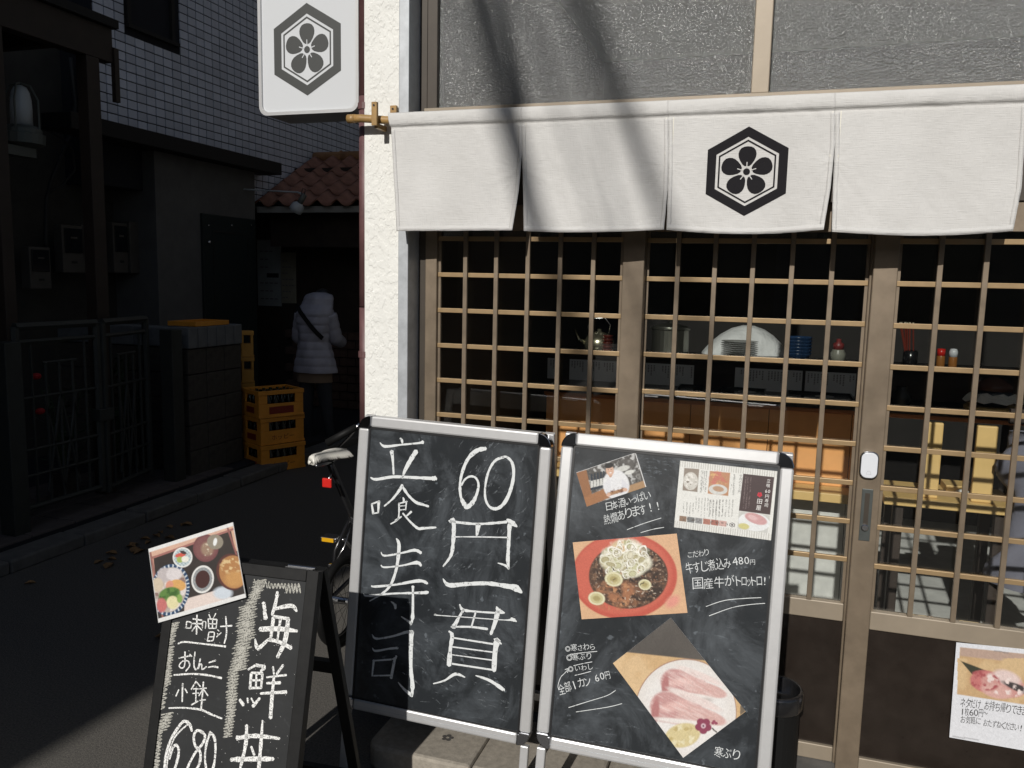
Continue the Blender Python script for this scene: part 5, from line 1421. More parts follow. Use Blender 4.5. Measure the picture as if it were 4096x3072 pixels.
for k, (d, y0, z0) in enumerate(tiles):
    if k < 300:
        if len(protos) < 3:
            o = MB().box((XT - 0.011, y0 + 0.006, z0 + 0.005), (XT, y0 + PY - 0.006, z0 + PZ - 0.005)).build('wall_tile', tile_mats[len(protos)], house)
            protos.append((o, y0, z0))
        else:
            p, py, pz = random.choice(protos)
            c = p.copy(); COL.objects.link(c); c.parent = house
            c.location = (random.uniform(-.0012, .0012), y0 - py, z0 - pz)
    else:
        rest.box((XT - 0.011, y0 + 0.006, z0 + 0.005), (XT + random.uniform(-.001, .001), y0 + PY - 0.006, z0 + PZ - 0.005))
rest.build('far_wall_tiles', TILE, house)['kind'] = 'stuff'
# window
win = MB().box((XT - 0.02, wy0, wz0), (XT + 0.012, wy1, wz0 + 1.1))
wo = MB().box((XT - 0.09, wy0 + 0.03, wz0 + 0.03), (XT - 0.06, wy1 - 0.03, wz0 + 1.08)).build('window', DARKGL, house)
for a, b in (((XT - .05, wy0 - .01, wz0 - .02), (XT + .03, wy1 + .06, wz0 + .012)), ((XT - .05, wy0 - .01, wz0 + .0125), (XT + .02, wy0 + .03, wz0 + 1.1)), ((XT - .05, wy1 - .03, wz0 + .0125), (XT + .02, wy1 + .01, wz0 + 1.1))):
    MB().box(a, b).build('window_frame', SOFFIT, wo)
# canopy slab and porch
XS = -5.12
z1 = onX(760, 562, XS)[2]
ye = onX(1127, 660, XS)[1]
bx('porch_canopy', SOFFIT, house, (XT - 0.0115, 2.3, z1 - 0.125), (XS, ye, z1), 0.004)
XP = -5.28
yc0 = onX(622, 800, XP)[1]; yc1 = onX(1020, 800, XP)[1]
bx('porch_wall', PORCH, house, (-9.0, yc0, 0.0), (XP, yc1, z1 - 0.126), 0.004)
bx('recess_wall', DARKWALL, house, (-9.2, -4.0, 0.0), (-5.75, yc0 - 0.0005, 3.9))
# porch door
dy0 = onX(800, 870, XP)[1]; dy1 = onX(1012, 880, XP)[1]; dz1 = onX(900, 865, XP)[2]
pd = bx('door', DOORG, house, (XP + 0.0005, dy0, 0.1), (XP + 0.03, dy1, dz1), 0.003)
for a, b in (((dy0 + .14, .4), (dy1 - .14, .42)), ((dy0 + .14, dz1 - .17), (dy1 - .14, dz1 - .15)), ((dy0 + .14, .4205), (dy0 + .155, dz1 - .1705)), ((dy1 - .155, .4205), (dy1 - .14, dz1 - .1705))):
    MB().box((XP + .0305, a[0], a[1]), (XP + .036, b[0], b[1])).build('door_moulding', GATE, pd)
hy, hz_ = onX(819, 969, XP)[1:]
MB().ellip((XP + .05, hy, hz_), (.02, .02, .02), 10, 6).build('door_knob', STEEL, pd, smooth=True)
for x in (822, 915, 993):
    q = onX(x, 902, XP); MB().ellip((XP + .036, q[1], q[2]), (.008, .009, .009), 8, 5).build('door_stud', STEEL, pd)
# electricity meters
def meter(x0, y0, x1, y1, X, label):
    a = onX(x0, y1, X); b = onX(x1, y0, X)
    t = tag(empty('electricity_meter', (X, (a[1] + b[1]) / 2, a[2])), label, 'meter', 'electricity meters on the house wall')
    bx('meter_case', METERB, t, (X - 0.0, a[1], a[2]), (X + .09, b[1], b[2]), .006)
    h = b[2] - a[2]; w_ = b[1] - a[1]
    bx('meter_window', DARKGL, t, (X + .0905, a[1] + w_ * .1, a[2] + h * .42), (X + .10, b[1] - w_ * .1, b[2] - h * .06), .003)
    bx('meter_slot', BLKPLASTIC, t, (X + .0905, a[1] + w_ * .4, a[2] + h * .2), (X + .093, a[1] + w_ * .65, a[2] + h * .25))
    bx('dial', METERB, t, (X + .1002, a[1] + w_ * .35, a[2] + h * .72), (X + .102, a[1] + w_ * .65, a[2] + h * .76))
meter(88, 990, 165, 1155, -5.6, 'small pale electricity meter mounted lower than the others beside the lamp post')
meter(220, 905, 298, 1090, -5.6, 'pale electricity meter left of the brown post under the cables')
meter(300, 905, 368, 1090, -5.6, 'pale electricity meter half hidden behind the brown steel post')
meter(425, 895, 478, 1090, -5.6, 'pale electricity meter right of the brown post beside a grey cabinet')
a = onX(480, 1092, -5.6); b = onX(545, 892, -5.6)
tag(MB().box((-5.65, a[1] + .004, a[2]), (-5.48, b[1], b[2])).build('wall_cabinet', METERB, bevel=.006), 'beige service cabinet on the house wall at the end of the meters', 'cabinet')
# cables
cb = MB().tube([onX(*p, -5.55) for p in ((282, 230), (292, 330), (302, 420), (290, 520), (250, 610), (205, 720), (185, 800), (182, 960), (188, 1000))], .016, 8)
tag(cb.build('wall_conduit', CABLE, smooth=True), 'thick bundled cable bending down the dark wall to the meters', 'cable')
cb = MB().tube([onX(*p, -5.5) for p in ((160, 510), (210, 530), (255, 560), (290, 600), (300, 680), (250, 740), (200, 770))], .008, 8)
tag(cb.build('slack_wire', CABLE, smooth=True), 'thin slack black wire looping from the lamp across the dark wall', 'cable')
# brown steel post and carport roof
cp = tag(empty('carport', (-4.6, 0.8, 0.0)), 'dark brown steel carport with square post and flat roof over the gate', 'carport')
pxx = -4.33
pa = onX(362, 600, pxx)[1]; pb = onX(412, 600, pxx)[1]
bz = onX(330, 212, pxx)[2]
bx('post', BROWNST, cp, (pxx - .09, pa, .085), (pxx, pb, bz), .004)
bx('beam', BROWNST, cp, (pxx - .09, -5.0, bz + .0005), (pxx, pb + .12, bz + .22), .004)
bx('roof_sheet', SOFFIT, cp, (-5.7, -5.0, bz + .225), (pxx + .03, pb + .15, bz + .28))
for k in range(5):
    bx('rafter', BROWNST, cp, (-5.7, pa - .9 * k, bz + .08), (pxx - .0905, pa + .07 - .9 * k, bz + .22))
pc = onX(45, 1100, pxx)[1]
bx('post', BROWNST, cp, (pxx - .09, pc - .05, .085), (pxx, pc + .03, bz), .004)
bx('bracket_plate', BROWNST, cp, (pxx - .02, pb + .121, bz - .25), (pxx + .012, pb + .16, bz + .1))
# marine style lamp
lc = onX(88, 505, -4.55)
lm = tag(empty('outdoor_lamp', (lc[0], lc[1], lc[2] - .12)), 'frosted bullet shaped outdoor lamp with guard on a bracket', 'lamp')
MB().lathe([(.062, 0), (.062, .11), (.06, .16), (.052, .205), (.036, .235), (.013, .247), (.001, .248)], lc, 20).build('lamp_glass', LAMPG, lm, smooth=True)
MB().lathe([(.07, -.13), (.125, -.11), (.13, -.05), (.11, -.045), (.11, -.02), (.09, -.0005)], lc, 20).build('lamp_base', LAMPM, lm, smooth=False)
for k in range(4):
    a = math.pi / 2 * k + .5
    MB().tube([lc + np.array([.1 * math.cos(a), .1 * math.sin(a), -.02]), lc + np.array([.1 * math.cos(a), .1 * math.sin(a), .16]), lc + np.array([.06 * math.cos(a), .06 * math.sin(a), .245]), lc + np.array([0, 0, .262])], .006, 6).build('guard_wire', LAMPM, lm)
bx('lamp_arm', LAMPM, lm, (lc[0] - .05, pc - .2, lc[2] - .19), (lc[0] + .05, lc[1] + .05, lc[2] - .131))
# gate
gt = tag(empty('iron_gate', (-4.15, 1.5, .09)), 'grey-green two leaf iron gate with crossed bars in deep shade', 'gate')
def leaf(ya, yb, xa, xb, z0, z1, nm):
    L_ = MB()
    def pt(t, z): return np.array([xa + (xb - xa) * t, ya + (yb - ya) * t, z])
    H_ = z1 - z0
    def bar(t0, z0_, t1, z1_, r, n_='gate_bar'):
        MB().tube([pt(t0, z0_), pt(t1, z1_)], r, 6).build(n_, GATE, gt)
    bar(0, z0, 0, z1, .024, 'gate_stile'); bar(1, z0, 1, z1, .024, 'gate_stile')
    bar(0, z1, 1, z1, .026, 'gate_rail'); bar(0, z1 - .09, 1, z1 - .09, .016, 'gate_rail'); bar(0, z0 + .03, 1, z0 + .03, .018, 'gate_rail')
    for q in (.2, .34, .62): bar(0, z0 + H_ * q, 1, z0 + H_ * q, .010)
    for k in range(1, 6): bar(k / 6, z0 + .03, k / 6, z1 - .1 if k in (1, 5) else z0 + H_ * .8, .009)
    bar(.3, z0 + H_ * .8, .72, z0 + H_ * .8, .009)
    for a, b in ((.3, .5), (.5, .7), (.5, .3), (.7, .5)): bar(a, z0 + .1, b, z0 + H_ * .62, .009)
gz1 = 1.30
leaf(.88, 1.47, -4.15, -4.15, .19, gz1, 'a'); leaf(1.52, 2.05, -4.15, -4.28, .17, gz1, 'b')
bx('gate_lock', GATE, gt, (-4.19, 1.44, .66), (-4.11, 1.56, .74), .004)
for y0, x0 in ((.76, -4.2), (2.13, -4.23)):
    bx('gate_post', GATE, gt, (x0, y0, .09), (x0 + .11, y0 + .11, 1.22), .005)
# block wall
bw = tag(empty('block_wall', (-4.25, 2.6, .085)), 'low concrete block wall with tiled coping beside the iron gate', 'wall')
bt = 1.225
_b = None
for r in range(5):
    for k in range(3):
        y0 = 2.33 + k * .215; z0 = .09 + r * .195
        if _b is None: _b = MB().box((-4.30, y0, z0), (-4.15, y0 + .209, z0 + .189)).build('block', BLOCK, bw, bevel=.005); b0 = (y0, z0)
        else:
            c = _b.copy(); COL.objects.link(c); c.parent = bw; c.location = (random.uniform(-.003, .003), y0 - b0[0], z0 - b0[1])
_b2 = None
for r in range(5):
    for k in range(3):
        x0 = -5.45 + k * .382; z0 = .09 + r * .195
        if _b2 is None: _b2 = MB().box((x0, 2.40, z0), (x0 + .376, 2.55, z0 + .189)).build('block', BLOCK, bw, bevel=.005); b0 = (x0, z0)
        else:
            c = _b2.copy(); COL.objects.link(c); c.parent = bw; c.location = (x0 - b0[0], random.uniform(-.003, .003), z0 - b0[1])
for k in range(6):
    bx('coping_tile', KERB if False else mat('coping_grey', (.13, .135, .14), .8, var=.2), bw, (-4.315, 2.33 + k * .108, 1.066), (-4.135, 2.432 + k * .108, bt), .008)
for k in range(3):
    bx('coping_tile', MATS['coping_grey'], bw, (-5.45 + k * .377, 2.385, 1.068), (-5.078 + k * .377, 2.565, bt - .01), .008)
# orange tray on the wall
tx, ty, tz = onX(860, 1300, -4.3); tz = bt
tr_ = tag(empty('orange_tray', (-4.3, 2.64, bt)), 'shallow orange plastic tray left on top of the block wall', 'tray')
P0 = [(-4.42, 2.50), (-4.16, 2.50), (-4.16, 2.94), (-4.42, 2.94)]
bx('tray_bottom', CRATE, tr_, (-4.40, 2.46, bt + .001), (-4.18, 2.82, bt + .008))
for a, b in (((-4.42, 2.44), (-4.16, 2.459)), ((-4.42, 2.821), (-4.16, 2.84)), ((-4.42, 2.4595), (-4.401, 2.8205)), ((-4.179, 2.4595), (-4.16, 2.8205))):
    bx('tray_side', CRATE, tr_, (a[0], a[1], bt + .002), (b[0], b[1], bt + .038), .003)
# potted flowers behind the gate
for (px_, py_, hgt_, nm) in ((230, 1800, .75, 0), (480, 1760, .9, 1), (600, 1720, .7, 2)):
    b0 = onZ(px_, 1990, .09); bx0 = np.array([-4.55 - .1 * nm, onX(px_, 1700, -4.6)[1], .098])
    pl = tag(empty('potted_plant', bx0), ('leafy potted plant with two red blooms behind the gate', 'tall grassy potted plant standing behind the gate', 'short bushy potted plant next to the block wall')[nm], 'plant', 'potted plants behind the gate')
    MB().lathe([(.07, 0), (.095, .16), (.1, .17), (.085, .17), (.08, .15), (.001, .15)], bx0, 14).build('pot', BLOCK, pl)
    mb = MB(); rr = random.Random(nm + 3)
    for k in range(70):
        a = rr.uniform(0, 6.28); r_ = rr.uniform(.02, .16); h = rr.uniform(.2, hgt_)
        q = bx0 + np.array([r_ * math.cos(a), r_ * math.sin(a), h]); l = rr.uniform(.05, .1)
        d = np.array([math.cos(a), math.sin(a), rr.uniform(-.4, .9)]) * l; s_ = np.array([-math.sin(a), math.cos(a), 0]) * l * .25
        mb.poly([q, q + d * .5 + s_, q + d, q + d * .5 - s_])
    f_ = mb.build('foliage', PLANT, pl); f_['kind'] = 'stuff'
    for k in range(6):
        a = rr.uniform(0, 6.28)
        MB().tube([bx0 + np.array([0, 0, .14]), bx0 + np.array([.05 * math.cos(a), .05 * math.sin(a), hgt_ * .5]), bx0 + np.array([.12 * math.cos(a), .12 * math.sin(a), hgt_])], [.008, .006, .003], 5).build('stem', PLANT, pl)
    if nm == 0:
        for q in ((145, 1505), (160, 1645)):
            c = onX(*q, -4.48); MB().ellip(c, (.028, .034, .022), 10, 6).build('bloom', FLOWER, pl, smooth=True)

# ================================================================= END OF THE ALLEY
YE = 4.95
es = tag(empty('corner_shop', (-4.2, 6.0, 0.0)), 'dim shop at the end of the alley under a terracotta tiled pent roof', 'building')
ez = onY(1230, 822, YE)[2]
eX0 = onY(1022, 820, YE)[0]
rl = onX(1255, 640, eX0)
rise = (rl[2] - ez) / (rl[1] - YE)
DY = rl[1] - YE
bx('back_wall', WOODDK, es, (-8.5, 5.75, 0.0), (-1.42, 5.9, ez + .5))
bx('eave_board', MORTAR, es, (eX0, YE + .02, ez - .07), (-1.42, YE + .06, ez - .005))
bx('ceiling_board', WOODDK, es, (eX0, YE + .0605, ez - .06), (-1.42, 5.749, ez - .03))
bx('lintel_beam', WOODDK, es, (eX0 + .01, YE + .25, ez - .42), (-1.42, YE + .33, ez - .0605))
rows_n = 5; cw = .235
cols_n = int((-2.6 - eX0) / cw)
def rooftile():
    mb = MB(); nu_ = 10
    L_ = DY / rows_n * 1.12; sl = math.sqrt(1 + rise * rise)
    V = []
    for j in range(2):
        for i in range(nu_ + 1):
            u_ = i / nu_
            prof = .045 * math.sin(u_ * 2 * math.pi) if u_ < .5 else .02 * math.sin(u_ * 2 * math.pi)
            V.append((eX0 + u_ * cw * 1.02, YE - .03 + L_ * j, ez + prof + rise * (L_ * j) - (.012 * j) + .012))
    mb.grid(V, nu_, 1)
    return mb.build('roof_tile', TERRA, es, smooth=True, solid=.012)
rt = rooftile(); first = True
for r in range(rows_n):
    for c in range(cols_n):
        if first: first = False; continue
        o = rt.copy(); COL.objects.link(o); o.parent = es
        o.location = (c * cw + random.uniform(-.004, .004), r * DY / rows_n, r * DY / rows_n * rise + random.uniform(-.003, .003))
for c in range(int((-2.6 - eX0) / .36)):
    x0 = eX0 + .02 + c * .36
    MB().tube([(x0, rl[1], rl[2] + .02), (x0 + .34, rl[1], rl[2] + .025), (x0 + .37, rl[1], rl[2] + .03)], [.07, .065, .075], 12).build('ridge_tile', TERRAR, es, smooth=True)
bx('mortar_bed', MORTAR, es, (eX0 + .05, rl[1] - .05, rl[2] - .12), (-1.42, rl[1] + .05, rl[2] - .01))
# posters on its wall
for x0, y0, x1, y1, m_, lb in ((1032, 960, 1122, 1222, PAPERG, 'large faded printed notice on the wall beside the dark green door'), (1124, 1010, 1182, 1212, mat('yellowed_paper', (.28, .26, .2), .85, var=.15), 'yellowed narrow notice next to the large faded notice')):
    a = onY(x0, y1, 5.74); b = onY(x1, y0, 5.74)
    t = tag(empty('wall_notice', ((a[0] + b[0]) / 2, 5.74, a[2])), lb, 'notice')
    bx('notice_sheet', m_, t, (a[0], 5.741, a[2]), (b[0], 5.7495, b[2]))
    for k in range(7):
        zz = a[2] + (b[2] - a[2]) * (.1 + .12 * k); w_ = (b[0] - a[0])
        if k == 3 and x0 < 1100: bx('printed_bar', BLKPLASTIC, t, (a[0] + w_ * .4, 5.7385, zz - .02), (a[0] + w_ * .9, 5.7405, zz + .03))
        else:
            for q in range(random.randint(2, 4)):
                bx('printed_line', GREYINK, t, (a[0] + w_ * (.12 + .2 * q), 5.7392, zz), (a[0] + w_ * (.12 + .2 * q + .14), 5.7405, zz + .014))
# brick plinth under the notices
bp_ = onY(1060, 1240, 5.7)
brk = None
for r in range(9):
    for c in range(7):
        x0 = -5.5 + c * .21 + (.105 if r % 2 else 0); z0 = .1 + r * .1
        if brk is None: brk = MB().box((x0, 5.66, z0), (x0 + .198, 5.7495, z0 + .088)).build('brick', mat('dark_brick', (.075, .045, .035), .9, var=.3, vscale=9), es); b0 = (x0, z0)
        else:
            o = brk.copy(); COL.objects.link(o); o.parent = es; o.location = (x0 - b0[0], random.uniform(-.004, .004), z0 - b0[1])
# spotlight on an arm
s0 = onY(1016, 757, 4.62); s1 = onY(1190, 769, 4.62); s2 = onY(1205, 775, 4.62)
sp = tag(empty('spotlight', (s0[0], 4.62, s1[2] - .15)), 'white spotlight head on a long thin wall arm above the alley', 'lamp')
MB().tube([s0 - np.array([.12, 0, 0]), s1, s2], [.008, .008, .012], 8).build('arm', LAMPG, sp)
h0 = onY(1218, 778, 4.62); h1 = onY(1196, 812, 4.62); h2 = onY(1184, 838, 4.62)
D_ = (h2 - h0) / np.linalg.norm(h2 - h0); A_ = np.cross(D_, (0, 1, 0)); A_ /= np.linalg.norm(A_); B_ = np.cross(D_, A_)
MB().lathe([(.028, 0), (.03, .085), (.028, .1)], h0, 14, (D_, A_, B_)).build('lamp_socket', LAMPM, sp, smooth=True)
MB().lathe([(.028, .098), (.06, .125), (.068, .165), (.066, .2), (.05, .205), (.001, .19)], h0, 16, (D_, A_, B_)).build('lamp_shade', LAMPG, sp, smooth=True)
MB().tube([h0, h0 + np.array([.01, 0, .05]), h0 + np.array([-.02, 0, .06]), s2], .004, 6).build('lamp_cord', CABLE, sp)

# ================================================================= CRATES
def crate(loc, yaw, label, text, group, bottles=True, cm=CRATE, dims=(.20, .155, .225)):
    w_, d_, h_ = dims
    t = tag(empty('bottle_crate', loc), label, 'crate', group)
    R_ = lambda x, y, z: np.array([loc[0] + x * math.cos(yaw) - y * math.sin(yaw), loc[1] + x * math.sin(yaw) + y * math.cos(yaw), loc[2] + z])
    f = lambda a, b, c: R_(a, c, b)
    def fb(nm, x0, x1, y0, y1, z0, z1, m_=cm, bev=.003, par=t):
        P = [R_(x0, y0, z0), R_(x1, y0, z0), R_(x1, y1, z0), R_(x0, y1, z0), R_(x0, y0, z1), R_(x1, y0, z1), R_(x1, y1, z1), R_(x0, y1, z1)]
        return MB().hexa(P).build(nm, m_, par, bevel=bev)
    fb('crate_floor', -w_ + .01, w_ - .01, -d_ + .01, d_ - .01, .004, .014)
    for sy in (-1, 1):
        y0, y1 = (-d_, -d_ + .012) if sy < 0 else (d_ - .012, d_)
        fb('lower_wall', -w_, w_, y0, y1, 0, .115)
        fb('rim', -w_ - .006, w_ + .006, y0 - .006 * (sy < 0), y1 + .006 * (sy > 0), .19, h_)
        for sx in (-1, 1): fb('corner_post', sx * w_, sx * (w_ - min(.075, w_ * .4)), y0, y1, .1155, .1895)
    for sx in (-1, 1):
        x0, x1 = (-w_, -w_ + .012) if sx < 0 else (w_ - .012, w_)
        fb('lower_wall', x0, x1, -d_ + .0125, d_ - .0125, 0, .115)
        fb('rim', x0 - .006 * (sx < 0), x1 + .006 * (sx > 0), -d_ + .0065, d_ - .0065, .19, h_)
        for sy in (-1, 1): fb('corner_post', x0, x1, sy * (d_ - .0125), sy * (d_ - .07), .1155, .1895)
    fb('band', -w_ - .005, w_ + .005, -d_ - .005, -d_ - .0005, .0, .02)
    if text:
        mb = MB()
        V, Fs = glyphs(text)
        mn, mx_ = V.min(0), V.max(0); sc = .21 / (mx_[0] - mn[0])
        mb.add([R_((x - (mn[0] + mx_[0]) / 2) * sc, -d_ - .0014, .055 + (y - mn[1] - .4) * sc * .9) for x, y in V], Fs)
        mb.build('crate_lettering', CRIMSON, t)
    elif bottles:
        fb('red_label', -.11, .11, -d_ - .002, -d_ - .0005, .03, .09, CRIMSON, 0)
    if bottles: fb('red_label', -w_ - .002, -w_ - .0005, -.07, .07, .035, .085, CRIMSON, 0)
    if bottles:
        b0 = None
        for i in range(6):
            for j in range(4):
                x, y = -.155 + i * .062, -.1 + j * .066
                if b0 is None:
                    c = R_(x, y, .016)
                    b0 = MB().lathe([(.027, 0), (.028, .11), (.012, .16), (.012, .19), (.014, .192), (.014, .2), (.0005, .2)], c, 8).build('bottle', BOTTLE, t, smooth=True); bc = c
                else:
                    c = R_(x, y, .016); o = b0.copy(); COL.objects.link(o); o.parent = t; o.location = tuple(c - bc)
    return t
CX, CY, CYAW = -3.98, 3.16, math.radians(62)
for k in range(3):
    crate((CX + (.006, -.008, 0)[k], CY + (0, .01, -.004)[k], .004 + .228 * k), CYAW + (.0, .03, -.02)[k],
          ('orange bottle crate at the bottom of the stack of three', 'orange bottle crate in the middle of the stack of three', 'orange bottle crate topmost in the stack of three, green bottles showing')[k],
          ('ホッピー', 'ホッピー', None)[k], 'stacked bottle crates in the alley')
for k in range(5):
    crate((onY(990, 1500, 3.35)[0], 3.35, .004 + .228 * k), math.radians(40), ('amber crate at the foot of the tall stack behind the block wall', 'amber crate second from the ground in the tall stack behind the wall', 'amber crate in the middle of the tall stack behind the wall', 'amber crate second from the top of the tall stack behind the wall', 'amber crate topmost of the tall stack behind the block wall')[k], None, 'stacked bottle crates in the alley', bottles=False, cm=CRATET, dims=(.05, .05, .225))

# ================================================================= PEOPLE helper
def skin_body(name, joints, edges, parent, m_, root, sub=2):
    names = list(joints); L = wloc(parent)
    me = bpy.data.meshes.new(name)
    me.from_pydata([tuple(float(joints[n][0][i]) - L[i] for i in range(3)) for n in names], [(names.index(a), names.index(b)) for a, b in edges], [])
    me.materials.append(m_)
    o = bpy.data.objects.new(name, me); COL.objects.link(o); o.parent = parent
    md = o.modifiers.new('skin', 'SKIN'); md.use_smooth_shade = True
    if not me.skin_vertices: 
        bpy.context.view_layer.update()
    sv = me.skin_vertices[0].data
    for i, n in enumerate(names):
        r = joints[n][1]; sv[i].radius = (r, r) if np.isscalar(r) else r
        sv[i].use_root = (n == root)
    s = o.modifiers.new('sub', 'SUBSURF'); s.levels = sub; s.render_levels = sub
    # freeze to plain mesh
    dg = bpy.context.evaluated_depsgraph_get(); ev = o.evaluated_get(dg)
    m2 = bpy.data.meshes.new_from_object(ev)
    o.modifiers.clear(); o.data = m2
    m2.polygons.foreach_set('use_smooth', [True] * len(m2.polygons))
    return o

# ---- person walking in the alley, seen from behind
PXc, PYc = -4.0, 4.12
pa0 = onY(1255, 1170, PYc); pf = .0
top = pa0[2]
S_ = top / 1.42
def pw(x, y, z): return np.array([pa0[0] + x, PYc + y, z * S_])
person = tag(empty('person', pw(0, 0, 0)), 'person seen from behind in grey puffer jacket, head bowed, black shoulder strap', 'person')
J = {'pel': (pw(0, 0, .80), .13), 'sp': (pw(0, .0, 1.0), .12), 'ch': (pw(0, .02, 1.2), .13), 'nk': (pw(0, .07, 1.33), .055), 'hd': (pw(-.02, .17, 1.39), .085), 'hd2': (pw(-.03, .24, 1.36), .075),
     'shl': (pw(-.135, .02, 1.22), .06), 'ell': (pw(-.205, .05, 1.0), .048), 'wrl': (pw(-.17, .25, .93), .035), 'hal': (pw(-.15, .33, .95), .03),
     'shr': (pw(.135, .04, 1.22), .06), 'elr': (pw(.175, .10, 1.0), .048), 'wrr': (pw(.14, .27, .95), .035), 'har': (pw(.12, .34, .97), .03),
     'hpl': (pw(-.085, 0, .74), .095), 'knl': (pw(-.09, .0, .42), .07), 'anl': (pw(-.085, .0, .08), .05), 'tol': (pw(-.1, .14, .035), .04),
     'hpr': (pw(.085, 0, .74), .095), 'knr': (pw(.10, .03, .42), .07), 'anr': (pw(.13, .05, .08), .05), 'tor': (pw(.15, .19, .035), .04)}
E_ = [('pel', 'sp'), ('sp', 'ch'), ('ch', 'nk'), ('nk', 'hd'), ('hd', 'hd2'), ('ch', 'shl'), ('shl', 'ell'), ('ell', 'wrl'), ('wrl', 'hal'), ('ch', 'shr'), ('shr', 'elr'), ('elr', 'wrr'), ('wrr', 'har'),
      ('pel', 'hpl'), ('hpl', 'knl'), ('knl', 'anl'), ('anl', 'tol'), ('pel', 'hpr'), ('hpr', 'knr'), ('knr', 'anr'), ('anr', 'tor')]
body = skin_body('body', J, E_, person, DENIM, 'pel')
# jacket: quilted rings from hood collar to flared hem
def quilt(zs, fa, seg=40, bands=.075, amp=.008):
    V = []
    for z in zs:
        a, b, cx_, cy_ = fa(z)
        q = amp * (abs(math.sin(math.pi * z / bands)) ** .6 - .5)
        for k in range(seg):
            t = 2 * math.pi * k / seg
            w2 = 1 + .03 * math.sin(5 * t + z * 11) + .02 * math.sin(9 * t - z * 17)
            V.append(pw(cx_ + (a + q) * math.cos(t) * w2, cy_ + (b + q) * math.sin(t) * w2, z))
    return V
def jf(z):
    zs_ = [.69, .75, .85, .97, 1.05, 1.15, 1.23, 1.28, 1.31, 1.36, 1.40, 1.42]
    a_ = [.215, .208, .185, .150, .158, .178, .182, .172, .155, .150, .125, .06]
    b_ = [.15, .148, .14, .125, .13, .14, .14, .12, .105, .115, .10, .05]
    cx_ = [.015, .015, .01, 0, 0, 0, 0, .005, .01, .015, .01, .005]
    cy_ = [0, 0, 0, 0, .0, .01, .02, .03, .05, .07, .09, .10]
    return tuple(float(np.interp(z, zs_, q)) for q in (a_, b_, cx_, cy_))
zs = np.linspace(.69, 1.42, 90)
seg = 40
mb = MB(); V = quilt(zs, jf)
mb.add(V, [(i * seg + k, i * seg + (k + 1) % seg, (i + 1) * seg + (k + 1) % seg, (i + 1) * seg + k) for i in range(len(zs) - 1) for k in range(seg)] + [tuple((len(zs) - 1) * seg + k for k in range(seg))])
jk = mb.build('puffer_jacket', PUFFER, person, smooth=True)
for s_, e_, w_ in (('shl', 'ell', 'wrl'), ('shr', 'elr', 'wrr')):
    A, B, C_ = J[s_][0], J[e_][0], J[w_][0]
    pts = []; rs = []
    for q in np.linspace(0, 1, 34):
        p = A + (B - A) * (q / .55) if q < .55 else B + (C_ - B) * ((q - .55) / .45)
        pts.append(p); rs.append((.078 - .024 * q) + .006 * (abs(math.sin(q * math.pi * 6)) ** .6 - .5))
    MB().tube(pts, rs, 16).build('sleeve', PUFFER, jk, smooth=True)
mb = MB(); zs = np.linspace(.60, .70, 6)
V = quilt(zs, lambda z: (.178 + .02 * (.7 - z), .125, .0, .0), bands=9, amp=0)
mb.add(V, [(i * seg + k, i * seg + (k + 1) % seg, (i + 1) * seg + (k + 1) % seg, (i + 1) * seg + k) for i in range(len(zs) - 1) for k in range(seg)])
mb.build('knit_hem', BEIGEKNIT, person, smooth=True)
MB().ellip(pw(-.03, .215, 1.365), (.088, .10, .095), 16, 10).build('hair', HAIR, person, smooth=True)
st_pts = [(-.115, -.105, 1.305), (-.06, -.142, 1.25), (.0, -.153, 1.19), (.06, -.15, 1.12), (.115, -.135, 1.06), (.155, -.10, 1.01)]
mb = MB(); Vs = []
for x, y, z in st_pts:
    Vs += [pw(x - .014, y - .006, z - .016), pw(x + .014, y - .006, z + .016)]
mb.add(Vs, [(2 * i, 2 * i + 1, 2 * i + 3, 2 * i + 2) for i in range(len(st_pts) - 1)]); mb.build('shoulder_strap', STRAP, person, solid=.006)
for sx, k in (('anl', 'tol'), ('anr', 'tor')):
    c = (J[sx][0] + J[k][0]) / 2
    MB().ellip((c[0], c[1], .045), (.05, .13, .042), 12, 8).build('shoe', BLKPLASTIC, person, smooth=True)

# ================================================================= BICYCLE
BX = -1.75
bk = tag(empty('folding_bicycle', (BX, .8, 0.0)), 'small wheeled black bicycle with white saddle parked behind the sign board', 'bicycle')
def bp3(y, z, x=0.0): return np.array([BX + x, y, z])
def wheel(yc, nm):
    r = .2
    w0 = MB()
    n_ = 36
    def torus(R, rr, seg, x=0):
        V = []; 
        for i in range(n_):
            t = 2 * math.pi * i / n_
            for k in range(seg):
                q = 2 * math.pi * k / seg
                V.append((BX + rr * math.sin(q), yc + (R + rr * math.cos(q)) * math.cos(t), .202 + (R + rr * math.cos(q)) * math.sin(t)))
        F = [(i * seg + k, ((i + 1) % n_) * seg + k, ((i + 1) % n_) * seg + (k + 1) % seg, i * seg + (k + 1) % seg) for i in range(n_) for k in range(seg)]
        m = MB(); m.add(V, F); return m
    wo_ = torus(.18, .02, 8).build('wheel', RUBBER, bk, smooth=True)
    torus(.158, .008, 6).build('rim', FRAMEBK, wo_, smooth=True)
    MB().tube([(BX - .04, yc, .202), (BX + .04, yc, .202)], .016, 10).build('hub', STEEL, wo_)
    for k in range(20):
        t = 2 * math.pi * k / 20; sx = .03 if k % 2 else -.03
        MB().tube([(BX + sx, yc + .016 * math.cos(t + .6), .202 + .016 * math.sin(t + .6)), (BX, yc + .155 * math.cos(t), .202 + .155 * math.sin(t))], .0011, 4).build('spoke', FRAMEBK, wo_)
wheel(.37, 'r'); wheel(1.32, 'f')
T = lambda pts, r, nm, m_=FRAMEBK, sm=True, par=bk: MB().tube(pts, r, 12).build(nm, m_, par, smooth=sm)
sad_y = .27
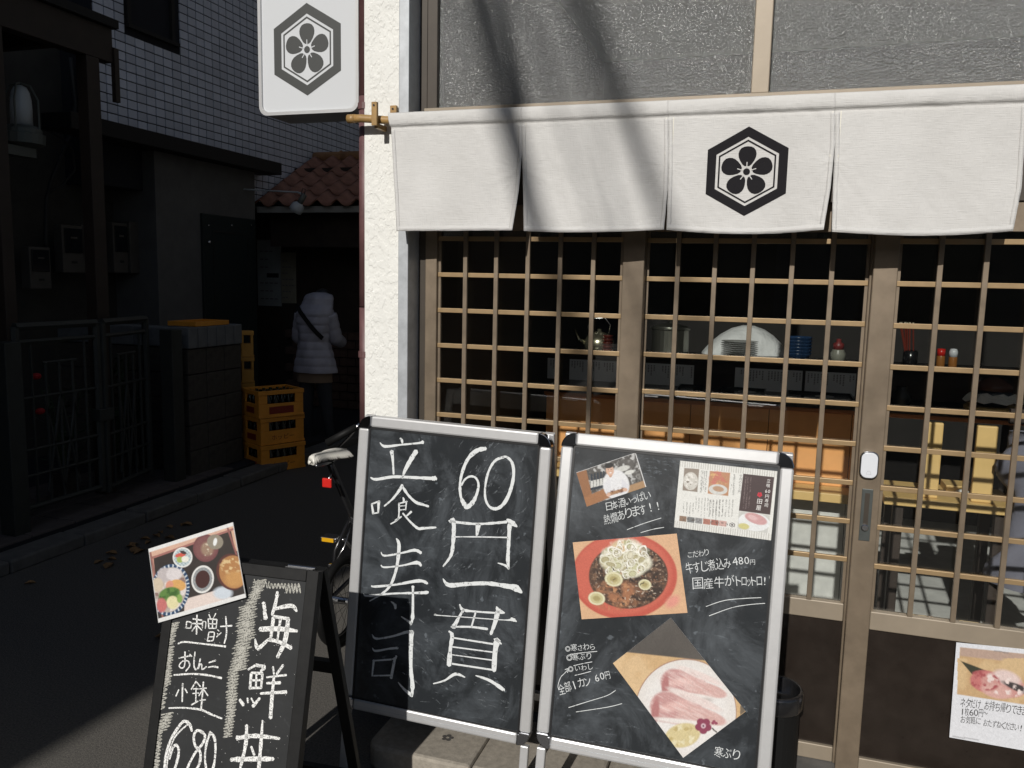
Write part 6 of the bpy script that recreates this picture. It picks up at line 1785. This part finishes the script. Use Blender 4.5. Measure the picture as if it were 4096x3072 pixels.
T([bp3(.285, .84), bp3(.66, .28)], .0155, 'seat_post')
T([bp3(.47, .56), bp3(.66, .28)], .019, 'seat_tube')
T([bp3(.66, .30), bp3(1.12, .52)], .024, 'main_tube')
T([bp3(1.14, .42), bp3(1.10, .60)], .024, 'head_tube')
T([bp3(1.10, .60), bp3(1.0, .93)], .017, 'handle_post')
for s_ in (-1, 1):
    T([bp3(.66, .28, .02 * s_), bp3(.37, .202, .055 * s_)], .010, 'chain_stay'); T([bp3(.47, .54, .015 * s_), bp3(.40, .42, .045 * s_), bp3(.37, .202, .055 * s_)], .009, 'seat_stay')
    T([bp3(1.15, .42, .02 * s_), bp3(1.17, .40, .045 * s_), bp3(1.32, .202, .05 * s_)], .011, 'fork_blade')
hb_pts = [bp3(1.0, .93), bp3(.93, .945, -.10), bp3(.68, .93, -.11)]
gL = onX(1308, 1772, BX - .19); gR = onX(1425, 1708, BX - .06)
T([bp3(1.0, .95), (gR + bp3(1.0, .95)) / 2 + np.array([0, 0, .01]), gR], .011, 'handlebar', STEEL)
grp = T([gR, gL], [.016, .018], 'handle_grip', RUBBER)
T([gR + np.array([.0, .03, .01]), (gR + gL) / 2 + np.array([.01, .05, -.02]), gL + np.array([.03, .05, -.03])], [.007, .006, .004], 'brake_lever', STEEL)
T([bp3(1.0, .95), bp3(.98, .95, .12), bp3(.86, .92, .26)], .011, 'handlebar', STEEL); T([bp3(.93, .94, .18), bp3(.84, .92, .28)], .017, 'handle_grip', RUBBER)
# saddle
mb = MB(); nu_, nv_ = 24, 14; V = []
for j in range(nu_ + 1):
    t = j / nu_                             # 0 nose .. 1 rear
    q_ = min(1, max(0, (t - .32) / .5)); wd = .024 * min(1, .55 + t * 6) + .048 * q_ * q_ * (3 - 2 * q_) * (1 - .25 * max(0, (t - .9) / .1))
    zc = .896 - .018 * t - .012 * math.exp(-(t / .06) ** 2)
    for k in range(nv_ + 1):
        q = -1 + 2 * k / nv_
        V.append((BX - .02 + wd * q, .165 + .245 * t, zc - .026 * abs(q) ** 3))
mb.grid(V, nu_, nv_)
sd = mb.build('saddle', SADDLE, bk, smooth=True, solid=.012)
MB().box((BX - .0465, .20, .872), (BX - .0445, .216, .886)).build('saddle_stripe', PAPER, sd)
T([bp3(.17, .855, .0), bp3(.285, .845), bp3(.38, .86)], .006, 'saddle_rail', STEEL)
rf = onX(1312, 1930, BX)
MB().box((rf[0] - .022, rf[1] - .012, rf[2] - .02), (rf[0] + .022, rf[1], rf[2] + .02)).build('red_reflector', RED, bk, bevel=.004)
T([rf + np.array([0, 0.001, .01]), bp3(.30, .80)], .004, 'reflector_bracket', STEEL)
pd_ = onX(1325, 2152, BX - .13)
pdl = MB().box((pd_[0] - .04, pd_[1] - .03, pd_[2] - .010), (pd_[0] + .04, pd_[1] + .03, pd_[2] + .010)).build('pedal', STEEL, bk, bevel=.003)
MB().box((pd_[0] - .03, pd_[1] - .0335, pd_[2] - .009), (pd_[0] + .03, pd_[1] - .0305, pd_[2] + .009)).build('pedal_reflector', AMBER, pdl)
T([pd_ + np.array([.041, 0, 0]), pd_ + np.array([.07, 0, 0]), bp3(.66, .28, -.05)], .008, 'crank_arm', STEEL)
T([bp3(.66, .28, -.06), bp3(.66, .28, .06)], .022, 'bottom_bracket', STEEL)
bz_ = onX(1332, 2262, BX - .03)
MB().box(tuple(bz_ - np.array([.02, .008, .006])), tuple(bz_ + np.array([.02, .008, .006]))).build('brake_arm', STEEL, bk, bevel=.002)
T([bz_, bp3(.40, .44, 0), bp3(.46, .52)], .003, 'brake_cable', STEEL)

# ---------------------------------------------------------------- fallen leaves by the kerb
lf0 = None
rl_ = random.Random(5)
spots = [(505, 2185), (548, 2172), (580, 2200), (560, 2155), (615, 2140), (640, 2125), (690, 2112), (470, 2215), (430, 2235), (525, 2210), (605, 2165), (738, 2095), (145, 2330), (620, 2545), (375, 2255), (660, 2150), (420, 2275), (770, 2100)]
for k, (x, y) in enumerate(spots):
    c = onZ(x, y, .004); a = rl_.uniform(0, 6.28); s_ = rl_.uniform(.035, .06)
    if lf0 is None:
        mb = MB()
        prof = [(0, 0, 0), (.35, .42, .25), (.8, .36, .3), (1.3, .12, .12), (1.5, 0, .02), (1.3, -.12, .16), (.8, -.36, .36), (.35, -.42, .22)]
        V = [(c[0] + p[0] * s_, c[1] + p[1] * s_, .004 + p[2] * s_) for p in prof] + [(c[0] + .75 * s_, c[1], .006)]
        mb.add(V, [(i, (i + 1) % 8, 8) for i in range(8)])
        lf0 = tag(mb.build('fallen_leaf', LEAF, loc=(c[0], c[1], .002), solid=.0008), 'dry brown leaf lying curled on the shaded alley asphalt', 'leaf', 'fallen leaves by the alley kerb'); s0_ = s_
    else:
        o = lf0.copy(); COL.objects.link(o); o.location = (c[0], c[1], .002); o.rotation_euler = (0, 0, a); o.scale = (s_ / s0_,) * 3

# ================================================================= INSIDE THE SHOP
YC = 1.42
ct = tag(empty('sushi_counter', (.2, YC, .06)), 'long standing sushi counter with red-brown board front and black top', 'counter')
bx('counter_body', WOODDK, ct, (-1.12, YC + .03, .061), (.50, YC + .55, 1.035))
for xx in (1.1, 1.85): bx('counter_leg', WOODDK, ct, (xx, YC + .3, .061), (xx + .05, YC + .35, 1.052))
for k, (x0, x1) in enumerate([(-1.12 + i * .377, -1.12 + (i + 1) * .377) for i in range(4)] + [(.388, .50)]):
    bx('front_board', COUNTERP, ct, (x0 + .0015, YC + .008, .676), (x1 - .0015, YC + .0295, 1.03), .002)
    bx('base_panel', CONC, ct, (x0 + .0015, YC + .010, .0615), (x1 - .0015, YC + .0295, .63), .002)
bx('edge_moulding', COUNTER, ct, (-1.13, YC - .006, 1.0305), (1.94, YC + .029, 1.052), .004)
bx('foot_ledge', YELLOWWOOD, ct, (-1.12, YC - .15, .632), (.50, YC + .0295, .675), .004)
bx('counter_top', BLKTOP, ct, (-1.14, YC - .02, 1.0525), (1.94, YC + .36, 1.075), .003)
bx('upper_tier_riser', WOODDK, ct, (-1.12, YC + .3605, 1.0525), (1.9, YC + .38, 1.215))
bx('upper_tier_shelf', BLKTOP, ct, (-1.12, YC + .34, 1.2155), (1.9, YC + .70, 1.235), .003)
TZ = 1.0755; SZ = 1.2355
# menu cards standing against the riser
for k, (xa, xb) in enumerate(((2190, 2222), (2278, 2470), (2582, 2775), (2940, 3210), (3222, 3425))):
    a = onY(xa, 1500, YC + .35)[0]; b = onY(xb, 1500, YC + .35)[0]
    t = tag(empty('menu_card', ((a + b) / 2, YC + .35, TZ)), ('narrow white menu card at the end of the counter nearest the pillar', 'white menu card below the kettle on the counter', 'white menu card below the steel pot on the counter', 'wide white menu card below the stacked plates', 'white menu card below the blue bowls on the counter')[k], 'menu card', 'menu cards along the counter')
    bx('card_sheet', CARDP, t, (a, YC + .345, TZ + .001), (b, YC + .349, TZ + .118))
    mb = MB(); rr = random.Random(k)
    n_ = max(2, int((b - a) / .016))
    for i in range(n_):
        x = b - .012 - i * .0155
        if rr.random() < .15 or x < a + .006: continue
        zt = TZ + .108; L_ = rr.uniform(.02, .06)
        q = zt
        while q > zt - L_:
            mb.box((x - .0035, YC + .3445, q - .006), (x + .0035, YC + .3449, q - .001)); q -= .0085
    o = mb.build('card_writing', GREYINK, t); o['kind'] = 'stuff'
# kettle
kc = onY(2395, 1412, YC + .5); kc[2] = SZ
kt = tag(empty('kettle', kc), 'brassy tin kettle with thin spout and loop handle on the counter shelf', 'kettle')
MB().lathe([(.075, 0), (.085, .02), (.086, .055), (.07, .085), (.045, .10), (.04, .104), (.012, .112), (.012, .125), (.001, .127)], kc, 24).build('kettle_body', KETTLE, kt, smooth=True)
MB().tube([kc + np.array([-.07, -.02, .04]), kc + np.array([-.115, -.03, .06]), kc + np.array([-.14, -.035, .12])], [.02, .012, .008], 12).build('spout', KETTLE, kt, smooth=True)
MB().tube([kc + np.array([-.055, 0, .09]), kc + np.array([-.07, 0, .14]), kc + np.array([-.04, 0, .185]), kc + np.array([.03, 0, .19]), kc + np.array([.062, 0, .15]), kc + np.array([.055, 0, .09])], .004, 8).build('handle', STEEL, kt, smooth=True)
# brown cups beside it
cc = onY(2430, 1420, YC + .42); cc[2] = SZ
cs = tag(empty('cup_stack', cc), 'short stack of dark brown cups before the kettle', 'cups')
for k in range(5):
    MB().lathe([(.022, 0), (.03, .016), (.031, .019), (.026, .019), (.001, .006)], cc + np.array([0, 0, .0195 * k]), 16).build('cup', CHOPWOOD, cs, smooth=True)
# steel pot
sc = onY(2680, 1385, YC + .6); sc[2] = SZ
tp_ = tag(empty('steel_pot', sc), 'dull steel pot standing behind the counter next to the cook', 'pot')
MB().lathe([(.10, 0), (.105, .01), (.105, .13), (.112, .135), (.112, .14), (.10, .14), (.098, .012), (.001, .012)], sc, 28).build('pot_body', mat('dull_steel', (.32, .32, .28), .35, .9), tp_, smooth=False)
MB().lathe([(.108, .1405), (.09, .155), (.03, .165), (.014, .17), (.014, .19), (.001, .192)], sc, 28).build('pot_lid', MATS['dull_steel'], tp_, smooth=True)
# plates
pc_ = onY(2955, 1430, YC + .44); pc_[2] = SZ
ps = tag(empty('plate_stack', pc_), 'stack of grey square-edged plates in front of the white coat', 'plates')
pl0 = None
for k in range(9):
    if pl0 is None:
        pl0 = MB().lathe([(.05, 0), (.082, .005), (.096, .008), (.098, .0095), (.09, .0095), (.05, .004), (.001, .004)], pc_, 28).build('plate', PORCELAIN, ps)
    else:
        o = pl0.copy(); COL.objects.link(o); o.parent = ps; o.location = (random.uniform(-.002, .002), random.uniform(-.002, .002), .0105 * k)
# blue bowls
bc_ = onY(3190, 1440, YC + .42); bc_[2] = SZ
bs = tag(empty('bowl_stack', bc_), 'stack of dark blue patterned bowls beside the plates', 'bowls')
bl0 = None
for k in range(6):
    if bl0 is None:
        bl0 = MB().lathe([(.03, 0), (.03, .006), (.055, .02), (.068, .042), (.07, .046), (.066, .046), (.05, .022), (.001, .01)], bc_, 28).build('bowl', BLUEBOWL, bs, smooth=True)
    else:
        o = bl0.copy(); COL.objects.link(o); o.parent = bs; o.location = (0, 0, .017 * k)
# small things right of the bowls
jc = onY(3350, 1440, YC + .45); jc[2] = SZ
jr = tag(empty('glass_jar', jc), 'small lidded jar with pale contents beside the blue bowls', 'jar')
MB().lathe([(.035, 0), (.038, .05), (.03, .065), (.03, .07), (.001, .07)], jc, 18).build('jar_body', mat('milky_glass', (.24, .24, .2), .3), jr, smooth=True)
MB().lathe([(.026, .0705), (.028, .1), (.012, .11), (.012, .125), (.001, .127)], jc, 16).build('jar_lid', mat('dark_red_lid', (.18, .03, .03), .4), jr, smooth=True)
# lacquer trays with little dishes
for k, (x0, x1) in enumerate(((2705, 2800), (2880, 3065), (3150, 3420))):
    a = onY(x0, 1560, YC + .12)[0]; b = onY(x1, 1560, YC + .12)[0]
    t = tag(empty('lacquer_tray', ((a + b) / 2, YC + .14, TZ)), ('small black lacquer tray below the steel pot on the counter', 'black lacquer tray with pale dish below the plates', 'black lacquer tray with pale dish below the blue bowls')[k], 'tray', 'lacquer trays on the counter')
    bx('tray_base', TRAY, t, (a, YC + .02, TZ + .0005), (b, YC + .30, TZ + .006))
    for p_, q_ in (((a, YC + .02), (b, YC + .028)), ((a, YC + .292), (b, YC + .30)), ((a, YC + .0285), (a + .008, YC + .2915)), ((b - .008, YC + .0285), (b, YC + .2915))):
        bx('tray_rim', TRAY, t, (p_[0], p_[1], TZ + .0065), (q_[0], q_[1], TZ + .02))
    if k:
        d0 = tag(MB().lathe([(.02, 0), (.042, .006), (.046, .011), (.042, .011), (.001, .005)], ((a + b) / 2 + .02, YC + .14, TZ + .0065), 24).build('sauce_dish', PORCELAIN, smooth=True), ('pale round sauce dish on the tray below the plates', 'pale round sauce dish on the tray below the blue bowls')[k - 1], 'dish')
# right end of the counter
def place(px_, py_, dy, z): c = onY(px_, py_, YC + dy); c[2] = z; return c
c = place(3640, 1440, .45, SZ)
ch = tag(empty('chopstick_holder', c), 'dark jar full of dark red chopsticks on the counter shelf', 'holder')
MB().lathe([(.03, 0), (.036, .03), (.034, .08), (.03, .082), (.028, .01), (.001, .01)], c, 18).build('holder_jar', TRAY, ch, smooth=True)
for k in range(9):
    a = random.uniform(-.2, .2); b = random.uniform(-.1, .1); x0 = random.uniform(-.018, .018)
    s_ = MB().tube([c + np.array([x0, b * .1, .012]), c + np.array([x0 - .03 + a * .12, b * .3, .21])], [.003, .0042], 6).build('chopstick', CHOPWOOD, ch)
    MB().tube([c + np.array([x0 - .03 + a * .12, b * .3, .2105]) - np.array([0, 0, .03]) * 0, c + np.array([x0 - .0315 + a * .126, b * .31, .224])], .0044, 6).build('chopstick_tip', mat('cream_tip', (.55, .48, .36), .5), s_)
c = place(3605, 1590, .05, TZ)
vz = tag(MB().lathe([(.03, 0), (.042, .02), (.046, .05), (.032, .075), (.022, .085), (.026, .098), (.02, .098), (.001, .08)], c, 24).build('soy_pot', mat('black_glaze', (.025, .027, .028), .2), smooth=True), 'round black glazed soy pot near the counter edge', 'pot')
for px_, lid, lb in ((3757, RED, 'slim seasoning bottle with bright red cap'), (3806, BELLW, 'small seasoning jar with shiny white domed cap')):
    c = place(px_, 1500, .42, SZ)
    t = tag(empty('seasoning_bottle', c), lb + ' on the counter shelf', 'bottle')
    MB().lathe([(.018, 0), (.02, .01), (.02, .06), (.015, .075), (.001, .076)], c, 16).build('bottle_body', mat('amber_condiment', (.30, .12, .03), .3), t, smooth=True)
    MB().lathe([(.0205, .0605), (.0205, .085), (.015, .1), (.001, .102)] if lid is not RED else [(.019, .0605), (.019, .098), (.001, .1)], c, 16).build('bottle_cap', lid, t, smooth=True)
c = place(3965, 1640, .10, TZ)
wb = tag(MB().lathe([(.11, 0), (.115, .006), (.115, .02), (.11, .024), (.001, .024)], c, 30).build('round_board', YELLOWWOOD), 'round pale wooden board on the counter beneath the dark pot', 'board')
c2 = c + np.array([0, 0, .0245])
hp = tag(empty('lidded_pot', c2), 'dark round pot with white paper tucked under its lid', 'pot')
MB().lathe([(.06, 0), (.085, .02), (.09, .06), (.085, .075), (.001, .075)], c2, 28).build('pot_body', mat('dark_blue_glaze', (.03, .04, .06), .15), hp, smooth=True)
MB().lathe([(.088, .0755), (.08, .10), (.04, .13), (.012, .14), (.001, .141)], c2, 28).build('pot_lid', mat('brown_lid', (.09, .04, .03), .25), hp, smooth=True)
mb = MB(); V = []
for i in range(13):
    a = math.pi * (1.05 + .9 * i / 12)
    for k in range(4):
        r = .094 + .012 * k; V.append(c2 + np.array([r * math.cos(a), r * math.sin(a), .062 - .012 * k + .006 * math.sin(i * 2.1 + k)]))
mb.add(V, [(i * 4 + k, i * 4 + k + 1, i * 4 + k + 5, i * 4 + k + 4) for i in range(12) for k in range(3)]); mb.build('paper_frill', PAPER, hp, solid=.001)
# wooden bench with two broad uprights, standing inside the door
YB = .92
a = onY(3535, 1990, YB); b = onY(4078, 2050, YB)
x0, x1, zt = a[0], b[0], .775
bn = tag(empty('pine_bench', ((x0 + x1) / 2, YB, .06)), 'pale pine stand with two broad upright boards in the sun', 'bench')
bx('seat_plank', YELLOWWOOD, bn, (x0, YB - .02, zt - .035), (x1, YB + .30, zt), .004)
for q0, q1 in ((3690, 3765), (3900, 3985)):
    u0 = onY(q0, 1830, YB + .02)[0]; u1 = onY(q1, 1830, YB + .02)[0]
    bx('upright_board', YELLOWWOOD, bn, (u0, YB + .02, zt + .0005), (u1, YB + .045, 1.09), .005)
for xx in (x0 + .04, x1 - .08):
    for yy in (YB + .01, YB + .24): bx('bench_leg', WOODDK, bn, (xx, yy, .061), (xx + .04, yy + .04, zt - .0355), .002)
bx('shelf_block', YELLOWWOOD, bn, (onY(3780, 1900, YB + .2)[0], YB + .16, zt + .0005), (onY(3900, 1900, YB + .2)[0], YB + .28, zt + .03), .003)
c = onY(3855, 1935, YB + .1); 
tag(MB().ellip((c[0], YB + .10, zt + .0155), (.03, .022, .015), 12, 8).build('folded_napkin', PAPER, smooth=False), 'crumpled white napkin lying on the pine stand', 'napkin')
# coat hanging at the right end
c = onY(4100, 2000, YB - .05)
mb = MB(); V = []; nz_, ns_ = 24, 24
for j in range(nz_ + 1):
    z = 1.08 - .62 * j / nz_
    for k in range(ns_):
        t = 2 * math.pi * k / ns_
        r = .09 + .03 * math.sin(j * .35) + .015 * math.sin(3 * t + j * .8)
        V.append((c[0] + .06 + r * 1.3 * math.cos(t), YB - .02 + r * .7 * math.sin(t), z))
mb.add(V, [(j * ns_ + k, j * ns_ + (k + 1) % ns_, (j + 1) * ns_ + (k + 1) % ns_, (j + 1) * ns_ + k) for j in range(nz_) for k in range(ns_)] + [tuple(range(ns_)), tuple(nz_ * ns_ + k for k in range(ns_))][:1])
jt = tag(empty('hanging_coat', (c[0] + .06, YB - .02, .46)), 'grey-violet padded coat hanging with a green bag below, past the pine stand', 'coat')
mb.build('coat_cloth', GREYCLOTH, jt, smooth=True)
MB().ellip((c[0] + .04, YB - .03, .50), (.09, .06, .035), 14, 8).build('green_bag', GREENCLOTH, jt, smooth=True)
bx('coat_hook_rail', WOODDK, shop, (c[0] - .05, YB + .06, 1.1), (c[0] + .5, YB + .09, 1.16))
# paper strips hanging on the back wall
for k, (x0_, x1_, y0_, y1_) in enumerate(((1690, 1730, 980, 1080), (1845, 1905, 960, 1075), (1930, 1975, 950, 1070), (2040, 2100, 960, 1055))):
    a = onY(x0_, y1_, 3.28); b = onY(x1_, y0_, 3.28)
    t = tag(empty('menu_strip', ((a[0] + b[0]) / 2, 3.28, a[2])), 'long paper menu strip pinned on the dark back wall', 'menu strip', 'paper menu strips on the back wall')
    bx('strip_sheet', CARDP, t, (a[0], 3.285, a[2]), (b[0], 3.289, b[2] + .3))
    for q in range(5): bx('brush_mark', GREYINK, t, ((a[0] + b[0]) / 2 - .02, 3.2835, a[2] + .05 + .06 * q), ((a[0] + b[0]) / 2 + .02, 3.2848, a[2] + .08 + .06 * q))

# cook bending over behind the counter
dc = onY(2995, 1290, YC + .85); dxl = onY(2800, 1390, YC + .85); dxr = onY(3195, 1400, YC + .85)
Yk = YC + .85
cook = tag(empty('person', (dc[0], Yk, .06)), 'cook in white work coat bending low behind the counter, only the rounded back visible', 'person')
zt_ = dc[2]
def kp(x, y, z): return np.array([dc[0] + x, Yk + y, z])
Jc = {'pel': (kp(.16, .02, .98), .15), 'sp': (kp(.08, .0, zt_ - .24), .15), 'sp2': (kp(-.03, -.02, zt_ - .17), .155), 'ch': (kp(-.14, -.02, zt_ - .23), .15), 'nk': (kp(-.25, -.02, zt_ - .32), .06), 'hd': (kp(-.33, -.03, zt_ - .40), .085), 'hd2': (kp(-.36, -.05, zt_ - .47), .07),
      'sl': (kp(-.17, -.17, zt_ - .28), .07), 'el': (kp(-.16, -.24, zt_ - .48), .055), 'wl': (kp(-.25, -.3, zt_ - .56), .038), 'hl': (kp(-.30, -.31, zt_ - .57), .032),
      'sr': (kp(-.17, .15, zt_ - .28), .07), 'er': (kp(-.16, .22, zt_ - .48), .055), 'wr': (kp(-.25, .2, zt_ - .6), .038), 'hr': (kp(-.3, .19, zt_ - .61), .032),
      'pl': (kp(.17, -.1, .9), .10), 'kl': (kp(.15, -.1, .5), .075), 'al': (kp(.16, -.1, .13), .05), 'tl': (kp(.02, -.1, .10), .04), 'pr': (kp(.17, .12, .9), .10), 'kr': (kp(.15, .12, .5), .075), 'ar': (kp(.16, .12, .13), .05), 'tr': (kp(.02, .12, .10), .04)}
Ec = [('pel', 'sp'), ('sp', 'sp2'), ('sp2', 'ch'), ('ch', 'nk'), ('nk', 'hd'), ('hd', 'hd2'), ('ch', 'sl'), ('sl', 'el'), ('el', 'wl'), ('wl', 'hl'), ('ch', 'sr'), ('sr', 'er'), ('er', 'wr'), ('wr', 'hr'), ('pel', 'pl'), ('pl', 'kl'), ('kl', 'al'), ('al', 'tl'), ('pel', 'pr'), ('pr', 'kr'), ('kr', 'ar'), ('ar', 'tr')]
skin_body('body', Jc, Ec, cook, SKIN, 'pel')
Jw = {k: (v[0] + np.array([0, 0, .02]), (v[1] + .05)) for k, v in Jc.items() if k in ('pel', 'sp', 'sp2', 'ch', 'sl', 'el', 'sr', 'er', 'pl', 'pr')}
Jw['pel'] = (Jc['pel'][0] + np.array([.03, 0, 0]), .19)
skin_body('work_coat', Jw, [e for e in Ec if e[0] in Jw and e[1] in Jw], cook, WHITECOAT, 'pel')
MB().ellip(Jc['hd'][0] + np.array([.0, 0, .02]), (.095, .09, .085), 14, 8).build('hair', HAIR, cook, smooth=True)

# ================================================================= ash can by the door
ac = onY(3138, 2745, -.22)
az = ac[2] - .045
ash = tag(empty('ash_can', (ac[0], -.22, 0.0)), 'black standing ash can with steel ring in front of the middle door', 'ash can')
AC = np.array([ac[0] - .03, -.22, 0.087])
MB().lathe([(.072, 0), (.078, .004), (.078, az - .11), (.074, az - .105), (.001, az - .105)], AC, 28).build('can_body', RUBBER, ash, smooth=False)
MB().lathe([(.083, az - .1045), (.087, az - .098), (.087, az - .055), (.08, az - .045), (.072, az - .05), (.07, az - .09), (.001, az - .09)], AC, 28).build('steel_ring', mat('dark_chrome', (.08, .08, .085), .25, .9), ash, smooth=True)

# ================================================================= ACROSS THE STREET (behind the camera: shade, reflections)
ob = tag(empty('corner_building', (-9.0, -9.5, 0.0)), 'tall brown building across the street whose shadow falls on the alley', 'building')
bx('wall', HOUSEA, ob, (-16.0, -11.6, 0.0), (-3.02, -7.6, 16.0))
wn = None
for r in range(5):
    for c in range(5):
        x0, z0 = -15.0 + c * 2.4, 1.2 + r * 3.0
        if wn is None: wn = MB().box((x0, -7.599, z0), (x0 + 1.3, -7.57, z0 + 1.4)).build('window', DARKGL, ob); w0 = (x0, z0)
        else:
            o = wn.copy(); COL.objects.link(o); o.parent = ob; o.location = (x0 - w0[0], 0, z0 - w0[1])
ob2 = tag(empty('low_house', (5.0, -14.0, 0.0)), 'low grey house across the street with dark windows', 'house')
bx('wall', HOUSEB, ob2, (-2.6, -18.0, 0.0), (14.0, -12.5, 3.6))
bx('roof', GROUT, ob2, (-2.8, -18.2, 3.601), (14.2, -12.3, 3.8))
wn = None
for c in range(5):
    x0 = -1.8 + c * 3.2
    if wn is None: wn = MB().box((x0, -12.499, 1.0), (x0 + 1.8, -12.47, 3.2)).build('window', DARKGL, ob2); w0 = x0
    else:
        o = wn.copy(); COL.objects.link(o); o.parent = ob2; o.location = (x0 - w0, 0, 0)
ob3 = tag(empty('added_far_house', (0.0, -36.0, 0.0)), 'unseen plain house added behind the low one to darken glass reflections', 'house')
bx('wall', HOUSEA, ob3, (-25.0, -40.0, 0.0), (30.0, -34.0, 8.0))  # added to hide the bright horizon mirrored in the door glass
bx('roof', GROUT, ob3, (-25.4, -40.4, 8.001), (30.4, -33.6, 8.4))  # roof of the added far house
ob4 = tag(empty('added_shade_block', (-4.0, 13.0, 0.0)), 'unseen tall block added behind the tiled roof to darken the alley', 'building')
bx('wall', HOUSEB, ob4, (-14.0, 12.0, 0.0), (6.0, 14.0, 13.0))  # unseen block added so less sky lights the alley
# utility pole; separate unseen cables added to cast soft shadows on the curtain
SD = np.array(SUN_DIR); SD = SD / SD[1]
def back(P, dist): return np.array(P) - SD * dist
def cable(pa_, pb_, da, db, r, label):
    A = back(onY(*pa_, -.13), da); B = back(onY(*pb_, -.13), db)
    d = B - A
    P = [A + d * t for t in np.linspace(-2.2, 2.6, 9)]
    tag(MB().tube(P, r, 10).build('added_shadow_cable', CABLE, smooth=True), label, 'cable', 'unseen cables added to shade the curtain')
cable((1900, 30), (2070, 640), 8.6, 9.2, .038, 'thick unseen cable added to cast the main curtain shadow band')
cable((1985, 60), (2105, 640), 6.6, 7.2, .016, 'slim unseen wire added to double the edge of the main shadow band')
cable((1790, 0), (2010, 560), 8.8, 9.6, .007, 'thin unseen wire added for a branch-like shadow left of the main band')
cable((2130, 120), (2330, 700), 9.0, 9.6, .009, 'slim unseen wire added for a branch-like shadow right of the main band')
cable((2360, 150), (2570, 720), 8.0, 8.8, .008, 'slim unseen wire added for a branch-like shadow left of the second band')
cable((2250, 0), (2420, 640), 8.6, 9.2, .010, 'thin unseen wire added for a branch-like shadow between the two bands')
cable((2470, 330), (2600, 720), 9.6, 10.2, .026, 'thinner unseen cable added to cast the second curtain shadow band')
pole = tag(empty('utility_pole', (6.0, -12.0, 0.0)), 'concrete utility pole across the street with cross arms', 'pole')
MB().tube([(6.0, -12.0, 0), (6.0, -12.0, 11.0)], [.16, .10], 16).build('pole_shaft', CONCPOLE, pole, smooth=True)
for z in (9.4, 10.2): bx('cross_arm', BROWNST, pole, (5.4, -11.86, z), (6.6, -11.78, z + .08))
